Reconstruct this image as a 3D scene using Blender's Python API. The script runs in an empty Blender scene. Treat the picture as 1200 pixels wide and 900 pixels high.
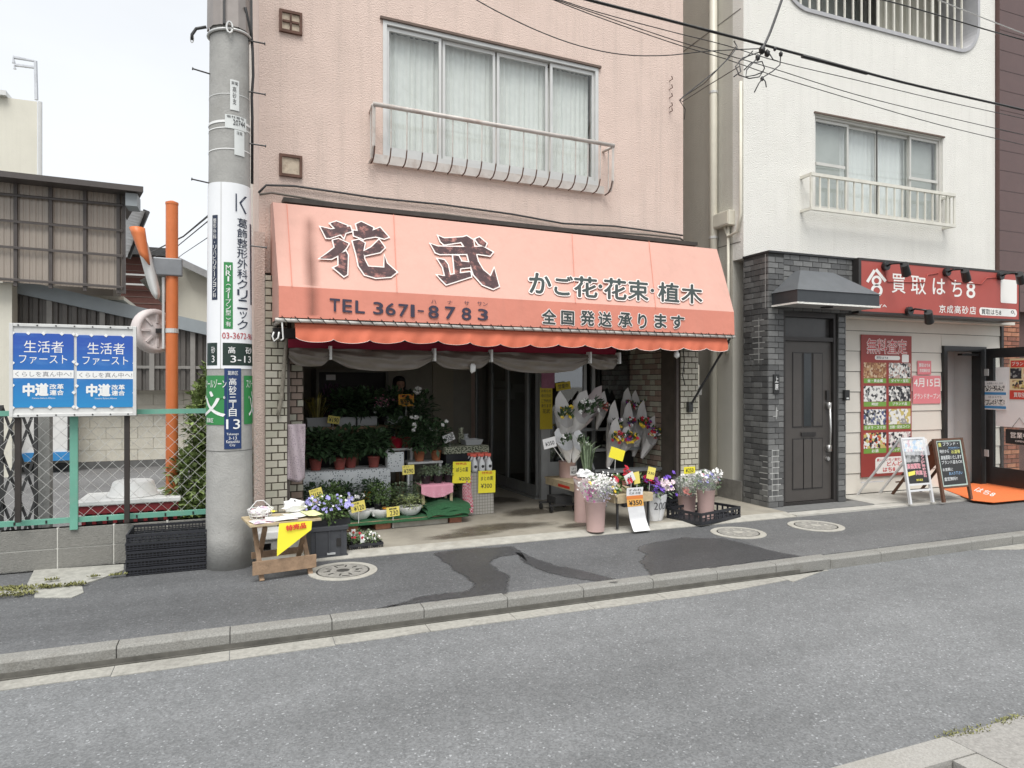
import bpy, bmesh, math, random
from mathutils import Vector, Matrix
R = math.radians
rnd = random.Random(7)
sc = bpy.context.scene
col = sc.collection
# ------------------------------------------------------------------ camera
YAW = 21.8
FPX = 800.0            # focal length in pixels of the 1200 px wide picture
EYE = 1.5
HOR = 450.0
cam_d = bpy.data.cameras.new('camera'); cam = bpy.data.objects.new('camera', cam_d); col.objects.link(cam)
cam.location = (0, 0, EYE); cam.rotation_euler = (R(90), 0, R(-YAW))
cam_d.sensor_width = 36; cam_d.lens = 36 * FPX / 1200; cam_d.clip_end = 2000; cam_d.clip_start = .05
sc.camera = cam
# ------------------------------------------------------------------ world, sun, exposure
w = bpy.data.worlds.new('World'); sc.world = w; w.use_nodes = True
nt = w.node_tree; nt.nodes.clear()
sky = nt.nodes.new('ShaderNodeTexSky'); sky.sky_type = 'NISHITA'; sky.sun_disc = False
sky.sun_elevation = R(62); sky.sun_rotation = R(200); sky.air_density = 1.0; sky.dust_density = 7.0; sky.ozone_density = 2.0
hsv = nt.nodes.new('ShaderNodeHueSaturation'); hsv.inputs['Saturation'].default_value = .10
cl = nt.nodes.new('ShaderNodeMix'); cl.data_type = 'RGBA'; cl.inputs[0].default_value = .72   # overcast: even cloud layer over the sky
cl.inputs[7].default_value = (8.6, 8.95, 9.4, 1)
bgn = nt.nodes.new('ShaderNodeBackground'); bgn.inputs['Strength'].default_value = .068
out = nt.nodes.new('ShaderNodeOutputWorld')
nt.links.new(sky.outputs[0], hsv.inputs['Color']); nt.links.new(hsv.outputs[0], cl.inputs[6])
tcs = nt.nodes.new('ShaderNodeTexCoord'); mps = nt.nodes.new('ShaderNodeMapping'); mps.inputs['Scale'].default_value = (1, 1, 2.6); nzs = nt.nodes.new('ShaderNodeTexNoise'); nzs.inputs['Scale'].default_value = 1.7; nzs.inputs['Detail'].default_value = 5
nt.links.new(tcs.outputs['Generated'], mps.inputs[0]); nt.links.new(mps.outputs[0], nzs.inputs['Vector']); rps = nt.nodes.new('ShaderNodeMapRange'); rps.inputs[1].default_value = .3; rps.inputs[2].default_value = .7; rps.inputs[3].default_value = .9; rps.inputs[4].default_value = 1.03; nt.links.new(nzs.outputs[0], rps.inputs[0])
vms = nt.nodes.new('ShaderNodeVectorMath'); vms.operation = 'SCALE'; nt.links.new(cl.outputs[2], vms.inputs[0]); nt.links.new(rps.outputs[0], vms.inputs['Scale']); nt.links.new(vms.outputs[0], bgn.inputs[0]); nt.links.new(bgn.outputs[0], out.inputs[0])
sl = bpy.data.lights.new('sun', 'SUN'); sl.energy = 1.5; sl.angle = R(35); sl.color = (1, .975, .94)
so = bpy.data.objects.new('sun', sl); col.objects.link(so)
so.rotation_euler = (R(90 - 62), 0, R(-20))
sc.view_settings.view_transform = 'Standard'; sc.view_settings.look = 'None'
sc.view_settings.exposure = 1.02; sc.view_settings.gamma = 1; sc.view_settings.use_curve_mapping = False
# ------------------------------------------------------------------ frames: turn a direction seen in the photo into a place
CS, SN = math.cos(R(YAW)), math.sin(R(YAW))
class Fr:
    def __init__(s, ox, oy, deg):
        s.o = Vector((ox, oy, 0)); s.a = R(deg); s.e1 = Vector((math.cos(s.a), math.sin(s.a), 0)); s.e2 = Vector((-math.sin(s.a), math.cos(s.a), 0))
    def ray(s, px, py):
        u = (px - 600) / FPX; v = (HOR - py) / FPX
        d = Vector((SN + u * CS, CS - u * SN, v)); c = Vector((0, 0, EYE)) - s.o
        return Vector((c.dot(s.e1), c.dot(s.e2), c.z)), Vector((d.dot(s.e1), d.dot(s.e2), d.z))
    def hy(s, px, py, ly):
        c, d = s.ray(px, py); t = (ly - c.y) / d.y; return c + d * t
    def hx(s, px, py, lx):
        c, d = s.ray(px, py); t = (lx - c.x) / d.x; return c + d * t
    def hz(s, px, py, z=0.0):
        c, d = s.ray(px, py); t = (z - c.z) / d.z; return c + d * t
    def w(s, p): return s.o + s.e1 * p[0] + s.e2 * p[1] + Vector((0, 0, p[2]))
S = Fr(0, 0, 0)
B = Fr(0, 6.831, 3)
V = Vector
# ------------------------------------------------------------------ mesh builder and tagging
INFO = {}
def tag(o, label=None, cat=None, group=None, kind=None):
    if label: o['label'] = label
    if cat: o['category'] = cat
    if group: o['group'] = group
    if kind: o['kind'] = kind
    return o
def thing(name, label, cat, fr, base, group=None, rz=0):
    o = bpy.data.objects.new(name, None); col.objects.link(o); o.empty_display_size = .1
    base = V(base); o.location = fr.w(base); o.rotation_euler = (0, 0, fr.a + rz)
    INFO[o.name] = (fr, base, rz, o.matrix_basis.copy())
    return tag(o, label, cat, group)
class MB:
    def __init__(s): s.v = []; s.f = []; s.m = []; s.sm = []; s.smooth = False
    def add(s, vs, fs, mi=0):
        n = len(s.v); s.v += [tuple(x) for x in vs]; s.f += [tuple(i + n for i in f) for f in fs]; s.m += [mi] * len(fs); s.sm += [s.smooth] * len(fs)
        return s
    def box(s, x0, x1, y0, y1, z0, z1, mi=0):
        return s.add([(x0,y0,z0),(x1,y0,z0),(x1,y1,z0),(x0,y1,z0),(x0,y0,z1),(x1,y0,z1),(x1,y1,z1),(x0,y1,z1)],
                     [(0,3,2,1),(4,5,6,7),(0,1,5,4),(1,2,6,5),(2,3,7,6),(3,0,4,7)], mi)
    def obox(s, c, sx, sy, sz, rot, mi=0):
        c = V(c); vs = []
        for z in (-.5, .5):
            for x, y in ((-.5,-.5),(.5,-.5),(.5,.5),(-.5,.5)): vs.append(c + rot @ V((x*sx, y*sy, z*sz)))
        return s.add(vs, [(0,3,2,1),(4,5,6,7),(0,1,5,4),(1,2,6,5),(2,3,7,6),(3,0,4,7)], mi)
    def bar(s, p, q, wx, wy, mi=0, up=(0,0,1)):
        p, q = V(p), V(q); d = (q - p); L = d.length; d.normalize(); upv = V(up)
        if abs(d.dot(upv)) > .98: upv = V((0,1,0))
        a = d.cross(upv).normalized(); b = a.cross(d)
        return s.obox((p+q)/2, wx, wy, L, Matrix((a, b, d)).transposed(), mi)
    def cyl(s, p, q, r, r2=None, n=8, caps=True, mi=0):
        p, q = V(p), V(q); r2 = r if r2 is None else r2; d = (q-p).normalized()
        up = V((0,0,1)) if abs(d.z) < .95 else V((1,0,0)); a = d.cross(up).normalized(); b = a.cross(d)
        vs = []
        for c, rr in ((p, r), (q, r2)):
            for i in range(n):
                t = 2*math.pi*i/n; vs.append(c + a*(rr*math.cos(t)) + b*(rr*math.sin(t)))
        fs = [(i, (i+1) % n, n+(i+1) % n, n+i) for i in range(n)]
        s.add(vs, fs, mi)
        if caps:
            o = s.smooth; s.smooth = False; s.add(vs, [tuple(range(n-1, -1, -1)), tuple(range(n, 2*n))], mi); s.smooth = o
        return s
    def tube(s, pts, r, n=5, mi=0, rr=None):
        pts = [V(p) for p in pts]; m = len(pts); vs = []; a = None
        for k, p in enumerate(pts):
            d = (pts[min(k+1, m-1)] - pts[max(k-1, 0)]).normalized()
            if a is None:
                up = V((0,0,1)) if abs(d.z) < .9 else V((1,0,0)); a = d.cross(up).normalized()
            else:
                a = a - d*a.dot(d); a.normalize()
            b = a.cross(d); q = rr[k] if rr else r
            for i in range(n):
                t = 2*math.pi*i/n; vs.append(p + a*(q*math.cos(t)) + b*(q*math.sin(t)))
        fs = []
        for k in range(m-1):
            for i in range(n): fs.append((k*n+i, k*n+(i+1) % n, (k+1)*n+(i+1) % n, (k+1)*n+i))
        fs += [tuple(range(n-1, -1, -1)), tuple(range((m-1)*n, m*n))]
        return s.add(vs, fs, mi)
    def lathe(s, cx, cy, prof, n=16, mi=0, ex=1, ey=1, close=True):
        vs = []
        for r, z in prof:
            for i in range(n):
                t = 2*math.pi*i/n; vs.append((cx + ex*r*math.cos(t), cy + ey*r*math.sin(t), z))
        fs = []
        for k in range(len(prof)-1):
            for i in range(n): fs.append((k*n+i, k*n+(i+1) % n, (k+1)*n+(i+1) % n, (k+1)*n+i))
        if close: fs += [tuple(range(n-1, -1, -1)), tuple(range((len(prof)-1)*n, len(prof)*n))]
        return s.add(vs, fs, mi)
    def quad(s, a, b, c, d, mi=0): return s.add([a, b, c, d], [(0,1,2,3)], mi)
    def prism(s, pts, y0, y1, mi=0):      # outline in x,z extruded along y
        n = len(pts); vs = [(x, y0, z) for x, z in pts] + [(x, y1, z) for x, z in pts]
        fs = [tuple(range(n)), tuple(range(2*n-1, n-1, -1))] + [(i, n+i, n+(i+1) % n, (i+1) % n) for i in range(n)]
        return s.add(vs, fs, mi)
    def slab(s, pts, z0, z1, mi=0):       # outline in x,y extruded along z
        n = len(pts); vs = [(x, y, z0) for x, y in pts] + [(x, y, z1) for x, y in pts]
        fs = [tuple(range(n-1, -1, -1)), tuple(range(n, 2*n))] + [(i, (i+1) % n, n+(i+1) % n, n+i) for i in range(n)]
        return s.add(vs, fs, mi)
    def grid(s, fn, nu, nv, mi=0, thick=None):
        vs = [fn(i/nu, j/nv) for j in range(nv+1) for i in range(nu+1)]
        fs = [(j*(nu+1)+i, j*(nu+1)+i+1, (j+1)*(nu+1)+i+1, (j+1)*(nu+1)+i) for j in range(nv) for i in range(nu)]
        return s.add(vs, fs, mi)
    def leaf(s, p, d, L, W, mi=0, droop=.3):
        p = V(p); d = V(d).normalized(); a = d.cross(V((rnd.uniform(-.4,.4), rnd.uniform(-.4,.4), 1))).normalized()
        m = p + d*L*.5; q = p + d*L - V((0,0,droop*L*.5))
        return s.add([p, m + a*W*.5, q, m - a*W*.5], [(0,1,2),(0,2,3)] if 0 else [(0,1,2,3)], mi)
    def build(s, name, mats, parent=None, fr=S, base=None, label=None, cat=None, group=None, kind=None, bevel=0, solid=0, rz=0):
        if not isinstance(mats, (list, tuple)): mats = [mats]
        me = bpy.data.meshes.new(name); o = bpy.data.objects.new(name, me); col.objects.link(o)
        rotz = 0
        if parent is not None:
            p = parent
            while p.parent is not None: p = p.parent
            fr_, b, rotz, mw = INFO[p.name]; o.parent = parent
        else:
            b = V(base if base is not None else (0, 0, 0)); o.location = fr.w(b); o.rotation_euler = (0, 0, fr.a + rz); rotz = rz
            INFO[o.name] = (fr, b, rz, o.matrix_basis.copy())
        vs = [(v[0]-b.x, v[1]-b.y, v[2]-b.z) for v in s.v]
        me.from_pydata(vs, [], s.f)
        for m in mats: me.materials.append(m)
        me.polygons.foreach_set('material_index', s.m); me.polygons.foreach_set('use_smooth', s.sm); me.update()
        if solid:
            md = o.modifiers.new('solid', 'SOLIDIFY'); md.thickness = solid; md.offset = 0
        if bevel:
            md = o.modifiers.new('bevel', 'BEVEL'); md.width = bevel; md.segments = 2; md.limit_method = 'ANGLE'
        return tag(o, label, cat, group, kind)
def copy_tree(o, parent=None):
    c = o.copy(); col.objects.link(c)
    if parent is not None: c.parent = parent
    else: INFO[c.name] = INFO[o.name]
    for ch in list(o.children): copy_tree(ch, c)
    return c
# ------------------------------------------------------------------ materials
MATS = {}
def mat(name, colr, rough=.7, metal=0, var=.12, scale=6, bump=0, bscale=40, dirt=None, dscale=1.5, island=0, alpha=None, spec=None, trans=0, grime=0):
    if name in MATS: return MATS[name]
    m = bpy.data.materials.new(name); m.use_nodes = True; nt = m.node_tree; N = nt.nodes; L = nt.links; b = N['Principled BSDF']
    b.inputs['Roughness'].default_value = rough; b.inputs['Metallic'].default_value = metal
    if spec is not None: b.inputs['Specular IOR Level'].default_value = spec
    if trans: b.inputs['Transmission Weight'].default_value = trans
    tc = N.new('ShaderNodeTexCoord'); co = tc.outputs['Object']
    c = (*colr, 1); src = None
    def rgbmix(a, bcol, fac, blend='MIX'):
        mx = N.new('ShaderNodeMix'); mx.data_type = 'RGBA'; mx.blend_type = blend
        for val, sk in ((a, 6), (bcol, 7)):
            if isinstance(val, tuple): mx.inputs[sk].default_value = val
            else: L.new(val, mx.inputs[sk])
        if isinstance(fac, (int, float)): mx.inputs[0].default_value = fac
        else: L.new(fac, mx.inputs[0])
        return mx.outputs[2]
    if var:
        n1 = N.new('ShaderNodeTexNoise'); n1.inputs['Scale'].default_value = scale; n1.inputs['Detail'].default_value = 6; n1.inputs['Roughness'].default_value = .65; L.new(co, n1.inputs['Vector'])
        rp = N.new('ShaderNodeMapRange'); rp.inputs[1].default_value = .3; rp.inputs[2].default_value = .7; L.new(n1.outputs[0], rp.inputs[0])
        src = rgbmix(tuple(x*(1-var) for x in colr)+(1,), tuple(min(1, x*(1+var)) for x in colr)+(1,), rp.outputs[0])
    else: src = c
    if island:
        g = N.new('ShaderNodeNewGeometry'); mr = N.new('ShaderNodeMapRange'); mr.inputs[3].default_value = 1-island; mr.inputs[4].default_value = 1+island
        L.new(g.outputs['Random Per Island'], mr.inputs[0])
        vm = N.new('ShaderNodeVectorMath'); vm.operation = 'SCALE'
        if isinstance(src, tuple): vm.inputs[0].default_value = src[:3]
        else: L.new(src, vm.inputs[0])
        L.new(mr.outputs[0], vm.inputs['Scale']); src = vm.outputs[0]
    if dirt:
        n2 = N.new('ShaderNodeTexNoise'); n2.inputs['Scale'].default_value = dscale; n2.inputs['Detail'].default_value = 9; n2.inputs['Roughness'].default_value = .7; L.new(co, n2.inputs['Vector'])
        r2 = N.new('ShaderNodeMapRange'); r2.inputs[1].default_value = .52; r2.inputs[2].default_value = .72; r2.inputs[4].default_value = dirt[3]; L.new(n2.outputs[0], r2.inputs[0])
        src = rgbmix(src, (*dirt[:3], 1), r2.outputs[0])
    if grime:      # vertical water streaks
        mp = N.new('ShaderNodeMapping'); mp.inputs['Scale'].default_value = (9, 9, .35); L.new(co, mp.inputs[0])
        n3 = N.new('ShaderNodeTexNoise'); n3.inputs['Scale'].default_value = 1; n3.inputs['Detail'].default_value = 7; n3.inputs['Roughness'].default_value = .7; L.new(mp.outputs[0], n3.inputs['Vector'])
        r3 = N.new('ShaderNodeMapRange'); r3.inputs[1].default_value = .5; r3.inputs[2].default_value = .8; r3.inputs[4].default_value = grime; L.new(n3.outputs[0], r3.inputs[0])
        src = rgbmix(src, (.16, .145, .12, 1), r3.outputs[0])
    if isinstance(src, tuple): b.inputs['Base Color'].default_value = src
    else: L.new(src, b.inputs['Base Color'])
    if bump:
        n4 = N.new('ShaderNodeTexNoise'); n4.inputs['Scale'].default_value = bscale; n4.inputs['Detail'].default_value = 3; L.new(co, n4.inputs['Vector'])
        bp = N.new('ShaderNodeBump'); bp.inputs['Strength'].default_value = min(1, bump); bp.inputs['Distance'].default_value = .01*max(1, bump); L.new(n4.outputs[0], bp.inputs['Height']); L.new(bp.outputs[0], b.inputs['Normal'])
    if alpha is not None: b.inputs['Alpha'].default_value = alpha
    MATS[name] = m; return m
def glass(name, tint=(1,1,1), refl=.12, rough=.02):
    if name in MATS: return MATS[name]
    m = bpy.data.materials.new(name); m.use_nodes = True; nt = m.node_tree; N = nt.nodes; L = nt.links; N.clear()
    o = N.new('ShaderNodeOutputMaterial'); mx = N.new('ShaderNodeMixShader'); t = N.new('ShaderNodeBsdfTransparent'); g = N.new('ShaderNodeBsdfGlossy')
    lw = N.new('ShaderNodeLayerWeight'); lw.inputs[0].default_value = .5; pw = N.new('ShaderNodeMath'); pw.operation = 'POWER'; pw.inputs[1].default_value = 4; L.new(lw.outputs['Facing'], pw.inputs[0]); mr = N.new('ShaderNodeMapRange'); mr.inputs[3].default_value = refl; mr.inputs[4].default_value = .85
    t.inputs[0].default_value = (*tint, 1); g.inputs['Roughness'].default_value = rough
    L.new(pw.outputs[0], mr.inputs[0]); L.new(mr.outputs[0], mx.inputs[0]); L.new(t.outputs[0], mx.inputs[1]); L.new(g.outputs[0], mx.inputs[2]); L.new(mx.outputs[0], o.inputs[0])
    MATS[name] = m; return m
def film(name, colr, amount, rough=.25):      # thin plastic film / wrapping, partly see-through
    if name in MATS: return MATS[name]
    m = bpy.data.materials.new(name); m.use_nodes = True; nt = m.node_tree; N = nt.nodes; L = nt.links; N.clear()
    o = N.new('ShaderNodeOutputMaterial'); mx = N.new('ShaderNodeMixShader'); mx.inputs[0].default_value = amount; t = N.new('ShaderNodeBsdfTransparent'); p = N.new('ShaderNodeBsdfPrincipled')
    p.inputs['Base Color'].default_value = (*colr, 1); p.inputs['Roughness'].default_value = rough
    L.new(t.outputs[0], mx.inputs[1]); L.new(p.outputs[0], mx.inputs[2]); L.new(mx.outputs[0], o.inputs[0])
    MATS[name] = m; return m
def asphalt(name, base, wet=None, tint=(1,1,1), patch=.12):
    m = bpy.data.materials.new(name); m.use_nodes = True; nt = m.node_tree; N = nt.nodes; L = nt.links; b = N['Principled BSDF']
    tc = N.new('ShaderNodeTexCoord'); co = tc.outputs['Object']
    def noise(sc_, det=4, ro=.6):
        n = N.new('ShaderNodeTexNoise'); n.inputs['Scale'].default_value = sc_; n.inputs['Detail'].default_value = det; n.inputs['Roughness'].default_value = ro; L.new(co, n.inputs['Vector']); return n.outputs[0]
    def mr(src, a, b_, c, d):
        r = N.new('ShaderNodeMapRange'); r.inputs[1].default_value = a; r.inputs[2].default_value = b_; r.inputs[3].default_value = c; r.inputs[4].default_value = d; L.new(src, r.inputs[0]); return r.outputs[0]
    def mul(a, c):
        x = N.new('ShaderNodeMath'); x.operation = 'MULTIPLY'; L.new(a, x.inputs[0])
        if isinstance(c, (int, float)): x.inputs[1].default_value = c
        else: L.new(c, x.inputs[1])
        return x.outputs[0]
    vo = N.new('ShaderNodeTexVoronoi'); vo.inputs['Scale'].default_value = 110; L.new(co, vo.inputs['Vector'])
    sep = N.new('ShaderNodeSeparateColor'); L.new(vo.outputs['Color'], sep.inputs[0])
    chips = mr(sep.outputs[0], .0, 1, .74, 1.18); bright = mr(sep.outputs[1], .955, .98, 1, 1.75)
    large = mr(noise(.55, 8, .62), .3, .7, 1-patch*1.5, 1+patch); mid = mr(noise(9, 5, .7), .3, .7, .9, 1.1)
    val = mul(mul(mul(chips, bright), large), mid); val = mul(val, base)
    streak = N.new('ShaderNodeMapping'); streak.inputs['Scale'].default_value = (.12, 1.7, 1); L.new(co, streak.inputs[0])
    sn = N.new('ShaderNodeTexNoise'); sn.inputs['Scale'].default_value = 1; sn.inputs['Detail'].default_value = 3; L.new(streak.outputs[0], sn.inputs['Vector'])
    val = mul(val, mr(sn.outputs[0], .3, .7, .84, 1.12))
    cmb = N.new('ShaderNodeVectorMath'); cmb.operation = 'SCALE'; cmb.inputs[0].default_value = tint; L.new(val, cmb.inputs['Scale'])
    L.new(cmb.outputs[0], b.inputs['Base Color']); b.inputs['Roughness'].default_value = .8
    bp = N.new('ShaderNodeBump'); bp.inputs['Strength'].default_value = .3; bp.inputs['Distance'].default_value = .003; L.new(vo.outputs['Distance'], bp.inputs['Height']); L.new(bp.outputs[0], b.inputs['Normal'])
    if wet: b.inputs['Roughness'].default_value = wet
    return m
# ------------------------------------------------------------------ lettering
GL = {}
def glyphs(text, off=0, space=1.0, res=3):
    key = (text, off, space, res)
    if key in GL: return GL[key]
    cu = bpy.data.curves.new('t', 'FONT'); cu.body = text; cu.resolution_u = res; cu.offset = off; cu.space_character = space; cu.fill_mode = 'FRONT'
    o = bpy.data.objects.new('t', cu); me = o.to_mesh()
    vs = [tuple(v.co) for v in me.vertices]; fs = [tuple(p.vertices) for p in me.polygons]
    o.to_mesh_clear(); bpy.data.objects.remove(o); bpy.data.curves.remove(cu)
    GL[key] = (vs, fs); return vs, fs
def quadmap(a, b, c, d, out):     # a bottom left, b bottom right, c top right, d top left
    a, b, c, d, out = V(a), V(b), V(c), V(d), V(out)
    return lambda u, v, h=0: (a*(1-u)+b*u)*(1-v) + (d*(1-u)+c*u)*v + out*h
def letter(mb, text, m, u0, u1, v0, v1, off=0, h=.003, space=1.0, mi=0, ref=None, slant=0, res=3):
    vs, fs = glyphs(text, 0, space, res)
    if not vs: return mb
    xs = [v[0] for v in vs]; ys = [v[1] for v in vs]; x0, x1, y0, y1 = min(xs), max(xs), min(ys), max(ys)
    if x1-x0 < 1e-6 or y1-y0 < 1e-6: return mb
    if ref: y0, y1 = ref
    if off < .008: sh = [(0, 0)]
    elif off < .05: sh = [(off*.6, 0), (-off*.6, 0), (0, off*.6), (0, -off*.6)]
    else: sh = [(off*.75*math.cos(k*math.pi/5), off*.75*math.sin(k*math.pi/5)) for k in range(10)] + [(0, 0)]
    for k, (sx_, sy_) in enumerate(sh):      # heavier strokes: the same sign laid a little to each side
        vv = []
        for x, y, z in vs:
            a = (x+sx_-x0)/(x1-x0); b = (y+sy_-y0)/(y1-y0); a += slant*b
            vv.append(m(u0+(u1-u0)*a, v0+(v1-v0)*b, h+.00012*k))
        mb.add(vv, fs, mi)
    return mb
def column(mb, chars, m, u0, u1, v0, v1, off=0, h=.003, gap=.12, mi=0):   # characters stacked downward from v1 to v0
    n = len(chars); st = (v1-v0)/n
    for i, ch in enumerate(chars):
        t = v1 - i*st; um, uw = (u0+u1)/2, (u1-u0)/2
        if ch in '()': letter(mb, '︵' if ch == '(' else '︶', m, um-uw*.9, um+uw*.9, t-st*.65, t-st*.35, off, h, mi=mi); continue
        if ch in 'I1': letter(mb, ch, m, um-uw*.3, um+uw*.3, t-st*(1-gap), t, off, h, mi=mi); continue
        if ch == '・': letter(mb, ch, m, um-uw*.2, um+uw*.2, t-st*.6, t-st*.4, off, h, mi=mi); continue
        if ch == 'ッ': letter(mb, ch, m, um-uw*.6, um+uw*.8, t-st*.85, t-st*.15, off, h, mi=mi); continue
        a, b = (u0+(u1-u0)*.42, u0+(u1-u0)*.58) if ch in 'ー－|' else (u0, u1)
        letter(mb, '|' if ch in 'ー－|' else ch, m, a, b, t-st*(1-gap), t, off, h, mi=mi)
    return mb
# ================================================================== THE SETTING: ground, road, kerb, pavement
def struct(name, fr=S, base=(0, 0, 0)):
    o = bpy.data.objects.new(name, None); col.objects.link(o); o.location = fr.w(V(base)); o.rotation_euler = (0, 0, fr.a)
    INFO[o.name] = (fr, V(base), 0, None); o['kind'] = 'structure'; return o
m_ground = mat('ground soil', (.16, .15, .13), .95, var=.2, scale=.6)
MB().box(-400, 600, -300, 600, -.6, -.30).build('ground', m_ground, kind='structure')
m_road = asphalt('road asphalt', .188, tint=(.97, 1.0, 1.01))
MB().box(-60, 80, 2.14, 4.52, -.29, -.10).build('road', m_road, kind='structure')
m_walk = asphalt('pavement asphalt', .116, tint=(.98, 1.0, 1.02), patch=.16)
m_walk2 = asphalt('patched pavement asphalt', .135, tint=(.99, 1.0, 1.0), patch=.1)
MB().slab([(-40, 4.565), (4.36, 4.565), (4.62, 5.955), (.15, 5.955), (.15, 6.47), (-40, 6.47)], -.28, 0).build('pavement', m_walk, kind='structure')
MB().slab([(4.364, 4.565), (60, 4.565), (60, 5.955), (4.624, 5.955)], -.28, -.001).build('pavement', m_walk2, kind='structure')
m_lot = asphalt('parking lot asphalt', .17, tint=(1, 1, 1), patch=.1)
MB().box(-40, .10, 6.575, 30, -.28, 0).build('parking_ground', m_lot, kind='structure')
m_wet = asphalt('wet pavement asphalt', .078, wet=.42, tint=(1, 1, 1.03), patch=.1)
nt_ = m_wet.node_tree; at_ = nt_.nodes.new('ShaderNodeAttribute'); at_.attribute_name = 'inside'; nz_ = nt_.nodes.new('ShaderNodeTexNoise'); nz_.inputs['Scale'].default_value = 45; nz_.inputs['Detail'].default_value = 5
tcw = nt_.nodes.new('ShaderNodeTexCoord'); nt_.links.new(tcw.outputs['Object'], nz_.inputs['Vector']); ad_ = nt_.nodes.new('ShaderNodeMath'); ad_.operation = 'ADD'; nt_.links.new(at_.outputs['Fac'], ad_.inputs[0]); nt_.links.new(nz_.outputs[0], ad_.inputs[1])
mrw = nt_.nodes.new('ShaderNodeMapRange'); mrw.inputs[1].default_value = .45; mrw.inputs[2].default_value = 1.45; mrw.inputs[4].default_value = .88; nt_.links.new(ad_.outputs[0], mrw.inputs[0]); nt_.links.new(mrw.outputs[0], nt_.nodes['Principled BSDF'].inputs['Alpha'])
def poffs(P, d):
    n = len(P); A = sum(P[i][0]*P[(i+1) % n][1]-P[(i+1) % n][0]*P[i][1] for i in range(n)); s = 1 if A > 0 else -1; o = []
    for i in range(n):
        p0, p1, p2 = Vector(P[i-1]), Vector(P[i]), Vector(P[(i+1) % n]); e1, e2 = (p1-p0).normalized(), (p2-p1).normalized(); n1, n2 = Vector((e1.y, -e1.x))*s, Vector((e2.y, -e2.x))*s
        b = (n1+n2); b = b.normalized() if b.length > .2 else n1; k = d/max(.5, b.dot(n1)); o.append(tuple(p1+b*k))
    return o
def wet(pts):
    q = []
    for i in range(len(pts)):
        a, b = S.hz(*pts[i]), S.hz(*pts[(i+1) % len(pts)])
        n = max(2, int((b-a).length/.05))
        for k in range(n):
            p = a.lerp(b, k/n); q.append((p.x + rnd.uniform(-.012, .012), p.y + rnd.uniform(-.016, .016)))
    q = [(x, min(5.950, y)) for x, y in q]
    n = len(q); inn = poffs(q, -.035); vs = [(x, y, .003) for x, y in q] + [(x, y, .0032) for x, y in inn]
    o = MB().add(vs, [(i, (i+1) % n, n+(i+1) % n, n+i) for i in range(n)] + [tuple(range(n, 2*n))]).build('wet_patch', m_wet, kind='structure')
    at = o.data.attributes.new('inside', 'FLOAT', 'POINT'); at.data.foreach_set('value', [0.0]*n + [1.0]*n)
wet([(505, 648), (545, 643), (602, 640), (618, 650), (590, 652), (574, 660), (590, 671), (600, 676), (596, 697), (520, 704), (440, 714), (500, 697), (548, 692), (555, 685), (530, 668)])
wet([(605, 646), (622, 652), (650, 662), (690, 670), (728, 680), (722, 684), (680, 680), (640, 672), (612, 660)])
wet([(750, 640), (772, 634), (800, 630), (850, 631), (905, 645), (940, 652), (895, 658), (815, 669), (762, 675), (748, 660), (756, 650), (745, 645)])
# kerb stones
m_kerb = mat('kerb granite', (.24, .235, .215), .85, var=.3, scale=90, bump=.35, bscale=120, dirt=(.13, .12, .10, .55), dscale=4)
m_joint = mat('dark joint', (.05, .048, .043), .95, var=.1)
kb = struct('kerb')
MB().box(-40, 60, 4.47, 4.56, -.28, -.02).build('kerb_bed', m_joint, kb)
x = -9.05; k = 0
kmesh = None
while x < 20:
    drop = 0 if x < 4.4 else min(.010, (x-4.4)*.02+.004)
    a = MB(); z1 = .002 - drop; j = rnd.uniform(-.004, .004)
    P = [(4.460, -.2), (4.455+j*.4, z1-.014), (4.468, z1), (4.567, z1+.001), (4.567, -.2)]
    vs = [(x+.002, y, z) for y, z in P] + [(x+.598, y, z + rnd.uniform(-.002, .002)) for y, z in P]; n = 5
    a.add(vs, [tuple(range(n-1, -1, -1)), tuple(range(n, 2*n))] + [(i, (i+1) % n, n+(i+1) % n, n+i) for i in range(n)])
    a.build('kerb_stone', m_kerb, kb, bevel=.004)
    x += .6
# gutter
m_gut = mat('gutter concrete', (.33, .32, .285), .9, var=.22, scale=30, bump=.3, bscale=90, dirt=(.14, .135, .12, .5), dscale=3)
m_gutwet = mat('damp gutter', (.10, .095, .082), .55, var=.3, scale=8)
gt = struct('gutter')
x = -9.05
while x < 4.7:
    x1 = x+.596; ta = 0.0 if x < 3.9 else .0
    y0 = 4.275 + rnd.uniform(-.012, .012)
    if x >= 3.5: pts = [(x, 4.27+.0), (min(x1, 4.69), 4.27+(.18 if x1 > 4.2 else .06)), (min(x1, 4.69), 4.422), (x, 4.422)]
    else: pts = [(x, y0), (x1*.5+x*.5, y0+rnd.uniform(-.012, .012)), (x1, y0), (x1, 4.422), (x, 4.422)]
    MB().slab(pts, -.12, -.0955).build('gutter_slab', m_gut, gt)
    x += .6
MB().slab([(-40, 4.425), (4.0, 4.43), (4.6, 4.452), (4.6, 4.4535), (-40, 4.4535)], -.12, -.093).build('damp_channel', m_gutwet, gt)
MB().slab([(7.0, 4.30), (8.6, 4.32), (8.4, 4.44), (6.6, 4.44)], -.12, -.096).build('gutter_slab', m_gut, gt)
MB().box(-40, 4.4, 4.4475, 4.4562, -.2, -.066).build('damp_stain', m_gutwet, gt)
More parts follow.
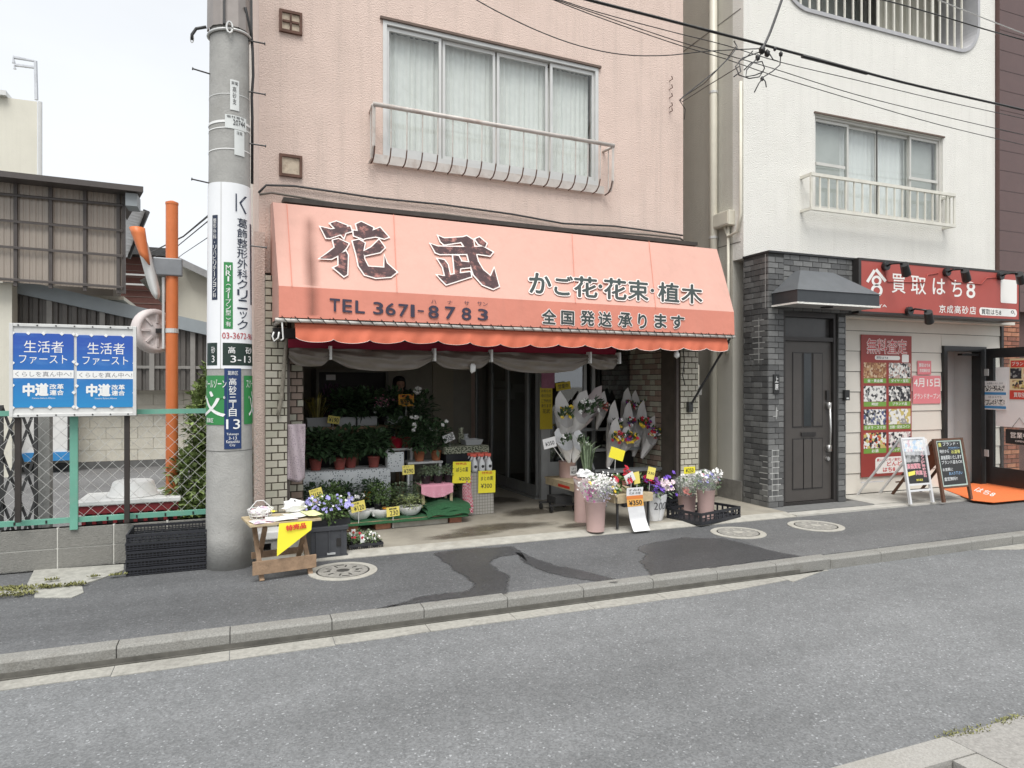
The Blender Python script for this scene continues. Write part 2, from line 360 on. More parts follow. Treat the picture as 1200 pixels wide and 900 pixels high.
# near pavement with access cover
m_near = mat('near pavement concrete', (.29, .28, .26), .9, var=.25, scale=60, bump=.4, bscale=110, dirt=(.2, .19, .17, .5), dscale=2)
m_near2 = mat('cover concrete', (.33, .32, .295), .9, var=.22, scale=120, bump=.3, bscale=150, dirt=(.25, .24, .2, .4), dscale=3)
np_ = struct('near_pavement')
MB().box(-40, 60, -20, 2.13, -.28, -.125).build('bedding', m_joint, np_)
def gp(px, py): p = S.hz(px, py, -.09); return (p.x, p.y)
xs = [-12, -9, -6.4, -4.2, -2.4, -.9, .3, 1.35, 2.06]
for a, b in zip(xs, xs[1:]): MB().slab([(a+.006, 1.2), (b-.006, 1.2), (b-.006, 2.132), (a+.006, 2.132)], -.2, -.092).build('paving_slab', m_near, np_)
# frame of the access cover: a rim slab with a recessed block
MB().slab([(2.07, 1.99), (2.95, 1.99), (2.95, 2.132), (2.07, 2.132)], -.2, -.088).build('cover_rim', m_near2, np_)
MB().slab([(2.07, 1.2), (2.17, 1.2), (2.17, 1.984), (2.07, 1.984)], -.2, -.088).build('cover_rim', m_near2, np_)
MB().slab([(2.80, 1.2), (2.95, 1.2), (2.95, 1.984), (2.80, 1.984)], -.2, -.090).build('cover_rim', m_near2, np_)
MB().slab([(2.19, 1.2), (2.78, 1.2), (2.78, 1.955), (2.19, 1.955)], -.2, -.104).build('cover_block', m_near2, np_)
hp = gp(1166, 899)
mk = MB(); mk.lathe(hp[0], hp[1], [(.045, -.1035), (.04, -.1015)], 14, ex=1.2, ey=.55); mk.build('hand_hole', m_joint, np_)
x = 2.955
while x < 14: MB().slab([(x+.004, 1.2), (x+.9, 1.2), (x+.9, 2.132), (x+.004, 2.132)], -.2, -.091).build('paving_slab', m_near, np_); x += .906
# weeds
m_weed = mat('weed green', (.19, .19, .07), .8, var=.4, scale=30, island=.4)
def weeds(name, spots, r_, n, h=.03, mt=m_weed, z=0):
    mb = MB()
    for px, py, rr in spots:
        c = S.hz(px, py, z)
        for i in range(int(n*rr)):
            a = rnd.uniform(0, 6.28); q = rr*r_*math.sqrt(rnd.random()); p = V((c.x + q*math.cos(a)*1.6, c.y + q*math.sin(a)*.6, z))
            mb.leaf(p, (rnd.uniform(-1, 1), rnd.uniform(-1, 1), rnd.uniform(.4, 1.2)), h*rnd.uniform(.5, 1.2), h*.35)
    return mb.build(name, mt, kind='stuff')
weeds('weeds', [(1110, 863, 1), (1127, 858, 1.2), (1145, 856, 1.3), (1175, 846, 1), (1188, 841, 1)], .045, 60, .018, z=-.095)
weeds('weeds', [(20, 697, 1.2), (30, 690, 1.4), (10, 690, .8), (85, 686, .8), (60, 688, .7)], .07, 130, .035, z=.01)
weeds('weeds', [(138, 674, .8), (60, 680, .6), (110, 676, .5)], .05, 80, .03, z=.02)
# old concrete strip by the block wall
m_strip = mat('old concrete strip', (.34, .335, .30), .92, var=.25, scale=14, bump=.4, bscale=60, dirt=(.16, .16, .11, .6), dscale=2.2)
def slabpx(name, pts, z0, z1, m, kind='structure', clamp=None):
    q = [S.hz(a, b, z1) for a, b in pts]; q = [(p.x, p.y) for p in q]
    return MB().slab(q, z0, z1).build(name, m, kind=kind)
slabpx('concrete_strip', [(-60, 690), (30, 688), (40, 668), (145, 661), (145, 668), (100, 684), (60, 688), (-20, 702)], -.01, .008, m_strip)
slabpx('concrete_strip', [(42, 690), (96, 686), (98, 694), (84, 700), (40, 700)], -.01, .006, m_strip)
# shop aprons
m_apron = mat('shop apron concrete', (.31, .285, .235), .8, var=.25, scale=2.2, bump=.3, bscale=70, dirt=(.085, .066, .045, .8), dscale=1.1)
m_edge = mat('apron edge concrete', (.40, .385, .34), .9, var=.18, scale=10, bump=.25, bscale=90, dirt=(.22, .19, .14, .5), dscale=3)
MB().slab([(.15, 6.13), (5.84, 6.13), (5.84, 11.2), (.15, 11.2)], -.2, .03).build('shop_floor', m_apron, kind='structure')
MB().add([(.15, 5.96, -.2), (5.84, 5.96, -.2), (5.84, 6.127, -.2), (.15, 6.127, -.2), (.15, 5.96, .006), (5.84, 5.96, .006), (5.84, 6.127, .031), (.15, 6.127, .031)],
         [(0, 3, 2, 1), (4, 5, 6, 7), (0, 1, 5, 4), (1, 2, 6, 5), (2, 3, 7, 6), (3, 0, 4, 7)]).build('apron_edge', m_edge, kind='structure')
m_apr2 = mat('right apron concrete', (.43, .415, .375), .88, var=.14, scale=6, bump=.25, bscale=90, dirt=(.28, .26, .22, .4), dscale=2)
MB().slab([(5.845, 5.96), (14.0, 5.96), (14.0, 6.12), (5.845, 6.12)], -.2, .018).build('apron_edge', m_apr2, kind='structure')
MB().slab([(7.24, 6.124), (10.55, 6.124), (10.55, 6.74), (7.24, 6.74)], -.2, .03).build('entrance_floor', m_apr2, kind='structure')
MB().slab([(10.552, 6.124), (14.0, 6.124), (14.0, 7.5), (10.552, 7.5)], -.2, .026).build('entrance_floor', m_apr2, kind='structure')
m_dslab = mat('entrance dark tile', (.17, .17, .165), .7, var=.15, scale=20, bump=.15)
MB().slab([(5.845, 6.124), (7.236, 6.124), (7.236, 6.42), (5.845, 6.42)], -.2, .026).build('entrance_step', m_dslab, kind='structure')
m_damp = asphalt('damp brown stain', .085, wet=.4, tint=(1.1, .92, .68), patch=.2)
def soften(m, amount):
    nt_ = m.node_tree; at_ = nt_.nodes.new('ShaderNodeAttribute'); at_.attribute_name = 'inside'; nz_ = nt_.nodes.new('ShaderNodeTexNoise'); nz_.inputs['Scale'].default_value = 9; nz_.inputs['Detail'].default_value = 8; nz_.inputs['Roughness'].default_value = .7
    tcw = nt_.nodes.new('ShaderNodeTexCoord'); nt_.links.new(tcw.outputs['Object'], nz_.inputs['Vector']); ad_ = nt_.nodes.new('ShaderNodeMath'); ad_.operation = 'ADD'; nt_.links.new(at_.outputs['Fac'], ad_.inputs[0]); nt_.links.new(nz_.outputs[0], ad_.inputs[1])
    mrw = nt_.nodes.new('ShaderNodeMapRange'); mrw.inputs[1].default_value = .75; mrw.inputs[2].default_value = 1.75; mrw.inputs[4].default_value = amount; nt_.links.new(ad_.outputs[0], mrw.inputs[0]); nt_.links.new(mrw.outputs[0], nt_.nodes['Principled BSDF'].inputs['Alpha'])
soften(m_damp, .85)
def damp(cx, cy, rx, ry, z=.0325, ins=.13, m=None):
    P = [(cx+rx*math.cos(t)*(1+.16*math.sin(3*t+cx)+.08*math.sin(7*t)), cy+ry*math.sin(t)*(1+.14*math.sin(2*t+cy)+.1*math.sin(5*t))) for t in [i*6.2832/40 for i in range(40)]]
    Q = [(cx+(x-cx)*.45, cy+(y-cy)*.45) for x, y in P]; n = 40
    o = MB().add([(x, y, z) for x, y in P]+[(x, y, z+.0004) for x, y in Q], [(i, (i+1) % n, n+(i+1) % n, n+i) for i in range(n)]+[tuple(range(n, 2*n))]).build('damp_stain', m or m_damp, kind='structure')
    at = o.data.attributes.new('inside', 'FLOAT', 'POINT'); at.data.foreach_set('value', [0.0]*n+[1.0]*n)
for px, py, rx, ry, zz in ((585, 618, .75, .24, .0325), (620, 600, .42, .3, .0335), (540, 628, .5, .14, .034), (690, 620, .35, .14, .0345), (590, 586, .3, .35, .0352)):
    c = S.hz(px, py, .03); damp(c.x, max(6.15+ry*1.3, c.y), rx, ry, zz)
# manhole covers
m_iron = mat('manhole concrete cover', (.27, .26, .235), .75, var=.3, scale=25, bump=.3, bscale=120)
def manhole(px, py, r_, lab):
    c = S.hz(px, py)
    t = thing('manhole_cover', lab, 'manhole cover', S, (c.x, c.y, 0), 'round manhole covers in the pavement')
    n = 40
    ring = MB(); ring.lathe(c.x, c.y, [(r_, -.02), (r_, .005), (r_-.004, .007), (r_*.78, .007), (r_*.78, -.02)], n, close=False); ring.build('rim', m_edge, t)
    MB().lathe(c.x, c.y, [(r_*.775, -.01), (r_*.775, .003), (r_*.73, .003), (r_*.73, -.01)], n, close=False).build('groove', m_joint, t)
    d = MB(); d.lathe(c.x, c.y, [(r_*.725, -.01), (r_*.725, .008)], n)
    d.build('lid', m_iron, t)
    e = MB(); e.lathe(c.x, c.y, [(r_*.16, .008), (r_*.16, .0105)], 16, ex=1.2); e.lathe(c.x-r_*.4, c.y+.02, [(.014, .008), (.014, .010)], 10); e.lathe(c.x+r_*.4, c.y-.02, [(.014, .008), (.014, .010)], 10)
    e.box(c.x-.03, c.x+.03, c.y-r_*.62, c.y-r_*.57, .008, .0105); e.box(c.x-.03, c.x+.03, c.y+r_*.57, c.y+r_*.62, .008, .0105)
    for i in range(10):
        a = i*math.pi/5; e.obox((c.x+r_*.47*math.cos(a), c.y+r_*.47*math.sin(a), .009), .05, .012, .003, Matrix.Rotation(a, 3, 'Z'))
    e.build('raised_mark', m_joint if px < 500 else m_edge, t, kind='stuff')
manhole(402, 669.5, .27, 'light concrete ringed manhole cover in the pavement beside the folding stand')
manhole(865, 624.5, .27, 'manhole cover in the pavement in front of the black crate of flower buckets')
manhole(956, 616.5, .28, 'manhole cover in the pavement in front of the dark front door')
# ================================================================== BUILDING 1: pink stucco flower shop
m_pink = mat('pink stucco', (.71, .56, .485), .9, var=.05, scale=3, bump=1.0, bscale=72, dirt=(.62, .47, .39, .4), dscale=.9, grime=.24)
m_frame = mat('aluminium frame', (.62, .62, .60), .4, .3, var=.05)
m_dark = mat('dark interior', (.035, .035, .036), .8, var=.2)
m_win = glass('window glass', (.96, .98, .98), .05)
m_curt = mat('lace curtain', (.80, .785, .74), .9, var=.05, scale=12)
def wall_holes(mb, x0, x1, y0, y1, z0, z1, holes):
    xs = sorted({x0, x1, *[h[0] for h in holes], *[h[1] for h in holes]}); zs = sorted({z0, z1, *[h[2] for h in holes], *[h[3] for h in holes]})
    for a, b in zip(xs, xs[1:]):
        run = None
        for c, d in zip(zs, zs[1:]):
            mx, mz = (a+b)/2, (c+d)/2
            hole = any(h[0] < mx < h[1] and h[2] < mz < h[3] for h in holes)
            if not hole: run = [c, d] if run is None else [run[0], d]
            if hole and run: mb.box(a, b, y0, y1, *run); run = None
        if run: mb.box(a, b, y0, y1, *run)
def curtains(nm, parent, fr, x0, x1, z0, z1, y, m, folds=40, amp=.03):
    mb = MB(); mb.smooth = True; ph = [rnd.uniform(-.6, .6) for _ in range(folds+2)]
    n = folds*4
    def f(u, v):
        k = u*folds; a = math.sin(k*6.283+ph[int(k)]*.8)*amp*(.6+.4*math.sin(k*1.7)) * (1-.25*v)
        return (x0+(x1-x0)*u, y+a, z0+(z1-z0)*v)
    mb.grid(f, n, 3); return mb.build(nm, m, parent)
b1 = thing('shop_building', 'pink stucco building with a flower shop on its ground floor under the red awning', 'building', B, (0, 0, 0))
L0 = B.hy(303.5, 300, 0).x; R0 = B.hy(800.5, 200, 0).x
wt = B.hy(448.6, 26, 0); wb = B.hy(449.5, 179, 0); wr = B.hy(700.8, 78, 0); wrb = B.hy(697, 220, 0)
WX0, WX1, WZ0, WZ1 = wt.x, wr.x, (wb.z+wrb.z)/2, (wt.z+wr.z)/2
TOP = 8.2
mb = MB(); wall_holes(mb, L0, R0, 0, .2, 2.55, TOP, [(WX0, WX1, WZ0, WZ1)])
mb.box(L0, L0+.2, .2, 6, 2.55, TOP); mb.box(R0-.2, R0, .2, 6, 2.702, TOP); mb.box(L0+.2, R0-.2, 5.8, 6, 0, TOP); mb.box(L0, R0, 0, 6, TOP, TOP+.15)
mb.build('wall', m_pink, b1)
IX = B.hy(797.5, 500, -.18).x + .03
# ground floor returns, slab, ceiling
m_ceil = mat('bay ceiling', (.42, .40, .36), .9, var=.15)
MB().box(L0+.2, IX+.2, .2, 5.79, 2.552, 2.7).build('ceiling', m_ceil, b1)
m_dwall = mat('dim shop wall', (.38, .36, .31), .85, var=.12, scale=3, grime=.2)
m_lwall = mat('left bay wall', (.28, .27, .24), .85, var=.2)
# window
w1 = MB(); fr_ = .035; D = .06
w1.box(WX0, WX1, -.01, .07, WZ1-.04, WZ1); w1.box(WX0, WX1, -.01, .07, WZ0, WZ0+.05); w1.box(WX0, WX0+.04, -.01, .07, WZ0+.05, WZ1-.04); w1.box(WX1-.04, WX1, -.01, .07, WZ0+.05, WZ1-.04)
win1 = w1.build('window', m_frame, b1)
MB().box(WX0-.03, WX1+.03, -.03, .0, WZ1, WZ1+.025).build('window_head', mat('rusty head flashing', (.14, .10, .08), .8), win1)
mids = [WX0] + [B.hy(p, 120, .03).x for p in (517, 581, 642.5)] + [WX1]
for i in range(4):
    a, b = mids[i], mids[i+1]; y = .02 if i in (0, 3) else .045
    s_ = MB(); th = .03
    a2 = a+.02 if i else a+.04; b2 = b-.0 if i < 3 else b-.04
    s_.box(a2, a2+th, y, y+.03, WZ0+.055, WZ1-.045); s_.box(b2-th, b2, y, y+.03, WZ0+.055, WZ1-.045); s_.box(a2+th, b2-th, y, y+.03, WZ1-.085, WZ1-.045); s_.box(a2+th, b2-th, y, y+.03, WZ0+.055, WZ0+.10)
    s_.build('sash', m_frame, win1)
    MB().box(a2+th, b2-th, y+.012, y+.017, WZ0+.10, WZ1-.085).build('pane', m_win, win1)
curtains('curtain', win1, B, WX0+.05, mids[1]+.02, WZ0+.06, WZ1-.05, .135, m_curt, 9, .03)
curtains('curtain', win1, B, mids[1]+.06, WX1-.05, WZ0+.06, WZ1-.05, .135, m_curt, 30, .024)
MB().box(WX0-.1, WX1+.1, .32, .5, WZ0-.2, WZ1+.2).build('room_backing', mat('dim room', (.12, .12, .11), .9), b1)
# window rail
m_rail = mat('faded white rail', (.56, .52, .48), .6, .1, var=.12, dirt=(.22, .1, .05, .6), dscale=5)
m_rust = mat('rusty bars', (.13, .07, .05), .85, var=.3, scale=20)
ra, rb = B.hy(437, 122.6, -.2), B.hy(719.5, 169.8, -.2); rz1 = (ra.z+rb.z)/2; qa, qb = B.hy(440.8, 182, -.2), B.hy(712, 221.8, -.2); rz0 = (qa.z+qb.z)/2
rl = thing('window_rail', 'faded white railing with rusty lower bars below the pink building window', 'railing', B, ((ra.x+rb.x)/2, -.1, rz0))
m_ = MB(); m_.smooth = True; m_.tube([(ra.x, -.2, rz1), (rb.x, -.2, rz1)], .024, 8); m_.tube([(ra.x+.02, 0, rz1-.01), (ra.x, -.2, rz1-.01)], .016, 6); m_.tube([(rb.x-.02, 0, rz1-.01), (rb.x, -.2, rz1-.01)], .016, 6); m_.build('top_rail', m_rail, rl)
MB().box(ra.x+.04, rb.x-.04, -.055, -.04, rz0-.02, rz0+.07).build('lower_rail', m_rail, rl)
nb = 17
for x in (ra.x+.005, rb.x-.005): q = MB(); q.tube([(x, -.195, rz1), (x, -.19, rz0+.1), (x, -.14, rz0), (x, -.02, rz0-.02)], .011, 6); q.tube([(x, -.09, rz1-.01), (x, -.09, rz0)], .007, 5); q.build('end_post', m_rail, rl)
for i in range(nb+1):
    x = ra.x+.02+(rb.x-ra.x-.04)*i/nb
    t_ = MB(); t_.tube([(x, -.2, rz1), (x, -.19, rz0+.11), (x, -.16, rz0+.03), (x, -.11, rz0-.01), (x, -.04, rz0-.02)], .0065, 5)
    t_.build('bar', m_rail, rl)
    u_ = MB(); u_.tube([(x, -.196, rz0+.10), (x, -.166, rz0+.025), (x, -.115, rz0-.018), (x, -.035, rz0-.026)], .0065, 5); u_.build('bar', m_rust, rl)
# old square wall vents
m_cream = mat('old cream paint', (.56, .47, .36), .8, var=.15, scale=20, dirt=(.2, .1, .06, .7), dscale=16)
def vent(px, py, s, lab, cross):
    c = B.hy(px, py, 0); t = thing('wall_vent', lab, 'vent', B, (c.x, 0, c.z-s), 'old square vents on the pink wall')
    f = MB(); f.box(c.x-s, c.x+s, -.03, 0, c.z+s-.025, c.z+s); f.box(c.x-s, c.x+s, -.03, 0, c.z-s, c.z-s+.025); f.box(c.x-s, c.x-s+.025, -.03, 0, c.z-s+.025, c.z+s-.025); f.box(c.x+s-.025, c.x+s, -.03, 0, c.z-s+.025, c.z+s-.025)
    if cross: f.box(c.x-s+.03, c.x+s-.03, -.028, 0, c.z-.01, c.z+.01); f.box(c.x-.008, c.x+.008, -.028, 0, c.z-s+.03, c.z+s-.03)
    f.build('frame', m_rust, t); MB().box(c.x-s+.025, c.x+s-.025, -.012, -.0, c.z-s+.025, c.z+s-.025).build('plate', m_cream, t)
vent(340.5, 27, .105, 'rusty framed square vent with a cross bar, upper one of two on pink wall', True)
vent(340.5, 195, .105, 'rusty framed cream square vent just above the left end of the awning', False)
# brick pillars: real tiles
m_bk = [mat('cream wall tile %.2f' % c[0], c, .45, var=.10, scale=9, bump=.1, dirt=(.3, .27, .2, .35), dscale=2) for c in ((.52, .49, .40), (.56, .53, .44), (.47, .45, .36))]
m_bkd = [mat('brown wall tile %.2f' % c[0], c, .5, var=.15, scale=9, bump=.1) for c in ((.34, .25, .20), (.38, .29, .235), (.30, .22, .18))]
m_mort = mat('dark mortar', (.085, .07, .055), .95, var=.2)
TCNT, TOVER = {}, {}
def tiles(parent, fr, axis, a0, a1, z0, z1, pos, out, mats, tw=.105, th=.06, gap=.009, name='tile', t=.008, bond=.5, box=None):
    """individual tiles on the plane; axis 'x': plane y=pos, axis 'y': plane x=pos. out = sign of the outward direction"""
    cache = {}; root = parent
    while root.parent is not None: root = root.parent
    z = z0; row = 0
    while z + th <= z1 + .02:
        zt = min(z+th, z1); a = a0 - (tw+gap)*bond*(row % 2)
        while a < a1:
            p, q = max(a, a0), min(a+tw, a1)
            if q - p > .012:
                w_ = round(q-p, 3); h_ = round(zt-z, 3); mi = rnd.randrange(len(mats)); key = (w_, h_, mi)
                TCNT[root.name] = TCNT.get(root.name, 0)+1
                if TCNT[root.name] > 300:
                    ov = TOVER.setdefault(root.name, (root, MB(), []))
                    if mats[mi] not in ov[2]: ov[2].append(mats[mi])
                    k_ = ov[2].index(mats[mi]); e = .0025
                    f3 = (lambda a, z_, d: (a, pos+d, z_)) if axis == 'x' else (lambda a, z_, d: (pos+d, a, z_))
                    ov[1].add([f3(p, z, 0), f3(q, z, 0), f3(q, zt, 0), f3(p, zt, 0), f3(p+e, z+e, out*t), f3(q-e, z+e, out*t), f3(q-e, zt-e, out*t), f3(p+e, zt-e, out*t)], [(4,5,6,7),(0,1,5,4),(1,2,6,5),(2,3,7,6),(3,0,4,7)], k_)
                    a += tw+gap; continue
                if key not in cache:
                    mb = MB(); e = .0025
                    if axis == 'x': mb.add([(0,0,0),(w_,0,0),(w_,0,h_),(0,0,h_),(e,out*t,e),(w_-e,out*t,e),(w_-e,out*t,h_-e),(e,out*t,h_-e)], [(4,5,6,7),(0,1,5,4),(1,2,6,5),(2,3,7,6),(3,0,4,7)])
                    else: mb.add([(0,0,0),(0,w_,0),(0,w_,h_),(0,0,h_),(out*t,e,e),(out*t,w_-e,e),(out*t,w_-e,h_-e),(out*t,e,h_-e)], [(4,5,6,7),(0,1,5,4),(1,2,6,5),(2,3,7,6),(3,0,4,7)])
                    me = bpy.data.meshes.new(name); me.from_pydata(mb.v, [], mb.f); me.materials.append(mats[mi]); cache[key] = me
                o = bpy.data.objects.new(name, cache[key]); col.objects.link(o); o.parent = parent
                r = parent
                while r.parent is not None: r = r.parent
                b = INFO[r.name][1]; jit = rnd.uniform(-.0008, .0008)
                o.location = (V((p, pos+jit, z)) if axis == 'x' else V((pos+jit, p, z))) - b
            a += tw+gap
        z += th+gap; row += 1
PY = -.18
pl0, pl1 = B.hy(311, 500, PY).x, B.hy(336.5, 500, PY).x
def pillar(x0, x1, y0, y1, z1): return MB().box(x0, x1, y0, y1, .03, z1)
lp = pillar(pl0, pl1, PY, .2, 2.5).build('left_pillar', m_mort, b1)
lp.name = 'pillar'
tiles(lp, B, 'x', pl0, pl1, .04, 2.5, PY, -1, m_bk)
# stucco strip left of the pillar
MB().box(B.hy(298, 500, PY+.02).x, pl0-.002, PY+.03, .2, .03, 2.9).build('stucco_return', m_pink, b1)
# recessed panel of tiles behind (left bay jamb)
j0, j1 = B.hy(334, 500, .12).x, B.hy(355.5, 500, .12).x
lj = MB().box(max(j0, pl1+.002), j1, .12, .3, .03, 2.5).build('jamb', m_mort, b1)
tiles(lj, B, 'x', max(j0, pl1+.004), j1, .04, 2.5, .12, -1, m_bkd[:2] + m_bk[2:], tw=.105)
pr0, pr1 = B.hy(797.5, 500, PY).x, B.hy(818, 500, PY).x
rp_ = pillar(pr0, pr1, PY, .2, 2.5).build('pillar', m_mort, b1)
tiles(rp_, B, 'x', pr0, pr1, .04, 2.5, PY, -1, m_bk)
# inner brick side wall
IX = pr0 + .03
iy1 = B.hx(744, 480, IX).y
iw = MB().box(IX, IX+.2, .2, 5.8, .03, 2.55).build('side_wall', m_mort, b1)
tiles(iw, B, 'y', PY+.06, 1.15, .04, 2.5, IX, -1, m_bk[2:] + m_bkd[:1], tw=.10, th=.06)
MB().box(IX+.002, IX+.03, PY+.03, .2, .03, 2.55).build('jamb', m_mort, b1)
gx0, gx1 = B.hy(686+0, 480, PY-.02), None
MB().box(B.hy(794, 500, PY).x, B.hy(797, 500, PY).x, PY+.02, PY+.06, .03, 2.4).build('shutter_rail', mat('dark shutter rail', (.12, .10, .09), .5, .5), b1)
MB().box(pl1+.003, pl1+.03, PY+.05, PY+.10, .03, 2.4).build('shutter_rail', MATS['dark shutter rail'], b1)
# interior: left wall, back wall, cupboards
GY = 1.1
post = B.hz(640, 586, .03)
GX = B.hz(631, 585, .03).x; GYP = B.hz(631, 585, .03).y
BX0 = j1; BY = 3.35
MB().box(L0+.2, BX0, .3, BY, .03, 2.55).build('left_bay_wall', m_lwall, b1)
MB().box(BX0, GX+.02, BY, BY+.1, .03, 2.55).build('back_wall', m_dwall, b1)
print('GX', GX, GYP, 'IX', IX, 'R0', R0, 'awn', B.hy(860, 394, -.75), 'WZ', WZ0, WZ1)
# glass doors along the bay
m_alu = mat('grey aluminium door', (.30, .30, .29), .4, .4, var=.1)
m_dglass = glass('dark shop glass', (.55, .58, .59), .2)
gd = thing('sliding_door', 'row of tall glass sliding doors deep inside the flower shop entrance', 'door', B, (GX, 2.0, .03))
edges = [GYP] + [B.hx(p, 500, GX).y for p in (618, 595, 576, 558)]
for i in range(4):
    a, b = edges[i]+(.0 if i else .02), edges[i+1]; f = MB()
    f.box(GX-.02, GX+.02, a, a+.035, .06, 2.2); f.box(GX-.02, GX+.02, b-.04, b-.005, .06, 2.2); f.box(GX-.02, GX+.02, a+.035, b-.04, .06, .2); f.box(GX-.02, GX+.02, a+.035, b-.04, 2.12, 2.2)
    f.build('leaf', m_alu, gd); MB().box(GX-.004, GX+.004, a+.035, b-.04, .2, 2.12).build('pane', m_dglass, gd)
MB().box(GX-.05, GX+.05, GYP, edges[-1], .03, .055).build('track', m_alu, gd)
MB().box(GX-.03, GX+.03, GYP, edges[-1], 2.2, 2.55).build('header', m_lwall, gd)
# post at the corner and front glazing to the right of it
pw = B.hz(648, 588, .03).x
MB().box(GX+.01, pw+.02, GYP-.06, GYP, .03, 2.55).build('corner_post', mat('grey steel post', (.36, .36, .35), .5, .2, var=.12, grime=.3), b1)
fg = thing('shop_window', 'tall glazed shop front behind the bouquets with grey frames', 'window', B, ((pw+IX)/2, GYP, .03))
e2 = [pw+.02] + [B.hy(p, 500, GYP).x for p in (682, 692, 742)] + [IX]
f = MB()
for i, x in enumerate(e2[:-1]): f.box(x, x+.045, GYP-.045, GYP-.005, .03, 2.5)
f.box(e2[0]+.045, IX-.01, GYP-.04, GYP-.01, .045, .5); f.box(e2[0]+.045, IX-.01, GYP-.04, GYP-.01, 2.2, 2.5); f.build('frame', m_alu, fg)
for a, b in zip(e2, e2[1:]):
    if b-a > .1: MB().box(a+.045, b, GYP-.028, GYP-.022, .5, 2.2).build('pane', m_dglass, fg)
MB().box(GX+.05, R0-.2, GYP+1.9, GYP+2.0, .03, 2.55).build('inner_wall', m_lwall, b1)
# pale stand-in blocks behind the glass come further down
# ================================================================== BUILDING 2: white stucco, dark tiled entrance, buying shop
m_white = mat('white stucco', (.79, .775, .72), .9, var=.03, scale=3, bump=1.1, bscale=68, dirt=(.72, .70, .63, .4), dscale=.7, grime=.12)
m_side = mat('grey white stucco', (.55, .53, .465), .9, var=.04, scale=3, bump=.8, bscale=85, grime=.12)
b2 = thing('white_building', 'white stucco building with dark tiled entrance and red shop sign, right of the flower shop', 'building', S, (5.84, 6.83, 0))
X0, X1, FY = 5.84, 10.55, 6.83
a, b, c, d = S.hy(955, 131.5, FY), S.hy(1105, 163, FY), S.hy(950, 252, FY), S.hy(1110, 268, FY)
HX0, HX1, HZ1, HZ0 = a.x, b.x, (a.z+b.z)/2, (S.hy(950, 247, FY-.15).z+S.hy(1121, 265, FY-.15).z)/2 + .04
BZ, BL, BR, rr = 6.34, 6.43, 10.19, .46
mb = MB(); wall_holes(mb, X0, X1, FY, FY+.2, 3.07, BZ-.001, [(HX0, HX1, HZ0, HZ1)])
arcL = [(BL+rr-rr*math.cos(t), BZ+rr-rr*math.sin(t)) for t in [i*math.pi/20 for i in range(11)]]
arcR = [(BR-rr+rr*math.sin(t), BZ+rr-rr*math.cos(t)) for t in [i*math.pi/20 for i in range(11)]]
# notch pieces: left part, right part as strips following the rounded corners
mb.prism([(X0, BZ), (BL+rr, BZ)] + arcL[::-1][1:] + [(BL, 7.7), (X0, 7.7)], FY, FY+.2)
mb.prism([(BR-rr, BZ), (X1, BZ), (X1, 7.7), (BR, 7.7)] + arcR[::-1][:-1], FY, FY+.2)
mb.box(X0, X1, FY, FY+.2, 7.7, 9.6)
mb.build('wall', m_white, b2)
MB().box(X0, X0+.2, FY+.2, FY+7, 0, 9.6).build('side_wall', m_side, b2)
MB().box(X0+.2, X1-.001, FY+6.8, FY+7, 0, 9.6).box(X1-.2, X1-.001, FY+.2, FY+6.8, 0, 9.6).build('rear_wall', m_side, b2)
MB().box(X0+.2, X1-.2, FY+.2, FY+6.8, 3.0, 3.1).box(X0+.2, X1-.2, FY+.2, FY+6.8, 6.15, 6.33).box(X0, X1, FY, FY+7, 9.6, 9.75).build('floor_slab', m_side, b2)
# expansion joints and plinth on the side wall
m_gj = mat('wall joint', (.2, .19, .17), .9)
for z in (2.95+.33, 6.2):
    MB().box(X0-.003, X0+.001, FY+.05, FY+6.5, z, z+.012).build('joint', m_gj, b2)
pz = S.hx(845, 563, X0).z
MB().box(X0-.012, X0-.0005, FY+.02, FY+6.5, .0, max(.28, pz)).build('plinth', mat('dark concrete plinth', (.20, .19, .17), .9, var=.2, bump=.3, dirt=(.08, .075, .06, .6), dscale=4), b2)
# sliding windows
def slider(parent, fr, x0, x1, z0, z1, y, marks, m, glass_m, names='window'):
    f = MB(); f.box(x0, x1, y-.04, y+.05, z1-.035, z1); f.box(x0, x1, y-.04, y+.05, z0, z0+.04); f.box(x0, x0+.035, y-.04, y+.05, z0+.04, z1-.035); f.box(x1-.035, x1, y-.04, y+.05, z0+.04, z1-.035)
    wn = f.build(names, m, parent); ms = [x0+.035]+marks+[x1-.035]
    for i in range(len(ms)-1):
        a, b = ms[i]-(.012 if i else 0), ms[i+1]+(.012 if i < len(ms)-2 else 0); yy = y-.02+.03*(i % 2 if len(ms) < 4 else (i in (1, 2)))
        s_ = MB(); s_.box(a, a+.03, yy, yy+.025, z0+.042, z1-.037); s_.box(b-.03, b, yy, yy+.025, z0+.042, z1-.037); s_.box(a+.03, b-.03, yy, yy+.025, z1-.075, z1-.037); s_.box(a+.03, b-.03, yy, yy+.025, z0+.042, z0+.09); s_.build('sash', m, wn)
        MB().box(a+.03, b-.03, yy+.01, yy+.015, z0+.09, z1-.075).build('pane', glass_m, wn)
    return wn
m_wfr = mat('cream window frame', (.60, .59, .55), .45, .2, var=.04)
wn2 = slider(b2, S, HX0, HX1, HZ0, HZ1, FY+.07, [S.hy(p, 160, FY+.06).x for p in (993, 1029, 1066)], m_wfr, m_win)
curtains('curtain', wn2, S, HX0+.04, HX1-.04, HZ0+.05, HZ1-.04, FY+.165, mat('white curtain', (.80, .79, .76), .9, var=.03), 26, .02)
shy = MB(); xa_, xb_ = HX0+.06, S.hy(993, 160, FY).x
shy.box(xa_, xb_, FY+.13, FY+.135, HZ0+.1, HZ1-.06); shy.build('roller_blind', mat('grey blind', (.50, .50, .47), .9, var=.05), wn2)
xa_, xb_ = S.hy(1068, 160, FY).x, HX1-.06
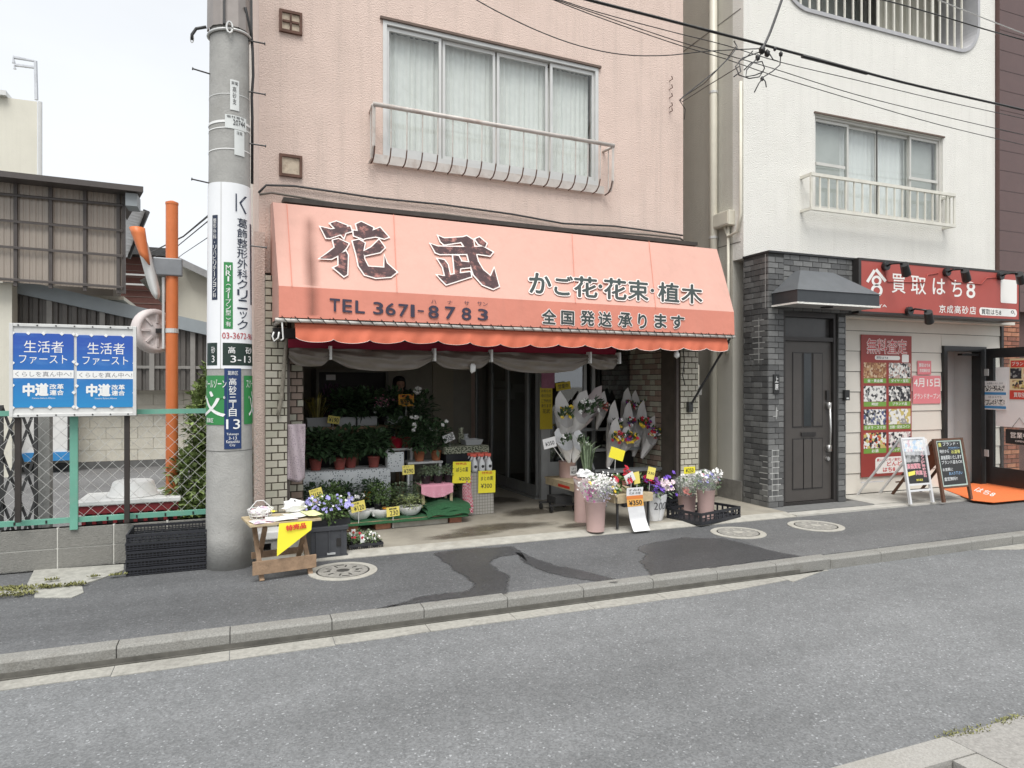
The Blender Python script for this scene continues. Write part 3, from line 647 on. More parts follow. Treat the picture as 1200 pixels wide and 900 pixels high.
MB().box(xa_, xb_, FY+.13, FY+.135, HZ0+.1, HZ1-.06).build('roller_blind', MATS['grey blind'], wn2)
for xa_, xb_ in ((HX0+.06, S.hy(993, 160, FY).x), (S.hy(1068, 160, FY).x, HX1-.06)): MB().box(xa_, xb_, FY+.035, FY+.05, HZ0+.62, HZ0+.66).build('sash_bar', m_wfr, wn2)
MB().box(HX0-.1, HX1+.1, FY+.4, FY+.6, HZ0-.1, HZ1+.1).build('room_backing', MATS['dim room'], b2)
MB().box(HX0-.02, HX1+.02, FY-.02, FY, HZ1, HZ1+.02).build('window_head', MATS['rusty head flashing'], wn2)
# window balcony rail
m_crail = mat('cream painted rail', (.70, .68, .60), .5, var=.06, dirt=(.45, .42, .34, .4), dscale=4)
ga, gb = S.hy(949.5, 201.5, FY-.17), S.hy(1119, 228, FY-.17); gz1 = (ga.z+gb.z)/2; gz0 = (S.hy(950, 246, FY-.17).z+S.hy(1119, 265, FY-.17).z)/2
g2 = thing('window_rail', 'cream box railing in front of the white building window with grey side panes', 'railing', S, ((ga.x+gb.x)/2, FY-.1, gz0))
gx0_, gx1_, gy_ = ga.x, gb.x, FY-.17
for nm, z in (('top_rail', gz1), ('bottom_rail', gz0+.03)):
    MB().box(gx0_, gx1_, gy_-.02, gy_+.015, z-.04, z).box(gx0_, gx0_+.03, gy_+.016, FY+.02, z-.038, z-.002).box(gx1_-.03, gx1_, gy_+.016, FY+.02, z-.038, z-.002).build(nm, m_crail, g2)
for i in range(19):
    x = gx0_+.015+(gx1_-gx0_-.03)*i/18; wd = .016 if i in (0, 18) else .008
    MB().box(x-wd, x+wd, gy_-.012, gy_+.008, gz0+.031, gz1-.041).build('bar', m_crail, g2)
for k in range(2): MB().box(gx1_-.022, gx1_-.006, gy_+.06+.06*k, gy_+.075+.06*k, gz0+.031, gz1-.041).build('bar', m_crail, g2)
# upper balcony: recess, lining, railing, doors, corrugated partition
m_lin = mat('grey balcony lining', (.42, .42, .43), .7, var=.1)
lin = [(BL, 7.7)] + arcL + arcR + [(BR, 7.7)]
# rim 45 mm thick following the opening and lining into the recess
def offs(P, dlt):
    o = []
    for i, p in enumerate(P):
        a = Vector(P[max(0, i-1)]); b = Vector(P[min(len(P)-1, i+1)]); t = (b-a).normalized(); n = Vector((-t.y, t.x)); o.append((p[0]+n.x*dlt, p[1]+n.y*dlt))
    return o
inn = offs(lin, .05)
rim = MB(); n = len(lin)
vs = [(x, FY-.02, z) for x, z in lin] + [(x, FY-.02, z) for x, z in inn] + [(x, FY+.6, z) for x, z in lin] + [(x, FY+.6, z) for x, z in inn]
fs = []
for i in range(n-1): fs += [(i, i+1, n+i+1, n+i), (n+i, n+i+1, 3*n+i+1, 3*n+i), (i, 2*n+i, 2*n+i+1, i+1)]
rim.add(vs, fs); rim.build('balcony_rim', m_lin, b2)
m_bal = mat('balcony wall', (.62, .61, .56), .85, var=.05)
MB().box(BL-.3, BR+.3, FY+1.3, FY+1.4, 6.34, 8.6).box(BL-.3, BL-.2, FY+.2, FY+1.3, 6.34, 8.6).build('balcony_wall', m_bal, b2)
bd = slider(b2, S, S.hy(920, 20, FY+1.25).x, S.hy(1012, 20, FY+1.25).x, 6.36, 8.3, FY+1.2, [S.hy(p, 20, FY+1.25).x for p in (960,)], m_frame, m_win, 'balcony_door')
MB().box(S.hy(915, 20, FY+1.28).x, S.hy(1030, 20, FY+1.28).x, FY+1.262, FY+1.28, 6.37, 8.3).build('pale_backing', MATS['white curtain'], b2)  # pale backing added so the balcony door panes do not look black
cg = MB(); x0_ = S.hy(1030, 20, FY+.6).x; x1_ = S.hy(1131, 20, FY+.6).x; nn = 26
for i in range(nn):
    a_ = x0_+(x1_-x0_)*i/nn; b_ = x0_+(x1_-x0_)*(i+1)/nn; y_ = FY+.62 + (.03 if i % 2 else 0)
    cg.add([(a_+.01, y_, 6.36), (b_-.01, y_, 6.36), (b_-.01, y_, 8.5), (a_+.01, y_, 8.5), (b_+.01, y_+(-.03 if i % 2 else .03), 6.36), (b_+.01, y_+(-.03 if i % 2 else .03), 8.5)], [(0,1,2,3), (1,4,5,2)])
cg.build('corrugated_panel', mat('beige corrugated', (.55, .53, .45), .6, var=.05), b2)
MB().box(x1_, x1_+.05, FY+.6, FY+.68, 6.36, 8.5).build('panel_post', m_crail, b2)
g3 = thing('balcony_rail', 'row of white upright bars on the rounded balcony at the top of the white building', 'railing', S, ((BL+BR)/2, FY+.1, BZ+.05))
k = 0; x = BL+.12
while x < BR-.15:
    zb = BZ+.052
    if x < BL+rr: zb = BZ+rr-math.sqrt(max(0, rr*rr-(BL+rr-x)**2))+.07
    if x > BR-rr: zb = BZ+rr-math.sqrt(max(0, rr*rr-(x-BR+rr)**2))+.07
    wd = .02 if k % 7 == 4 else .011
    MB().box(x-wd, x+wd, FY+.09, FY+.11, zb, 7.45).build('bar', m_crail, g3); x += .155; k += 1
MB().box(BL+.02, BR-.02, FY+.07, FY+.13, 7.451, 7.5).build('top_rail', m_crail, g3)
# ------------------------------------------------------------------ pipes on the side wall
m_pipe = mat('cream drain pipe', (.66, .63, .53), .45, var=.05, grime=.15)
def pipe(name, lab, pts, r_, bands=(), m=m_pipe, cat='pipe'):
    t = thing(name, lab, cat, S, pts[0]); q = MB(); q.smooth = True; q.tube(pts, r_, 10); q.build('pipe', m, t)
    for z in bands:
        p = pts[0]; MB().cyl((p[0], p[1], z), (p[0], p[1], z+.03), r_+.006, n=10).box(p[0], X0, p[1]-.006, p[1]+.006, z+.008, z+.02).build('bracket', m_frame, t)
    return t
py_ = S.hx(836, 300, X0-.07).y
pipe('drain_pipe', 'thick cream drain pipe running up the side wall of the white building', [(X0-.07, py_, .05), (X0-.07, py_, 9.0)], .052, (2.1, 3.4, 5.3, 6.6))
cy_ = S.hx(868, 150, X0-.03).y
pa = [(X0-.03, cy_, S.hx(869, 95, X0-.03).z), (X0-.03, cy_, S.hx(869, 250, X0-.03).z), (X0-.04, cy_+.05, S.hx(869, 270, X0-.03).z), (X0-.045, cy_+.22, S.hx(869, 273, X0-.03).z), (X0-.045, cy_+.28, S.hx(862, 262, X0-.03).z)]
pipe('conduit', 'slim cream conduit near the corner of the white building above the meter box', pa, .02)
cz_ = S.hx(860, 255, X0-.05).z
jb = thing('junction_box', 'small cream box on the white building side wall beside the drain pipe', 'junction box', S, (X0, cy_+.3, cz_-.1))
MB().box(X0-.1, X0, cy_+.14, cy_+.46, cz_-.08, cz_+.11).build('box', m_pipe, jb, bevel=.008); MB().box(X0-.106, X0-.1, cy_+.16, cy_+.44, cz_-.06, cz_+.09).build('lid', m_pipe, jb)
yy_ = cy_+.22
pipe('conduit', 'slim cream conduit running down from the junction box behind the awning end', [(X0-.04, yy_, cz_-.09), (X0-.04, yy_, 1.95), (X0-.04, yy_+.05, 1.88)], .018)
yy_ = S.hx(853, 400, X0-.04).y
pipe('conduit', 'bent cream conduit ending below the right end of the awning', [(X0-.04, yy_+.2, 2.75), (X0-.04, yy_+.1, 2.74), (X0-.04, yy_, 2.62), (X0-.04, yy_, 1.9)], .016)
yy_ = S.hx(822, 500, X0-.12).y
gp_ = pipe('gas_pipe', 'thin pair of pipes with a valve behind the flower buckets at the passage', [(X0-.18, yy_, .03), (X0-.18, yy_, 1.75), (X0-.18, yy_+.1, 1.8)], .022)
q = MB(); q.smooth = True; q.tube([(X0-.3, yy_+.25, .03), (X0-.3, yy_+.25, 1.62), (X0-.26, yy_+.16, 1.70), (X0-.2, yy_+.05, 1.62)], .018, 8); q.build('riser', m_pipe, gp_)
MB().box(X0-.24, X0-.14, yy_-.04, yy_+.05, 1.35, 1.48).build('valve', m_frame, gp_, bevel=.01)
# ------------------------------------------------------------------ dark tiled entrance box
m_tl = [mat('dark wall tile %d' % i, c, .35, var=.2, scale=12, bump=.1) for i, c in enumerate(((.12, .12, .117), (.088, .088, .087), (.165, .165, .16)))]
m_tm = mat('grey tile joint', (.055, .055, .053), .9, var=.5, scale=3)
EY = 6.40
EX1 = S.hy(1005.5, 300, EY).x; DX0, DX1 = S.hy(918, 500, EY).x, S.hy(991, 500, EY).x; DJ = S.hy(982, 500, EY).x
DZ = S.hy(950, 366, EY).z
ent = MB(); wall_holes(ent, X0, EX1, EY, FY, .02, 3.07, [(DX0, DJ, .0, DZ)]) ; ent = MB()
ent.box(X0, DX0, EY, FY, .02, 3.07); ent.box(DX0, EX1, EY, FY, DZ, 3.07); ent.box(DJ, DX1, EY, FY-.0, .02, DZ)
eb = ent.build('entrance_block', m_tm, b2)
tiles(eb, S, 'x', X0, DX0, .03, 3.06, EY, -1, m_tl, tw=.145, th=.062, gap=.006, bond=.33, t=.006)
tiles(eb, S, 'x', DX0, EX1-.002, DZ+.01, 3.06, EY, -1, m_tl, tw=.145, th=.062, gap=.006, bond=.33, t=.006)
tiles(eb, S, 'x', DJ+.005, DX1, .03, DZ, EY, -1, m_tl, tw=.145, th=.062, gap=.006, bond=.33, t=.006)
tiles(eb, S, 'y', EY, FY, .03, 3.06, X0, -1, m_tl, tw=.145, th=.062, gap=.006, bond=.33, t=.006)
MB().box(X0-.015, EX1, EY-.03, FY-.001, 3.062, 3.085).build('cap_flashing', mat('dark flashing', (.04, .04, .042), .5, .3), b2)
# lime bloom on the tile joints: thin white mortar lines
m_lime = mat('lime bloom', (.42, .42, .40), .9, var=.2, scale=20)
lb = MB()
for (zz0, zz1, a0, a1) in ((.12, .72, X0+.02, X0+.19), (1.08, 1.22, X0+.08, X0+.17)):
    z = .03
    while z < 3:
        if zz0 < z < zz1: w0, w1 = a0+rnd.uniform(-.02, .04), a1+rnd.uniform(-.04, .02); lb.box(w0, w1, EY-.0072, EY-.002, z-.008, z+.001)
        z += .068
    lb.box(a0+.03, a0+.036, EY-.0074, EY-.002, zz0, zz1); lb.box(a1-.05, a1-.045, EY-.0074, EY-.002, zz0+.03, zz1)
z = .03
while z < 3:
    if 1.75 < z < 2.3 : y0_, y1_ = EY+.05+rnd.uniform(0, .1), EY+.32+rnd.uniform(-.1, .03); lb.box(X0-.0072, X0-.002, y0_, y1_, z-.008, z+.001)
    if .1 < z < .7 : lb.box(X0-.0072, X0-.002, EY+.01, EY+.1+rnd.uniform(-.03, .05), z-.008, z+.001)
    z += .068
lb.box(X0-.0074, X0-.002, EY+.15, EY+.156, 1.75, 2.3); lb.box(X0-.0074, X0-.002, EY+.04, EY+.046, 2.4, 3.05)
lb.build('lime_bloom', m_lime, eb, kind='stuff')
# front door
m_door = mat('dark bronze door', (.078, .070, .064), .45, .2, var=.08, scale=5)
m_doorf = mat('dark door frame', (.04, .036, .034), .4, .3, var=.08)
m_groove = mat('door groove', (.022, .02, .019), .5)
m_chr = mat('brushed handle', (.55, .54, .52), .3, .8)
dr = thing('front_door', 'dark bronze house door with silver handle under the grey hipped canopy', 'door', S, ((DX0+DJ)/2, EY+.06, .03))
yf = EY+.02
MB().box(DX0, DX0+.05, yf, EY+.14, .03, DZ-.001).box(DJ-.05, DJ, yf, EY+.14, .03, DZ-.001).box(DX0+.05, DJ-.05, yf, EY+.14, DZ-.06, DZ-.001).box(DX0+.05, DJ-.05, yf, EY+.14, .03, .06).build('frame', m_doorf, dr)
tz = S.hy(950, 400, EY+.05).z
MB().box(DX0+.05, DJ-.05, yf+.005, EY+.12, tz, tz+.05).build('transom_bar', m_doorf, dr)
MB().box(DX0+.055, DJ-.055, EY+.085, EY+.10, tz+.05, DZ-.06).build('transom_panel', mat('smoked panel', (.05, .048, .046), .25), dr)
x0_, x1_ = DX0+.053, DJ-.053; lf = MB().box(x0_, x1_, EY+.06, EY+.10, .065, tz-.004).build('leaf', m_door, dr)
W_ = x1_-x0_
def panel(u0, u1, z0, z1, m=m_door, d_=.008):
    a, b = x0_+W_*u0, x0_+W_*u1
    MB().box(a-.012, b+.012, EY+.054, EY+.0595, z0-.012, z1+.012).build('panel_groove', m_groove, lf)
    MB().box(a, b, EY+.060-d_, EY+.0595, z0, z1).build('door_panel', m, lf, bevel=.003)
for u0, u1 in ((.2, .37), (.62, .80)): panel(u0, u1, .98, tz-.15)
panel(.42, .57, .98, tz-.15, mat('door glass strip', (.035, .04, .043), .15))
for u0, u1 in ((.2, .4), (.42, .58), (.6, .8)): panel(u0, u1, .22, .82)
MB().box(x0_+W_*.36, x0_+W_*.66, EY+.045, EY+.0595, .86, .905).build('mail_slot', m_groove, lf)
hx_ = x0_+W_*.91
q = MB(); q.smooth = True; q.tube([(hx_, EY+.01, .70), (hx_-.005, EY-.005, .95), (hx_, EY+.01, 1.22)], .014, 8); q.box(hx_-.02, hx_+.02, EY+.0, EY+.06, .66, .74); q.box(hx_-.02, hx_+.02, EY+.0, EY+.06, 1.19, 1.27); q.build('handle', m_chr, dr)
MB().box(hx_-.025, hx_+.02, EY+.035, EY+.06, 1.30, 1.42).build('lock_plate', m_groove, dr)
MB().cyl((hx_, EY+.06, .57), (hx_, EY+.03, .57), .025, n=12).build('lock', m_chr, dr)
for z in (.25, 1.25, 1.75): MB().box(x0_-.004, x0_+.014, EY+.05, EY+.062, z, z+.14).build('hinge', m_doorf, dr)
MB().box(DX0, DJ, EY+.145, EY+.16, .03, DZ).build('backing', m_groove, dr)
# name plate
npx = S.hy(908.5, 450, EY); m_blk = mat('black plastic', (.02, .02, .02), .35)
m_wht = mat('white lettering', (.80, .80, .78), .5, var=0); m_blkp = mat('black print', (.03, .03, .032), .6, var=0)
nmp = thing('name_plate', 'small black name plate with white characters left of the dark door', 'name plate', S, (npx.x, EY-.01, npx.z-.12))
MB().box(npx.x-.045, npx.x+.045, EY-.022, EY-.007, npx.z-.115, npx.z+.115).build('plate', m_blk, nmp, bevel=.003)
mp = quadmap((npx.x-.045, EY-.0225, npx.z-.115), (npx.x+.045, EY-.0225, npx.z-.115), (npx.x+.045, EY-.0225, npx.z+.115), (npx.x-.045, EY-.0225, npx.z+.115), (0, -1, 0))
column(MB(), '上原', mp, .22, .78, .1, .88, off=.015, h=.002, gap=.25).build('lettering', m_wht, nmp)
ic = S.hy(989.5, 463, EY)
icm = thing('intercom', 'small black intercom box right of the dark door', 'intercom', S, (ic.x, EY-.02, ic.z-.06))
MB().box(ic.x-.04, ic.x+.04, EY-.05, EY-.007, ic.z-.065, ic.z+.065).build('body', m_blk, icm, bevel=.006); MB().box(ic.x-.02, ic.x+.02, EY-.053, EY-.05, ic.z-.05, ic.z-.03).build('button', m_frame, icm)
# canopy
m_can = mat('grey metal canopy', (.17, .18, .19), .42, .5, var=.08)
cL, cR = S.hy(901, 350, EY-.02).x, None
cyo = 5.98
c1 = S.hy(934.5, 343, cyo); c2 = S.hy(1032.5, 352, cyo)
cL = c1.x; cR = c2.x; cz1 = (S.hy(935, 338, cyo).z + S.hy(1032, 346, cyo).z)/2; cz0 = cz1-.16
t1, t2 = S.hy(944, 318, EY-.1), S.hy(960, 318, EY-.1)
cn = thing('canopy', 'grey hipped metal canopy over the dark front door', 'canopy', S, ((cL+cR)/2, EY, cz0))
rz_ = S.hy(950, 317.5, EY-.1).z
tl, tr = cL+.36, cR-.42
up_ = MB(); up_.add([(cL, cyo, cz1), (cR, cyo, cz1), (cR, EY-.008, cz1), (cL, EY-.008, cz1), (tl, EY-.10, rz_), (tr, EY-.10, rz_), (tr, EY-.008, rz_), (tl, EY-.008, rz_)],
    [(0,1,5,4), (1,2,6,5), (3,0,4,7), (4,5,6,7), (0,3,2,1)]); up_.build('roof', m_can, cn)
MB().box(cL+.012, cR-.012, cyo+.012, EY-.008, cz0+.02, cz1-.003).build('fascia', mat('dark canopy fascia', (.06, .065, .07), .4, .4), cn)
MB().box(cL+.005, cR-.005, cyo+.004, cyo+.02, cz0, cz0+.02).box(cL+.005, cL+.02, cyo+.02, EY-.008, cz0, cz0+.02).box(cR-.02, cR-.005, cyo+.02, EY-.008, cz0, cz0+.02).build('trim', m_white, cn)
MB().box(cL+.022, cR-.022, cyo+.022, EY-.01, cz0+.008, cz0+.019).build('soffit', mat('canopy soffit', (.35, .35, .34), .7), cn)
MB().lathe((cL+cR)/2, cyo+.2, [(.07, cz0-.005), (.07, cz0+.007)], 16).build('downlight', m_groove, cn)
# ------------------------------------------------------------------ siding wall of the shop, recessed
SY = 6.75
m_sid = mat('cream siding board', (.66, .62, .55), .6, var=.03, scale=4, grime=.04)
m_sgap = mat('siding gap', (.10, .09, .08), .9)
PX0, PX1 = S.hy(1103.5, 500, SY).x, S.hy(1153, 500, SY).x      # door opening
PZ1 = S.hy(1125, 406, SY).z
SX1 = S.hy(1172, 500, SY).x
sd = thing('siding_wall', 'cream board siding wall of the buying shop under the red sign', 'wall', S, (8.5, SY, .03))
bz = MB(); wall_holes(bz, DX1+.002, SX1, SY+.015, SY+.08, .03, 3.06, [(PX0, PX1, 0, PZ1)]); bz.build('backing', m_sgap, sd)
z = .035; bh = .272
zj = [S.hy(1045, p, SY).z for p in (391, 418, 446, 474)]
while z < 2.75:
    z2 = min(z+bh, 2.8)
    segs = [(DX1+.003, PX0-.001, z), (PX1+.001, SX1, z)] if z < PZ1 else [(DX1+.003, SX1, z)]
    if z < PZ1 < z2-.03: segs.append((PX0+.001, PX1-.001, PZ1))
    for a_, b_, zz in segs:
        MB().add([(a_, SY-.002, zz+.004), (b_, SY-.002, zz+.004), (b_, SY+.010, z2-.003), (a_, SY+.010, z2-.003), (a_, SY+.014, zz+.004), (b_, SY+.014, zz+.004), (b_, SY+.014, z2-.003), (a_, SY+.014, z2-.003)],
                 [(0,1,2,3), (4,7,6,5), (0,4,5,1), (3,2,6,7), (0,3,7,4), (1,5,6,2)]).build('board', m_sid, sd)
    z += bh
MB().box(DX1+.002, SX1, EY+.14, SY-.004, 2.36, 2.40).build('soffit', m_sid, sd)
# brown building further right with brick pier
m_brn = mat('dark brown tile wall', (.10, .052, .045), .25, var=.06, scale=6, bump=.05)
b3 = thing('brown_building', 'glossy dark brown building at the right edge of the photo', 'building', S, (11, FY-.02, 0))
MB().box(X1+.01, 16, FY-.06, 14, 2.6, 10).build('wall', m_brn, b3)
for k in range(24): MB().box(X1+.01, 16, FY-.063, FY-.0585, 2.9+k*.3, 2.905+k*.3).build('wall_joint', mat('brown joint', (.06, .032, .028), .6), b3)
MB().box(X1+.4, 16, FY+.1, 14, 0, 2.6).build('ground_floor_wall', mat('dim brown wall', (.12, .07, .06), .7, var=.2), b3)
m_rb = [mat('red brick %d' % i, c, .8, var=.25, scale=12, bump=.3) for i, c in enumerate(((.30, .12, .075), (.38, .17, .10), (.22, .09, .06)))]
bp0, bp1 = S.hy(1175, 390, SY).x, S.hy(1194, 390, SY).x
bpier = MB().box(bp0, bp1, SY-.0, FY+.1, .03, 2.6).build('brick_pier', m_mort, b3)
tiles(bpier, S, 'x', bp0, bp1, .04, 2.58, SY, -1, m_rb, tw=.19, th=.058, gap=.01)
MB().box(SX1+.003, bp0-.003, SY-.02, FY-.07, .03, 3.0).build('dark_jamb', m_doorf, b3)
# ================================================================== SHOP SIGN, SPOTLIGHTS, POSTERS, DOOR, BOARDS
m_red = mat('matte sign red', (.40, .078, .062), .5, var=.05, scale=3)
GY6 = 6.30
s0, s1 = S.hy(1009, 340, GY6), S.hy(1194, 340, GY6)
gz1 = (S.hy(1009, 307, GY6).z+S.hy(1194, 320, GY6).z)/2; gz0 = (S.hy(1009, 365, GY6).z+S.hy(1194, 374, GY6).z)/2
sg = thing('shop_sign', 'long red sign board with white characters above the buying shop', 'shop sign', S, ((s0.x+s1.x)/2, GY6+.1, gz0))
MB().box(s0.x, s1.x, GY6, GY6+.08, gz0, gz1).build('face', m_red, sg)
MB().box(s0.x-.045, s0.x-.001, GY6-.006, GY6+.1, gz0-.03, gz1+.03).box(s1.x+.001, s1.x+.012, GY6-.006, GY6+.1, gz0-.03, gz1+.03).box(s0.x-.001, s1.x+.001, GY6-.006, GY6+.1, gz1+.001, gz1+.03).box(s0.x-.001, s1.x+.001, GY6-.006, GY6+.1, gz0-.03, gz0-.001).build('frame', m_doorf, sg)
MB().box(s0.x-.045, s1.x+.012, GY6+.101, SY-.01, gz0-.03, gz0+.0).box(s0.x-.045, s1.x+.012, GY6+.101, FY-.001, gz1+.0, gz1+.03).build('box_cover', m_doorf, sg)
SW, SH = s1.x-s0.x, gz1-gz0
def sgm(u, v, h=0): return V((s0.x+SW*u, GY6-h, gz0+SH*v))
def spx(px, py): p = S.hy(px, py, GY6); return ((p.x-s0.x)/SW, (p.z-gz0)/SH)
m_swht = mat('sign white print', (.82, .80, .76), .5, var=0)
lt = MB()
for ch, px0, px1, py0, py1 in (('買', 1045, 1061, 320.5, 344), ('取', 1067.5, 1085, 323, 345.5), ('は', 1093, 1107.5, 326, 345.5), ('ち', 1115, 1127, 328, 348), ('8', 1132.5, 1142.5, 330, 349.5)):
    (a, vt), (b_, vb) = spx(px0, py0), spx(px1, py1)
    letter(lt, ch, sgm, a, b_, vb, vt, off=.012 if ch in '買取' else .02, h=.002)
lt.build('lettering', m_swht, sg)
lt = MB()
for i, ch in enumerate('京成高砂店'):
    px0 = 1100.5+i*8.9; (a, vt), (b_, vb) = spx(px0, 357.2+i*.45), spx(px0+7.4, 366.8+i*.45); letter(lt, ch, sgm, a, b_, vb, vt, off=.02, h=.002)
(a, vt), (b_, vb) = spx(1029, 356.5), spx(1039, 360); letter(lt, 'YA', sgm, a, b_, vb, vt, off=.02, h=.002)
lt.build('lettering', m_swht, sg)
def rrect(u0, u1, v0, v1, r_u, r_v, n=5):
    P = []
    for cu, cv, a0 in ((u1-r_u, v1-r_v, 0), (u0+r_u, v1-r_v, 90), (u0+r_u, v0+r_v, 180), (u1-r_u, v0+r_v, 270)):
        for i in range(n+1): t = R(a0+90*i/n); P.append((cu+r_u*math.cos(t), cv+r_v*math.sin(t)))
    return P
def decal(name, pts, mp, m, parent, h=.0015, kind=None):
    mb = MB(); mb.add([mp(u, v, h) for u, v in pts], [tuple(range(len(pts)))]); return mb.build(name, m, parent, kind=kind)
# search box, code panel (left blank), house-shaped emblem
(a, vt), (b_, vb) = spx(1147.5, 360), spx(1191.5, 371.5)
decal('search_box', rrect(a, b_, vb-.0, vt-.0, .014, (vt-vb)*.48), sgm, m_swht, sg)
lt = MB(); (a, vt), (b_, vb) = spx(1150, 362), spx(1173, 369.5); letter(lt, '買取はち8', sgm, a, b_, vb, vt, off=.01, h=.003)
(a, vt), (b_, vb) = spx(1184.5, 364), spx(1189, 369.5)
ring = [(a+(b_-a)*.4+(b_-a)*.42*math.cos(t), (vt+vb)/2+.02+(vt-vb)*.35*math.sin(t)) for t in [i*math.pi/6 for i in range(12)]]; rin = [(a+(b_-a)*.4+(b_-a)*.26*math.cos(t), (vt+vb)/2+.02+(vt-vb)*.21*math.sin(t)) for t in [i*math.pi/6 for i in range(12)]]
lt.add([sgm(u, v, .003) for u, v in ring+rin], [(i, (i+1) % 12, 12+(i+1) % 12, 12+i) for i in range(12)]); lt.add([sgm(*p, .003) for p in ((b_-.003, vb+.04), (b_, vb), (b_+.002, vb+.015), (b_-.001, vb+.06))], [(0, 1, 2, 3)])
lt.build('lettering', m_blkp, sg)
(a, vt), (b_, vb) = spx(1172.5, 327), spx(1191.5, 356)
decal('white_panel', rrect(a, b_, vb, vt, .006, .04), sgm, m_swht, sg)
em = MB()
def em_poly(P, h=.002): em.add([sgm(*spx(x, y), h) for x, y in P], [tuple(range(len(P)))])
em_poly([(1014.8, 329.5), (1023.5, 315.5), (1026.2, 318), (1017.5, 331.5)]); em_poly([(1027.5, 314.5), (1039, 328.5), (1036.5, 330.8), (1025.2, 317)])
def em_ring(cx, cy, ro, ri, ry=1.0):
    P = [sgm(*spx(cx+ro*math.cos(t), cy+ro*ry*math.sin(t)), .0025) for t in [i*math.pi/10 for i in range(20)]] + [sgm(*spx(cx+ri*math.cos(t), cy+ri*ry*math.sin(t)), .0025) for t in [i*math.pi/10 for i in range(20)]]
    em.add(P, [(i, (i+1) % 20, 20+(i+1) % 20, 20+i) for i in range(20)])
em_ring(1027, 329, 5.8, 3.0, 1.05); em_ring(1027.2, 340.5, 7.0, 3.8, 1.05)
em.build('emblem', m_swht, sg)
# spotlights
def spot(px, py, hx2, hy2, cx_, cy_, lab):
    a = S.hy(px, py, GY6-.02); t = thing('spotlight', lab, 'spotlight', S, (a.x, GY6, a.z), 'black spotlights on the red shop sign')
    e = S.hy(hx2, hy2, GY6-.30); h = S.hy(cx_, cy_, GY6-.30)
    MB().cyl((a.x, GY6-.007, a.z), (a.x, GY6-.05, a.z), .055, n=14).build('base', m_blk, t)
    q = MB(); q.smooth = True; q.tube([(a.x, GY6-.05, a.z), (a.x+.01, GY6-.10, a.z+.02), (e.x, GY6-.28, e.z)], .013, 6); q.build('arm', m_blk, t)
    d = (V((h.x, GY6-.24, h.z)) - e).normalized()
    q = MB(); q.smooth = True; p0 = e + d*.03; q.cyl(p0, p0+d*.17, .048, .055, n=14); q.build('head', m_blk, t)
    MB().cyl(p0+d*.1705, p0+d*.172, .045, n=14).build('lens', mat('spot lens', (.5, .5, .48), .1), t)
spot(1037.5, 312, 1059, 307.5, 1067, 319, 'black arm spotlight above the first character of the red sign, leftmost of the upper three')
spot(1109, 319, 1130, 315, 1138, 326, 'black arm spotlight above the middle characters of the red sign')
spot(1172, 323.5, 1194, 319.5, 1202, 329, 'black arm spotlight at the right end of the red sign above the white panel')
spot(1065, 364.5, 1087.5, 363.5, 1094, 374, 'black arm spotlight on the lower edge of the red sign')
cb = MB(); cb.smooth = True
for pts in (((1037, 317), (1040, 330), (1084, 331), (1087, 322), (1100, 320)), ((1109, 323), (1118, 330), (1150, 333), (1156, 326), (1168, 325))):
    P = [S.hy(x, y, GY6-.008) for x, y in pts]; cb.tube(P, .006, 4)
cb.build('cable', m_red, sg)
# tall wall poster
m_poster = mat('poster red', (.30, .05, .042), .5, var=.04); m_green = mat('poster green', (.18, .34, .06), .5, var=.03)
PY_ = SY-.012
p0, p1 = S.hy(1009, 391, PY_), S.hy(1068, 395, PY_); pb = S.hy(1010, 560, PY_); pz1 = (p0.z+p1.z)/2; pz0 = (pb.z + S.hy(1069, 555, PY_).z)/2
po = thing('wall_poster', 'tall red poster with a grid of goods photos on the cream siding', 'poster', S, ((p0.x+p1.x)/2, PY_, pz0))
MB().box(p0.x, p1.x, PY_-.004, PY_+.006, pz0, pz1).build('sheet', m_poster, po)
PW, PH = p1.x-p0.x, pz1-pz0
def pom(u, v, h=0): return V((p0.x+PW*u, PY_-.004-h, pz0+PH*v))
lt = MB(); letter(lt, '無料査定', pom, .11, .90, .925-.055, .972, off=.055, h=.001); lt.build('lettering_outline', m_swht, po)
lt = MB(); letter(lt, '無料査定', pom, .11, .90, .87, .972, off=.0, h=.004); lt.build('lettering', mat('poster letter red', (.55, .03, .04), .5, var=0), po)
decal('search_box', rrect(.26, .76, .825, .855, .03, .014), pom, m_swht, po); lt = MB(); letter(lt, '買取はち8', pom, .29, .52, .831, .849, off=.01, h=.002); lt.build('lettering', m_blkp, po)
decal('white_panel', rrect(.80, .94, .81, .865, .015, .006), pom, m_swht, po)
def mosaic(name, cols, scale):
    if name in MATS: return MATS[name]
    m = bpy.data.materials.new(name); m.use_nodes = True; nt = m.node_tree; N = nt.nodes; L = nt.links
    tc = N.new('ShaderNodeTexCoord'); vo = N.new('ShaderNodeTexVoronoi'); vo.inputs['Scale'].default_value = scale; L.new(tc.outputs['Object'], vo.inputs[0])
    sp = N.new('ShaderNodeSeparateColor'); L.new(vo.outputs['Color'], sp.inputs[0]); cr = N.new('ShaderNodeValToRGB'); cr.color_ramp.interpolation = 'CONSTANT'; L.new(sp.outputs[0], cr.inputs[0])
    e = cr.color_ramp.elements
    while len(e) < len(cols): e.new(.5)
    for i, c in enumerate(cols): e[i].position = i/len(cols); e[i].color = (*c, 1)
    L.new(cr.outputs[0], N['Principled BSDF'].inputs['Base Color']); MATS[name] = m; return m
W1, K1, G1, O1, Y1 = (.75, .74, .7), (.03, .03, .035), (.3, .3, .29), (.35, .17, .08), (.55, .45, .15)
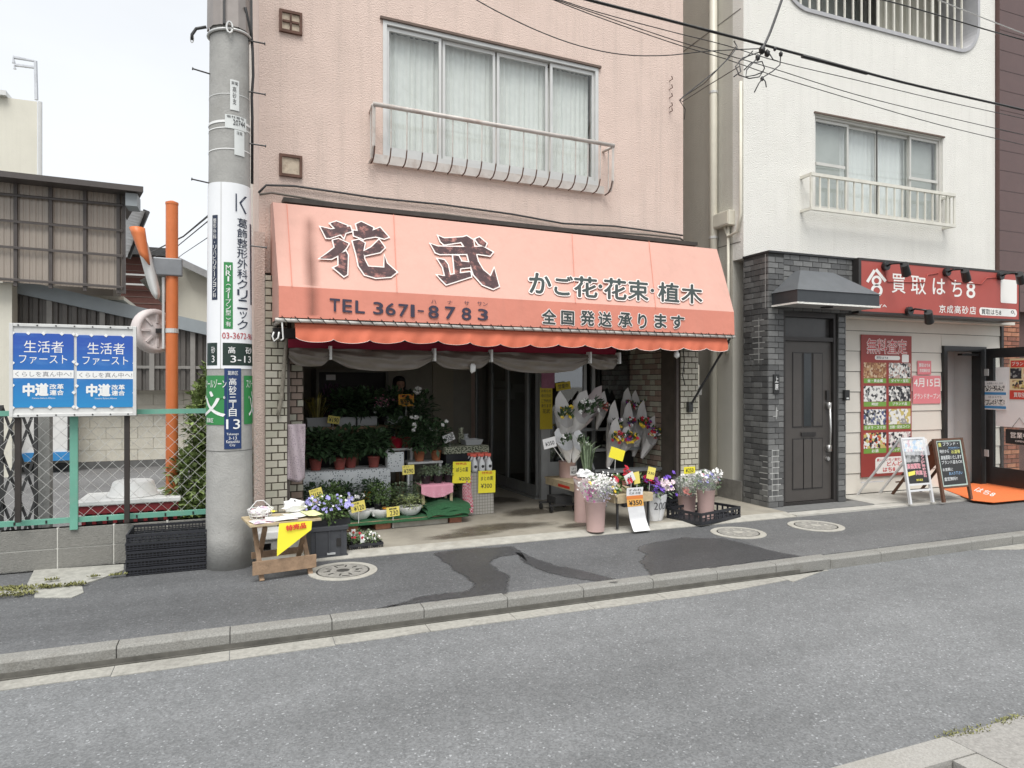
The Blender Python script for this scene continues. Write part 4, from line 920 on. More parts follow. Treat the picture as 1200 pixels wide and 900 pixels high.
pm = [mosaic('print coins', [O1, (.5, .3, .15), (.25, .1, .05), (.6, .45, .3)], 40), mosaic('print jewels', [W1, (.5, .35, .3), G1, W1, K1], 34), mosaic('print silver', [W1, G1, W1, K1, W1], 30), mosaic('print bags', [K1, G1, W1, K1], 28),
      mosaic('print cameras', [K1, W1, (.08, .1, .2), G1, W1], 30), mosaic('print coins two', [W1, Y1, W1, G1], 26), mosaic('print bottles', [W1, W1, K1, (.5, .1, .05), Y1], 28), mosaic('print gear', [K1, W1, G1, W1, (.5, .4, .4)], 26)]
names = ['金・貴金属', 'ダイヤ・宝石', '時計', 'ブランド品', 'カメラ・スマホ', '古銭・記念コイン', 'お酒', 'バッグ・小物']
for i in range(8):
    c_, r_ = i % 2, i//2; u0 = .045 + c_*.49; u1 = u0+.44; v1 = .805 - r_*.165; v0 = v1-.145
    decal('goods_photo', [(u0, v0+.035), (u1, v0+.035), (u1, v1), (u0, v1)], pom, pm[i], po); decal('caption_bar', [(u0, v0), (u1, v0), (u1, v0+.033), (u0, v0+.033)], pom, m_green, po)
    lt = MB(); n_ = len(names[i]); cw = min(.40, .055*n_+.02); um = (u0+u1)/2; letter(lt, names[i], pom, um-cw/2, um+cw/2, v0+.006, v0+.028, off=.03, h=.002); lt.build('lettering', m_swht, po)
decal('speech_panel', rrect(.27, .97, .02, .135, .05, .02), pom, m_swht, po)
lt = MB(); letter(lt, '買いたいモノ査定します', pom, .30, .93, .105, .125, off=.02, h=.002); letter(lt, 'どんどん', pom, .50, .90, .07, .10, off=.04, h=.002); letter(lt, 'はち8', pom, .42, .66, .03, .06, off=.04, h=.002); lt.build('lettering', mat('poster letter red', (.55, .03, .04), .5, var=0), po)
# pink opening notice: two sheets
m_pinkp = mat('pink notice paper', (.70, .22, .24), .6, var=.03)
def sheetpx(name, lab, cat, pts, y, m, group=None, th=.003, fr=S):
    P = [fr.hy(x, yy, y) for x, yy in pts]; x0 = min(p.x for p in P); x1 = max(p.x for p in P)
    z1 = (P[0].z+P[1].z)/2; z0 = (P[2].z+P[3].z)/2
    t = thing(name, lab, cat, fr, ((x0+x1)/2, y, z0), group); MB().box(x0, x1, y-th, y, z0, z1).build('sheet', m, t)
    def mp(u, v, h=0): return V((x0+(x1-x0)*u, y-th-h, z0+(z1-z0)*v))
    return t, mp
t, mp = sheetpx('notice_sheet', 'small pink square notice above the larger pink date notice on the siding', 'notice', [(1075, 422.5), (1091, 423), (1091, 439), (1075, 439)], SY-.008, m_pinkp)
lt = MB(); letter(lt, '買取はち8', mp, .1, .9, .55, .8, off=.03, h=.001); letter(lt, '京成高砂店', mp, .15, .9, .18, .42, off=.03, h=.001); lt.build('lettering', m_swht, t)
t, mp = sheetpx('notice_sheet', 'pink notice with an opening date in white on the cream siding', 'notice', [(1069.5, 440), (1101, 440.5), (1102, 473), (1070, 473)], SY-.008, m_pinkp)
lt = MB(); letter(lt, '4月15日', mp, .04, .96, .60, .90, off=.03, h=.001); letter(lt, 'グランドオープン!', mp, .03, .97, .17, .37, off=.02, h=.001); lt.build('lettering', m_swht, t)
# doorway of the buying shop
dw = thing('shop_doorway', 'black framed open doorway of the buying shop with a pale room behind', 'doorway', S, ((PX0+PX1)/2, SY, .03))
MB().box(PX0, PX0+.07, SY-.04, SY+.1, .03, PZ1).box(PX1-.12, PX1, SY-.04, SY+.1, .03, PZ1).box(PX0+.07, PX1-.12, SY-.04, SY+.1, PZ1-.07, PZ1).build('frame', m_blk, dw)
m_pale = mat('pale room wall', (.62, .64, .63), .7, var=.03)
MB().box(PX0-.3, PX1+.9, SY+.45, SY+.5, .03, 2.6).build('room_wall', m_pale, dw)
MB().box(PX0-.3, PX0-.25, SY+.1, SY+.45, .03, 2.6).build('room_wall', m_pale, dw)
ipx = S.hy(1121, 500, SY+.5).x
MB().box(ipx, PX1+.5, SY+.24, SY+.28, .03, 2.45).build('partition', mat('pale partition', (.72, .75, .75), .5, var=.02), dw)
MB().box(PX1+.001, PX1+.04, SY+.101, SY+.5, .03, 2.6).build('room_wall', m_pale, dw)
MB().box(PX0+.4, PX1-.14, SY-.02, SY+.05, PZ1-.13, PZ1-.1).build('door_closer', m_blk, dw)
# opened glass door, leaf swung out over the mat
dA = S.hz(1154, 573, .03); dr0 = V((PX1-.02, SY-.06, 0)); dz1 = S.hy(1150, 407, SY-.06).z
hinge = dr0; end = S.hz(1214, 577, .03); d_ = (V((end.x, end.y, 0))-hinge); d_.normalize(); DLn = .92; nn_ = V((d_.y, -d_.x, 0))
if nn_.dot(-hinge) < 0: nn_ = -nn_
print('door end', end, 'hinge', hinge)
gdoor = thing('glass_door', 'black framed glass door standing open with notices on its pane', 'door', S, (hinge.x, hinge.y, .05))
def dm(a, b, h=0, z0=.05, z1=None): z1 = z1 or dz1-.02; return hinge + d_*(DLn*a) + V((0, 0, z0+(z1-z0)*b)) + nn_*h
def dbox(name, a0, a1, b0, b1, h0, h1, m, parent):
    P = [dm(a0, b0, h0), dm(a1, b0, h0), dm(a1, b0, h1), dm(a0, b0, h1), dm(a0, b1, h0), dm(a1, b1, h0), dm(a1, b1, h1), dm(a0, b1, h1)]
    return MB().add(P, [(0,3,2,1), (4,5,6,7), (0,1,5,4), (1,2,6,5), (2,3,7,6), (3,0,4,7)]).build(name, m, parent)
dbox('stile', 0, .13, 0, 1, -.02, .02, m_blk, gdoor); dbox('stile', .9, 1, 0, 1, -.02, .02, m_blk, gdoor); dbox('rail', .13, .9, .93, 1, -.02, .02, m_blk, gdoor); dbox('rail', .13, .9, 0, .13, -.02, .02, m_blk, gdoor)
dbox('pane', .13, .9, .13, .93, -.004, .004, m_win, gdoor)
for b0 in (.2, .8): dbox('hinge', -.02, .05, b0, b0+.05, .02, .035, m_frame, gdoor)
m_pap = mat('white paper', (.78, .77, .76), .7, var=.03)
def dsheet(lab, a0, a1, b0, b1, m, h=.006):
    t = thing('notice_sheet', lab, 'notice', S, dm((a0+a1)/2, b0, h)); dbox('sheet', a0, a1, b0, b1, h, h+.003, m, t)
    return t, (lambda u, v, hh=0: dm(a0+(a1-a0)*u, b0+(b1-b0)*v, h+.003+hh))
dsheet('large blank white sheet on the glass door behind the smaller notices', .16, .88, .43, .86, m_pap, h=.005)
t, mp = dsheet('white notice with watch drawings and blue bands at the left of the glass door', -.06, .36, .55, .76, m_pap, h=.021)
m_blu = mat('print blue', (.06, .25, .5), .5, var=0)
for v in (.52, .04): decal('blue_band', [(0.02, v), (.98, v), (.98, v+.09), (.02, v+.09)], mp, m_blu, t)
lt = MB(); letter(lt, 'お買取 いたします', mp, .2, .85, .88, .95, off=.0, h=.001); letter(lt, '1点 からでも', mp, .25, .8, .40, .48, h=.001); lt.build('lettering', m_blkp, t)
decal('print', [(.08, .65), (.92, .65), (.92, .84), (.08, .84)], mp, mosaic('print watches', [W1, G1, W1, W1, K1], 60), t); decal('print', [(.08, .16), (.92, .16), (.92, .36), (.08, .36)], mp, mosaic('print small goods', [W1, W1, K1, W1, G1], 70), t)
m_flyr = mat('flyer cream', (.75, .62, .38), .5, var=.05)
t, mp = dsheet('colourful red and cream flyer with handbag photos on the glass door', .40, .86, .63, .92, m_flyr, h=.0095)
decal('red_band', [(0, 0), (1, 0), (1, .22), (0, .22)], mp, mat('flyer red', (.6, .06, .04), .5, var=0), t); decal('red_band', [(.04, .78), (.96, .78), (.96, .95), (.04, .95)], mp, MATS['flyer red'], t)
decal('print', [(.02, .5), (.42, .5), (.42, .76), (.02, .76)], mp, mosaic('print dark bag', [K1, K1, G1], 30), t); decal('print', [(.5, .5), (.96, .5), (.96, .76), (.5, .76)], mp, mosaic('print red goods', [(.6, .06, .05), W1, W1], 34), t); decal('print', [(.1, .26), (.96, .26), (.96, .46), (.1, .46)], mp, mosaic('print purses', [O1, Y1, (.75, .62, .38), K1], 28), t)
lt = MB(); letter(lt, 'ブランド買取', mp, .08, .92, .82, .92, off=.02, h=.002); letter(lt, '買取強化中', mp, .15, .85, .05, .17, off=.02, h=.002); lt.build('lettering', m_swht, t)
t = thing('open_plate', 'small black open plate hanging by a string on the glass door', 'sign', S, dm(.55, .3, .02)); dbox('plate', .34, .80, .31, .415, .010, .022, m_blk, t)
lt = MB(); mpp = lambda u, v, h=0: dm(.34+.46*u, .31+.105*v, .022+h); letter(lt, '営業中', mpp, .18, .82, .42, .82, off=.01, h=.001); letter(lt, 'OPEN', mpp, .35, .65, .16, .28, h=.001); lt.build('lettering', m_swht, t)
q = MB(); q.tube([dm(.42, .415, .016), dm(.56, .50, .012), dm(.70, .415, .016)], .003, 4); q.build('string', m_blk, t)
# orange mat
m_mat = mat('orange door mat', (.72, .17, .045), .9, var=.1, scale=60, bump=.3, bscale=200)
mq = [S.hz(*p, .031) for p in ((1090, 569.5), (1141, 567), (1226, 574), (1216, 583), (1166, 589), (1140, 587))]
mt = thing('door_mat', 'orange door mat with faint white print below the open glass door', 'door mat', S, (mq[2].x, mq[2].y, .03))
q = [S.hz(*p, .034) for p in ((1095, 569), (1150, 566), (1225, 573), (1218, 584), (1164, 589), (1140, 586.5))]
MB().slab([(p.x, p.y) for p in q][::-1], .0312, .038).build('mat', m_mat, mt)
mo = quadmap(S.hz(1141, 575, .0385), S.hz(1163, 582, .0385), S.hz(1168, 578, .0385), S.hz(1147, 571, .0385), (0, 0, 1))
lt = MB(); letter(lt, 'はち8', mo, 0, 1, 0, 1, off=.03, h=.0005)
lt.build('lettering', m_swht, mt)
# A boards: legs given by ground contact and top points
m_whm = mat('white metal frame', (.70, .70, .70), .4, .2, var=.05); m_woodd = mat('dark brown wood', (.11, .05, .028), .55, var=.2, scale=12)
def aboard(name, lab, fl, fr2, tl, tr, back, m, board_v, leg_w, boardmat, sheet=None):
    A, Bp = S.hz(*fl, .03), S.hz(*fr2, .03); wv = (Bp-A); wv.z = 0
    w1 = wv.normalized(); out_ = V((w1.y, -w1.x, 0));  out_ = out_ if out_.y < 0 else -out_
    lean = .17
    def solve(px, py, base):      # point on the leaning plane through A,B
        n_ = (w1.cross(V((0, 0, 1)) - out_*lean)).normalized(); c, d = S.ray(px, py); t = (A-c).dot(n_)/d.dot(n_); return c+d*t
    C, Dp = solve(*tr, Bp), solve(*tl, A)
    nrm = (Bp-A).cross(Dp-A).normalized(); nrm = nrm if nrm.y < 0 else -nrm
    H = ((Dp-A).length + (C-Bp).length)/2; up = ((Dp-A).normalized()+(C-Bp).normalized()).normalized(); W = (Bp-A).length
    # square the shape up
    up = (up - w1*up.dot(w1)); up.normalize()
    mid = (A+Bp)/2; W2 = ((Dp-C).length+W)/2; A = mid-w1*W2/2
    t = thing(name, lab, 'sign board', S, (mid.x, mid.y, .03))
    P = lambda a, b, h=0: A + w1*(W2*a) + up*(H*b) + nrm*h
    def pb(nm, a0, a1, b0, b1, h0, h1, mm, par=t):
        Q = [P(a0, b0, h0), P(a1, b0, h0), P(a1, b0, h1), P(a0, b0, h1), P(a0, b1, h0), P(a1, b1, h0), P(a1, b1, h1), P(a0, b1, h1)]
        return MB().add(Q, [(0,3,2,1), (4,5,6,7), (0,1,5,4), (1,2,6,5), (2,3,7,6), (3,0,4,7)]).build(nm, mm, par)
    lw = leg_w/W2
    pb('leg', 0, lw, 0, 1, -.015, .015, m); pb('leg', 1-lw, 1, 0, 1, -.015, .015, m)
    pb('rail', lw, 1-lw, 1-.03, 1, -.013, .013, m); pb('rail', lw, 1-lw, board_v-.03, board_v, -.013, .013, m)
    bd = pb('board', lw, 1-lw, board_v, .97, -.008, .004, boardmat)
    # back legs
    bk = -nrm; bk.z = 0; bk.normalize(); spread = back
    for s_ in (0.02, .98):
        top = P(s_, .96, -.02); foot = V((top.x, top.y, .03)) + bk*spread; MB().bar(top, foot, leg_w*.8, .02, up=(1, 0, 0)).build('leg', m, t)
    f0 = P(.02, .96, -.02); f1 = P(.98, .96, -.02); g0 = V((f0.x, f0.y, .2))+bk*(spread*.9); g1 = V((f1.x, f1.y, .2))+bk*(spread*.9); MB().bar(g0, g1, .02, .015).build('stretcher', m, t)
    pb('stretcher', lw, 1-lw, .18, .21, -.01, .01, m) if m is m_whm else None
    return t, (lambda u, v, h=0: P(lw+(1-2*lw)*u, board_v+(.97-board_v)*v, .004+h)), bd, P, bk, W2, H
t, mp, bd, P, bk, W2, H = aboard('sign_stand', 'white metal stand with a colourful plastic covered poster outside the buying shop', (1066, 591), (1094, 588.5), (1055, 513), (1083, 512), .62, m_whm, .30, .03, m_blk)
decal('print', [(.0, .72), (1, .72), (1, .98), (0, .98)], mp, mosaic('print sky blue', [W1, (.35, .55, .75), W1, W1, (.6, .3, .35)], 30), t); decal('print', [(.0, .48), (.72, .48), (.72, .715), (0, .715)], mp, mosaic('print grey photo', [G1, (.15, .15, .15), (.4, .4, .4)], 24), t)
m_mag = mat('print magenta', (.62, .09, .16), .5, var=0)
lt = MB(); letter(lt, '高価買取', mp, .05, .70, .33, .45, off=.06, h=.001); letter(lt, '実施', mp, .42, .74, .19, .29, off=.06, h=.001); column(lt, 'ブランド時計宝石', mp, .78, .93, .12, .72, off=.05, h=.001); lt.build('lettering_outline', m_swht, t)
lt = MB(); letter(lt, '高価買取', mp, .05, .70, .33, .45, off=.02, h=.002); letter(lt, '実施', mp, .42, .74, .19, .29, off=.02, h=.002); column(lt, 'ブランド時計宝石', mp, .78, .93, .12, .72, off=.01, h=.002); lt.build('lettering', m_mag, t)
m_yel = mat('yellow card', (.80, .70, .12), .6, var=.04)
decal('yellow_flash', [(.05, .17), (.38, .2), (.40, .29), (.05, .26)], mp, m_yel, t); lt = MB(); letter(lt, '無料査定', mp, .4, .72, .05, .1, off=.02, h=.001); lt.build('lettering', m_yel, t)
MB().grid(lambda u, v: mp(-.04+1.14*u+.05*v*(1-v), 1.03-.38*v-.03*u, .02+.015*math.sin(u*7)+.01*v), 10, 4).build('plastic_cover', film('clear plastic film', (.85, .87, .9), .35, .15), t)
t, mp, bd, P, bk, W2, H = aboard('chalk_board', 'brown wooden A-frame chalkboard with white and yellow handwriting', (1105, 589), (1139, 585.5), (1091, 514), (1126, 513.5), .55, m_woodd, .24, .04, m_blk)
fm = MB()
m_pgr = mat('pale green edge', (.42, .52, .47), .6)
for a0, a1, b0, b1 in ((0, .05, 0, 1), (.95, 1, 0, 1), (.05, .95, 0, .03), (.05, .95, .97, 1)):
    fm.add([mp(a0, b0, .003), mp(a1, b0, .003), mp(a1, b1, .003), mp(a0, b1, .003)], [(0, 1, 2, 3)])
fm.build('inner_edge', m_pgr, t)
m_chalk = mat('chalk white', (.72, .74, .74), .9, var=0); m_chy = mat('chalk yellow', (.72, .72, .2), .9, var=0); m_chb = mat('chalk blue', (.3, .5, .75), .9, var=0)
for s_, u0, u1, v0, v1, m in (('ブランド・', .26, .86, .88, .96, m_chalk), ('貴', .08, .2, .86, .95, m_chy), ('アクセサリー', .45, .9, .79, .85, m_chb), ('時計から', .1, .45, .72, .80, m_chalk), ('お酒等', .55, .9, .70, .78, m_chy), ('高価買取いたします', .1, .92, .58, .67, m_chalk), ('ブランド品もOK', .1, .92, .48, .56, m_chalk), ('お気軽に', .1, .5, .33, .40, m_chalk), ('お入り下さい', .32, .85, .24, .31, m_chb), ('査定無料!!', .1, .62, .12, .2, m_chalk)):
    lt = MB(); letter(lt, s_, mp, u0, u1, v0, v1, off=.01, h=.002, slant=.02); lt.build('lettering', m, t)
# far panel of the chalkboard
tp0, tp1 = P(.04, .97, -.03), P(.96, .97, -.03); lo = bk*.42
MB().add([tp0, tp1, V((tp1.x, tp1.y, .30))+lo, V((tp0.x, tp0.y, .30))+lo], [(0, 1, 2, 3)]).build('back_board', m_woodd, t, solid=.012)
# ================================================================== LEFT SIDE: block wall, fence, boards, mirror, houses
m_block = mat('concrete block', (.215, .21, .19), .93, var=.12, scale=30, bump=.6, bscale=90, dirt=(.16, .155, .14, .55), dscale=2.5)
m_mrt = mat('pale block joint', (.62, .61, .56), .9, var=.1, scale=10)
bw = thing('block_wall', 'low grey concrete block wall carrying the chain link fence', 'wall', S, (-1.5, 6.5, 0))
jx = [S.hy(p, 640, 6.5).x for p in (67, 133)]; bl = jx[1]-jx[0]
WZ = .335
MB().box(-9.2, .14, 6.505, 6.57, .0, WZ-.004).build('mortar', m_mrt, bw)
x = jx[0] - bl*18
while x < .14:
    for r_ in range(2):
        x1 = min(x+bl, .145); MB().box(x+.005, x1-.005, 6.497+rnd.uniform(0, .002), 6.574, r_*WZ/2+.004, (r_+1)*WZ/2-.004).build('block', m_block, bw, bevel=.003)
    x += bl
m_gfen = mat('green painted steel', (.14, .36, .27), .5, var=.1, dirt=(.3, .35, .3, .4), dscale=8)
FYY = 6.53
ft = S.hy(200, 482, FYY).z; fbz = S.hy(120, 607, FYY).z
fe = thing('chain_link_fence', 'chain link fence with green posts and rails on the block wall', 'fence', S, (-1.5, FYY, WZ))
def rail(n, x0, x1, z): MB().box(x0, x1, FYY-.02, FYY+.02, z-.02, z+.02).build(n, m_gfen, fe)
rail('top_rail', -9, .12, ft); rail('bottom_rail', -9, .12, fbz)
cl_ = MB()
px_ = S.hy(88, 550, FYY).x
for x in (px_, px_-2.0, px_-4.0, px_-6):
    MB().box(x-.028, x+.028, FYY-.052, FYY-.022, WZ-.02, ft+.05).build('post', m_gfen, fe)
x = px_-6
while x < .1:
    MB().box(x-.006, x+.006, FYY-.026, FYY-.0205, fbz-.012, fbz+.012).build('clip', m_blk, fe); x += .215
m_wire = mat('galvanised wire', (.66, .66, .63), .45, .5, var=.1)
wm = MB(); pitch = .104; z0, z1 = fbz-.02, ft; nz = 17; hz_ = (z1-z0)/nz
x = -8.0; k = 0
while x < .13:
    pts = []
    for i in range(nz+1): pts.append((x + (pitch/2 if (i+k) % 2 else 0) + rnd.uniform(-.002, .002), FYY + .004*(1 if i % 2 else -1), z0+hz_*i))
    wm.tube(pts, .0023, 3); x += pitch/2; k += 1
    if k % 2 == 0: pass
wm.build('wire_mesh', m_wire, fe, kind='stuff')
# campaign board
BYY = 6.40
A_, B_, C_, D_ = S.hy(11, 377, BYY), S.hy(160, 384, BYY), S.hy(159, 487, BYY), S.hy(12, 489, BYY)
bx0, bx1, bz1, bz0 = A_.x, B_.x, (A_.z+B_.z)/2, (C_.z+D_.z)/2
m_brd = mat('weathered white board', (.62, .62, .60), .7, var=.06, dirt=(.35, .34, .31, .4), dscale=5)
cb = thing('notice_board', 'white wooden notice board fixed to the fence behind two blue posters', 'notice board', S, ((bx0+bx1)/2, BYY, bz0))
MB().box(bx0+.012, bx1-.012, BYY, BYY+.02, bz0+.012, bz1-.012).build('panel', m_brd, cb)
MB().box(bx0, bx0+.025, BYY-.012, BYY+.025, bz0, bz1).box(bx1-.025, bx1, BYY-.012, BYY+.025, bz0, bz1).box(bx0+.0255, bx1-.0255, BYY-.011, BYY+.0245, bz1-.025, bz1).box(bx0+.0255, bx1-.0255, BYY-.011, BYY+.0245, bz0, bz0+.025).build('frame', m_brd, cb, bevel=.003)
m_brw = mat('dark brown square post', (.035, .028, .024), .6, var=.2)
for p in (21.5, 149): x = S.hy(p, 550, BYY+.05).x; MB().box(x-.019, x+.019, BYY+.026, BYY+.064, S.hy(p, 612, BYY+.05).z, bz1-.1).build('post', m_brw, cb)
sc_ = MB()
for i in range(7):
    for z in (bz0+.014, bz1-.014): MB().cyl((bx0+.06+i*(bx1-bx0-.12)/6, BYY-.012, z), (bx0+.06+i*(bx1-bx0-.12)/6, BYY-.016, z), .006, n=6).build('screw', m_blk, cb)
def gradmat(name, c0, c1, cloud):
    m = mat(name, c0, .45, var=0); nt = m.node_tree; N, L = nt.nodes, nt.links
    tc = N.new('ShaderNodeTexCoord'); ns = N.new('ShaderNodeTexNoise'); mp = N.new('ShaderNodeMapping'); mp.inputs['Scale'].default_value = (2, 2, 7); L.new(tc.outputs['Object'], mp.inputs[0]); L.new(mp.outputs[0], ns.inputs['Vector']); ns.inputs['Detail'].default_value = 5; ns.inputs['Scale'].default_value = 1.4
    sx = N.new('ShaderNodeSeparateXYZ'); L.new(tc.outputs['Object'], sx.inputs[0]); mr = N.new('ShaderNodeMapRange'); mr.inputs[1].default_value = 0; mr.inputs[2].default_value = .5; L.new(sx.outputs['Z'], mr.inputs[0])
    mx = N.new('ShaderNodeMix'); mx.data_type = 'RGBA'; mx.inputs[6].default_value = (*c1, 1); mx.inputs[7].default_value = (*c0, 1); L.new(mr.outputs[0], mx.inputs[0])
    m2 = N.new('ShaderNodeMix'); m2.data_type = 'RGBA'; m2.inputs[7].default_value = (*cloud, 1); L.new(mx.outputs[2], m2.inputs[6]); r2 = N.new('ShaderNodeMapRange'); r2.inputs[1].default_value = .55; r2.inputs[2].default_value = .8; r2.inputs[4].default_value = .6; L.new(ns.outputs[0], r2.inputs[0]); L.new(r2.outputs[0], m2.inputs[0])
    L.new(m2.outputs[2], N['Principled BSDF'].inputs['Base Color']); return m
m_pblue = gradmat('poster blue', (.025, .09, .40), (.02, .24, .52), (.13, .33, .62))
def cposter(x0p, x1p, ytop, ybot, lab):
    P0, P1 = S.hy(x0p, ytop, BYY-.004), S.hy(x1p, ybot, BYY-.004); x0, x1, z1, z0 = P0.x, P1.x, P0.z, P1.z
    t = thing('campaign_poster', lab, 'poster', S, ((x0+x1)/2, BYY, z0), 'blue campaign posters on the board')
    MB().box(x0, x1, BYY-.006, BYY-.0005, z0, z1).build('sheet', m_pblue, t)
    mp = lambda u, v, h=0: V((x0+(x1-x0)*u, BYY-.006-h, z0+(z1-z0)*v))
    decal('white_band', [(0, .395), (1, .395), (1, .505), (0, .505)], mp, m_wht, t)
    lt = MB(); letter(lt, '生活者', mp, .18, .83, .74, .90, off=.0, h=.001); letter(lt, 'ファースト', mp, .10, .89, .59, .71, off=.0, h=.001); lt.build('lettering', m_wht, t)
    lt = MB(); letter(lt, 'くらしを真ん中へ!', mp, .04, .96, .415, .485, off=-.0, h=.002); lt.build('lettering', mat('grey print', (.2, .2, .22), .6, var=0), t)
    lt = MB(); letter(lt, '中道', mp, .17, .57, .16, .32, off=.07, h=.001); letter(lt, '改革', mp, .60, .83, .245, .315, off=.045, h=.001); letter(lt, '連合', mp, .60, .83, .165, .235, off=.045, h=.001); letter(lt, 'Centrist Reform Alliance', mp, .31, .69, .115, .135, off=0, h=.001); lt.build('lettering', m_wht, t)
    for k, (u, v) in enumerate([(0, 1), (.25, 1), (.5, 1), (.8, 1), (1, 1), (0, 0), (.3, 0), (.6, 0), (1, 0), (0, .6), (1, .62), (0, .3), (1, .2)]):
        c = mp(u, v, .001); MB().obox(c, .022, .004, .02, Matrix.Rotation(.7, 3, 'Y')).build('tape', m_wht, t) 
cposter(15, 86.5, 390, 477, 'blue campaign poster on the left half of the white board')
cposter(90, 157.5, 392.5, 477, 'blue campaign poster on the right half of the white board')
# traffic mirror
m_or = mat('orange painted steel', (.62, .17, .05), .45, var=.08, dirt=(.5, .2, .1, .4), dscale=3)
TY = 6.95
tp = S.hy(201.5, 240, TY)
tm = thing('traffic_mirror', 'orange traffic mirror post with two mirror heads behind the fence', 'traffic mirror', S, (tp.x, TY, 0))
q = MB(); q.smooth = True; q.cyl((tp.x, TY, 0), (tp.x, TY, tp.z), .052, n=16); q.build('post', m_or, tm)
MB().lathe(tp.x, TY, [(.055, tp.z), (.055, tp.z+.02), (.02, tp.z+.035)], 16).build('cap', m_or, tm)
mc = S.hy(182, 388, TY+.09)
nd = V((.62, -.78, .03)).normalized(); rot = nd.to_track_quat('Z', 'Y').to_matrix()
def dish(name, prof, c, m, par, n=28):
    q = MB(); q.smooth = True; vs = []
    for r_, h in prof:
        for i in range(n): t = 2*math.pi*i/n; vs.append(c + rot @ V((r_*math.cos(t), r_*math.sin(t), h)))
    fs = [(k*n+i, k*n+(i+1) % n, (k+1)*n+(i+1) % n, (k+1)*n+i) for k in range(len(prof)-1) for i in range(n)]
    q.add(vs, fs); return q.build(name, m, par)
m_mb = mat('pale pink mirror back', (.58, .52, .50), .6, var=.06)
hd = dish('mirror_head', [(.001, .03), (.06, .032), (.065, .026), (.15, .024), (.155, .034), (.185, .03), (.205, .0), (.205, -.05), (.195, -.06), (.001, -.03)], mc, m_mb, tm)
for i in range(8):
    t = i*math.pi/4; a = mc + rot @ V((.07*math.cos(t), .07*math.sin(t), .028)); b_ = mc + rot @ V((.15*math.cos(t), .15*math.sin(t), .028)); MB().bar(a, b_, .02, .02, up=tuple(nd)).build('rib', m_mb, hd)
MB().bar(mc+nd*.03, V((tp.x, TY-.03, mc.z)), .04, .04).build('clamp', m_blk, tm); MB().lathe(tp.x, TY, [(.056, mc.z-.02), (.056, mc.z+.02)], 16, close=False).build('clamp_band', m_frame, tm)
gb = S.hy(190, 312, TY)
MB().box(gb.x-.07, tp.x+.09, TY-.07, TY+.0, gb.z-.09, gb.z+.07).build('bracket', mat('grey bracket', (.22, .23, .24), .5, .4), tm, bevel=.01)
for k in (0, 1): MB().box(gb.x-.0+.055*k, gb.x+.02+.055*k, TY-.02, TY+.01, gb.z-.75, gb.z-.1).build('hanger_strap', m_frame, tm)
h0, h1 = S.hy(163, 272, TY-.1), S.hy(184, 350, TY-.1)
q = MB(); q.smooth = True
def shell(u, v): p = h0.lerp(h1, v); wd = .045*math.sqrt(max(.02, 1-(2*v-1)**4)); a = (u-.5)*2.2; return (p.x+wd*math.sin(a), p.y+.12*(1-math.cos(a))-.04, p.z)
q.grid(shell, 8, 14); q.build('mirror_head', m_frame, tm, solid=.015)
q = MB(); q.smooth = True
def visor(u, v): p = h0.lerp(h1, v*.42+.0*u); a = (u-.5)*2.4; return (p.x-.012+(.062-.02*v)*math.sin(a)-.0*v, p.y-.10+.10*(1-math.cos(a)), p.z+.03*(1-v)-.10*v*(u-.5))
q.grid(visor, 8, 5); q.build('visor', m_or, tm, solid=.012)
# things behind the fence
def boxpx(name, lab, cat, p0, p1, y, dp, m, z0=None, parent=None, nm='body', zz=None, bevel=0):
    a, b = S.hy(*p0, y), S.hy(*p1, y); zb = b.z if z0 is None else z0
    if parent is None: t = thing(name, lab, cat, S, ((a.x+b.x)/2, y, zb))
    else: t = parent
    MB().box(a.x, b.x, y, y+dp, zb, a.z).build(nm, m, t, bevel=bevel); return t
m_mar = mat('maroon plastic', (.22, .02, .025), .5, var=.15); m_whp = mat('white plastic', (.72, .72, .70), .5, var=.06, dirt=(.45, .44, .4, .4), dscale=5)
cy = 6.72; ca, cbb = S.hy(92, 594, cy), S.hy(209, 593, cy); cz = ca.z
ct = thing('storage_crate', 'dark red slatted crate behind the fence under a white lid', 'crate', S, ((ca.x+cbb.x)/2, cy+.2, 0))
MB().box(ca.x+.02, cbb.x-.02, cy+.03, cy+.48, .0, cz-.03).build('inner', m_groove, ct)
n = 9
for i in range(n+1): x = ca.x+.02+(cbb.x-ca.x-.06)*i/n; MB().box(x, x+.03, cy+.008, cy+.029, .0, cz-.07).build('slat', m_mar, ct)
MB().box(ca.x, cbb.x, cy, cy+.5, cz-.069, cz-.001).build('rim', m_mar, ct); MB().box(ca.x, cbb.x, cy, cy+.03, .2, .24).build('rail', m_mar, ct)
ld = thing('lid', 'worn white flat lid lying on the dark red crate', 'lid', S, ((ca.x+cbb.x)/2, cy+.25, cz))
MB().box(ca.x-.02, cbb.x+.02, cy-.02, cy+.5, cz, cz+.045).build('lid', m_whp, ld, bevel=.01)
bc = S.hy(156, 585, cy+.2); zb = cz+.046
q = MB(); q.smooth = True; R0_ = .205; q.lathe(bc.x, cy+.22, [(R0_+.01, zb), (R0_, zb+.012), (R0_-.012, zb+.014), (R0_-.04, zb+.115), (R0_-.055, zb+.13), (R0_-.1, zb+.133), (.001, zb+.133)], 28)
q.build('wash_basin', m_whp, base=(bc.x, cy+.22, zb), label='white round basin turned upside down on the lid behind the fence', cat='basin')
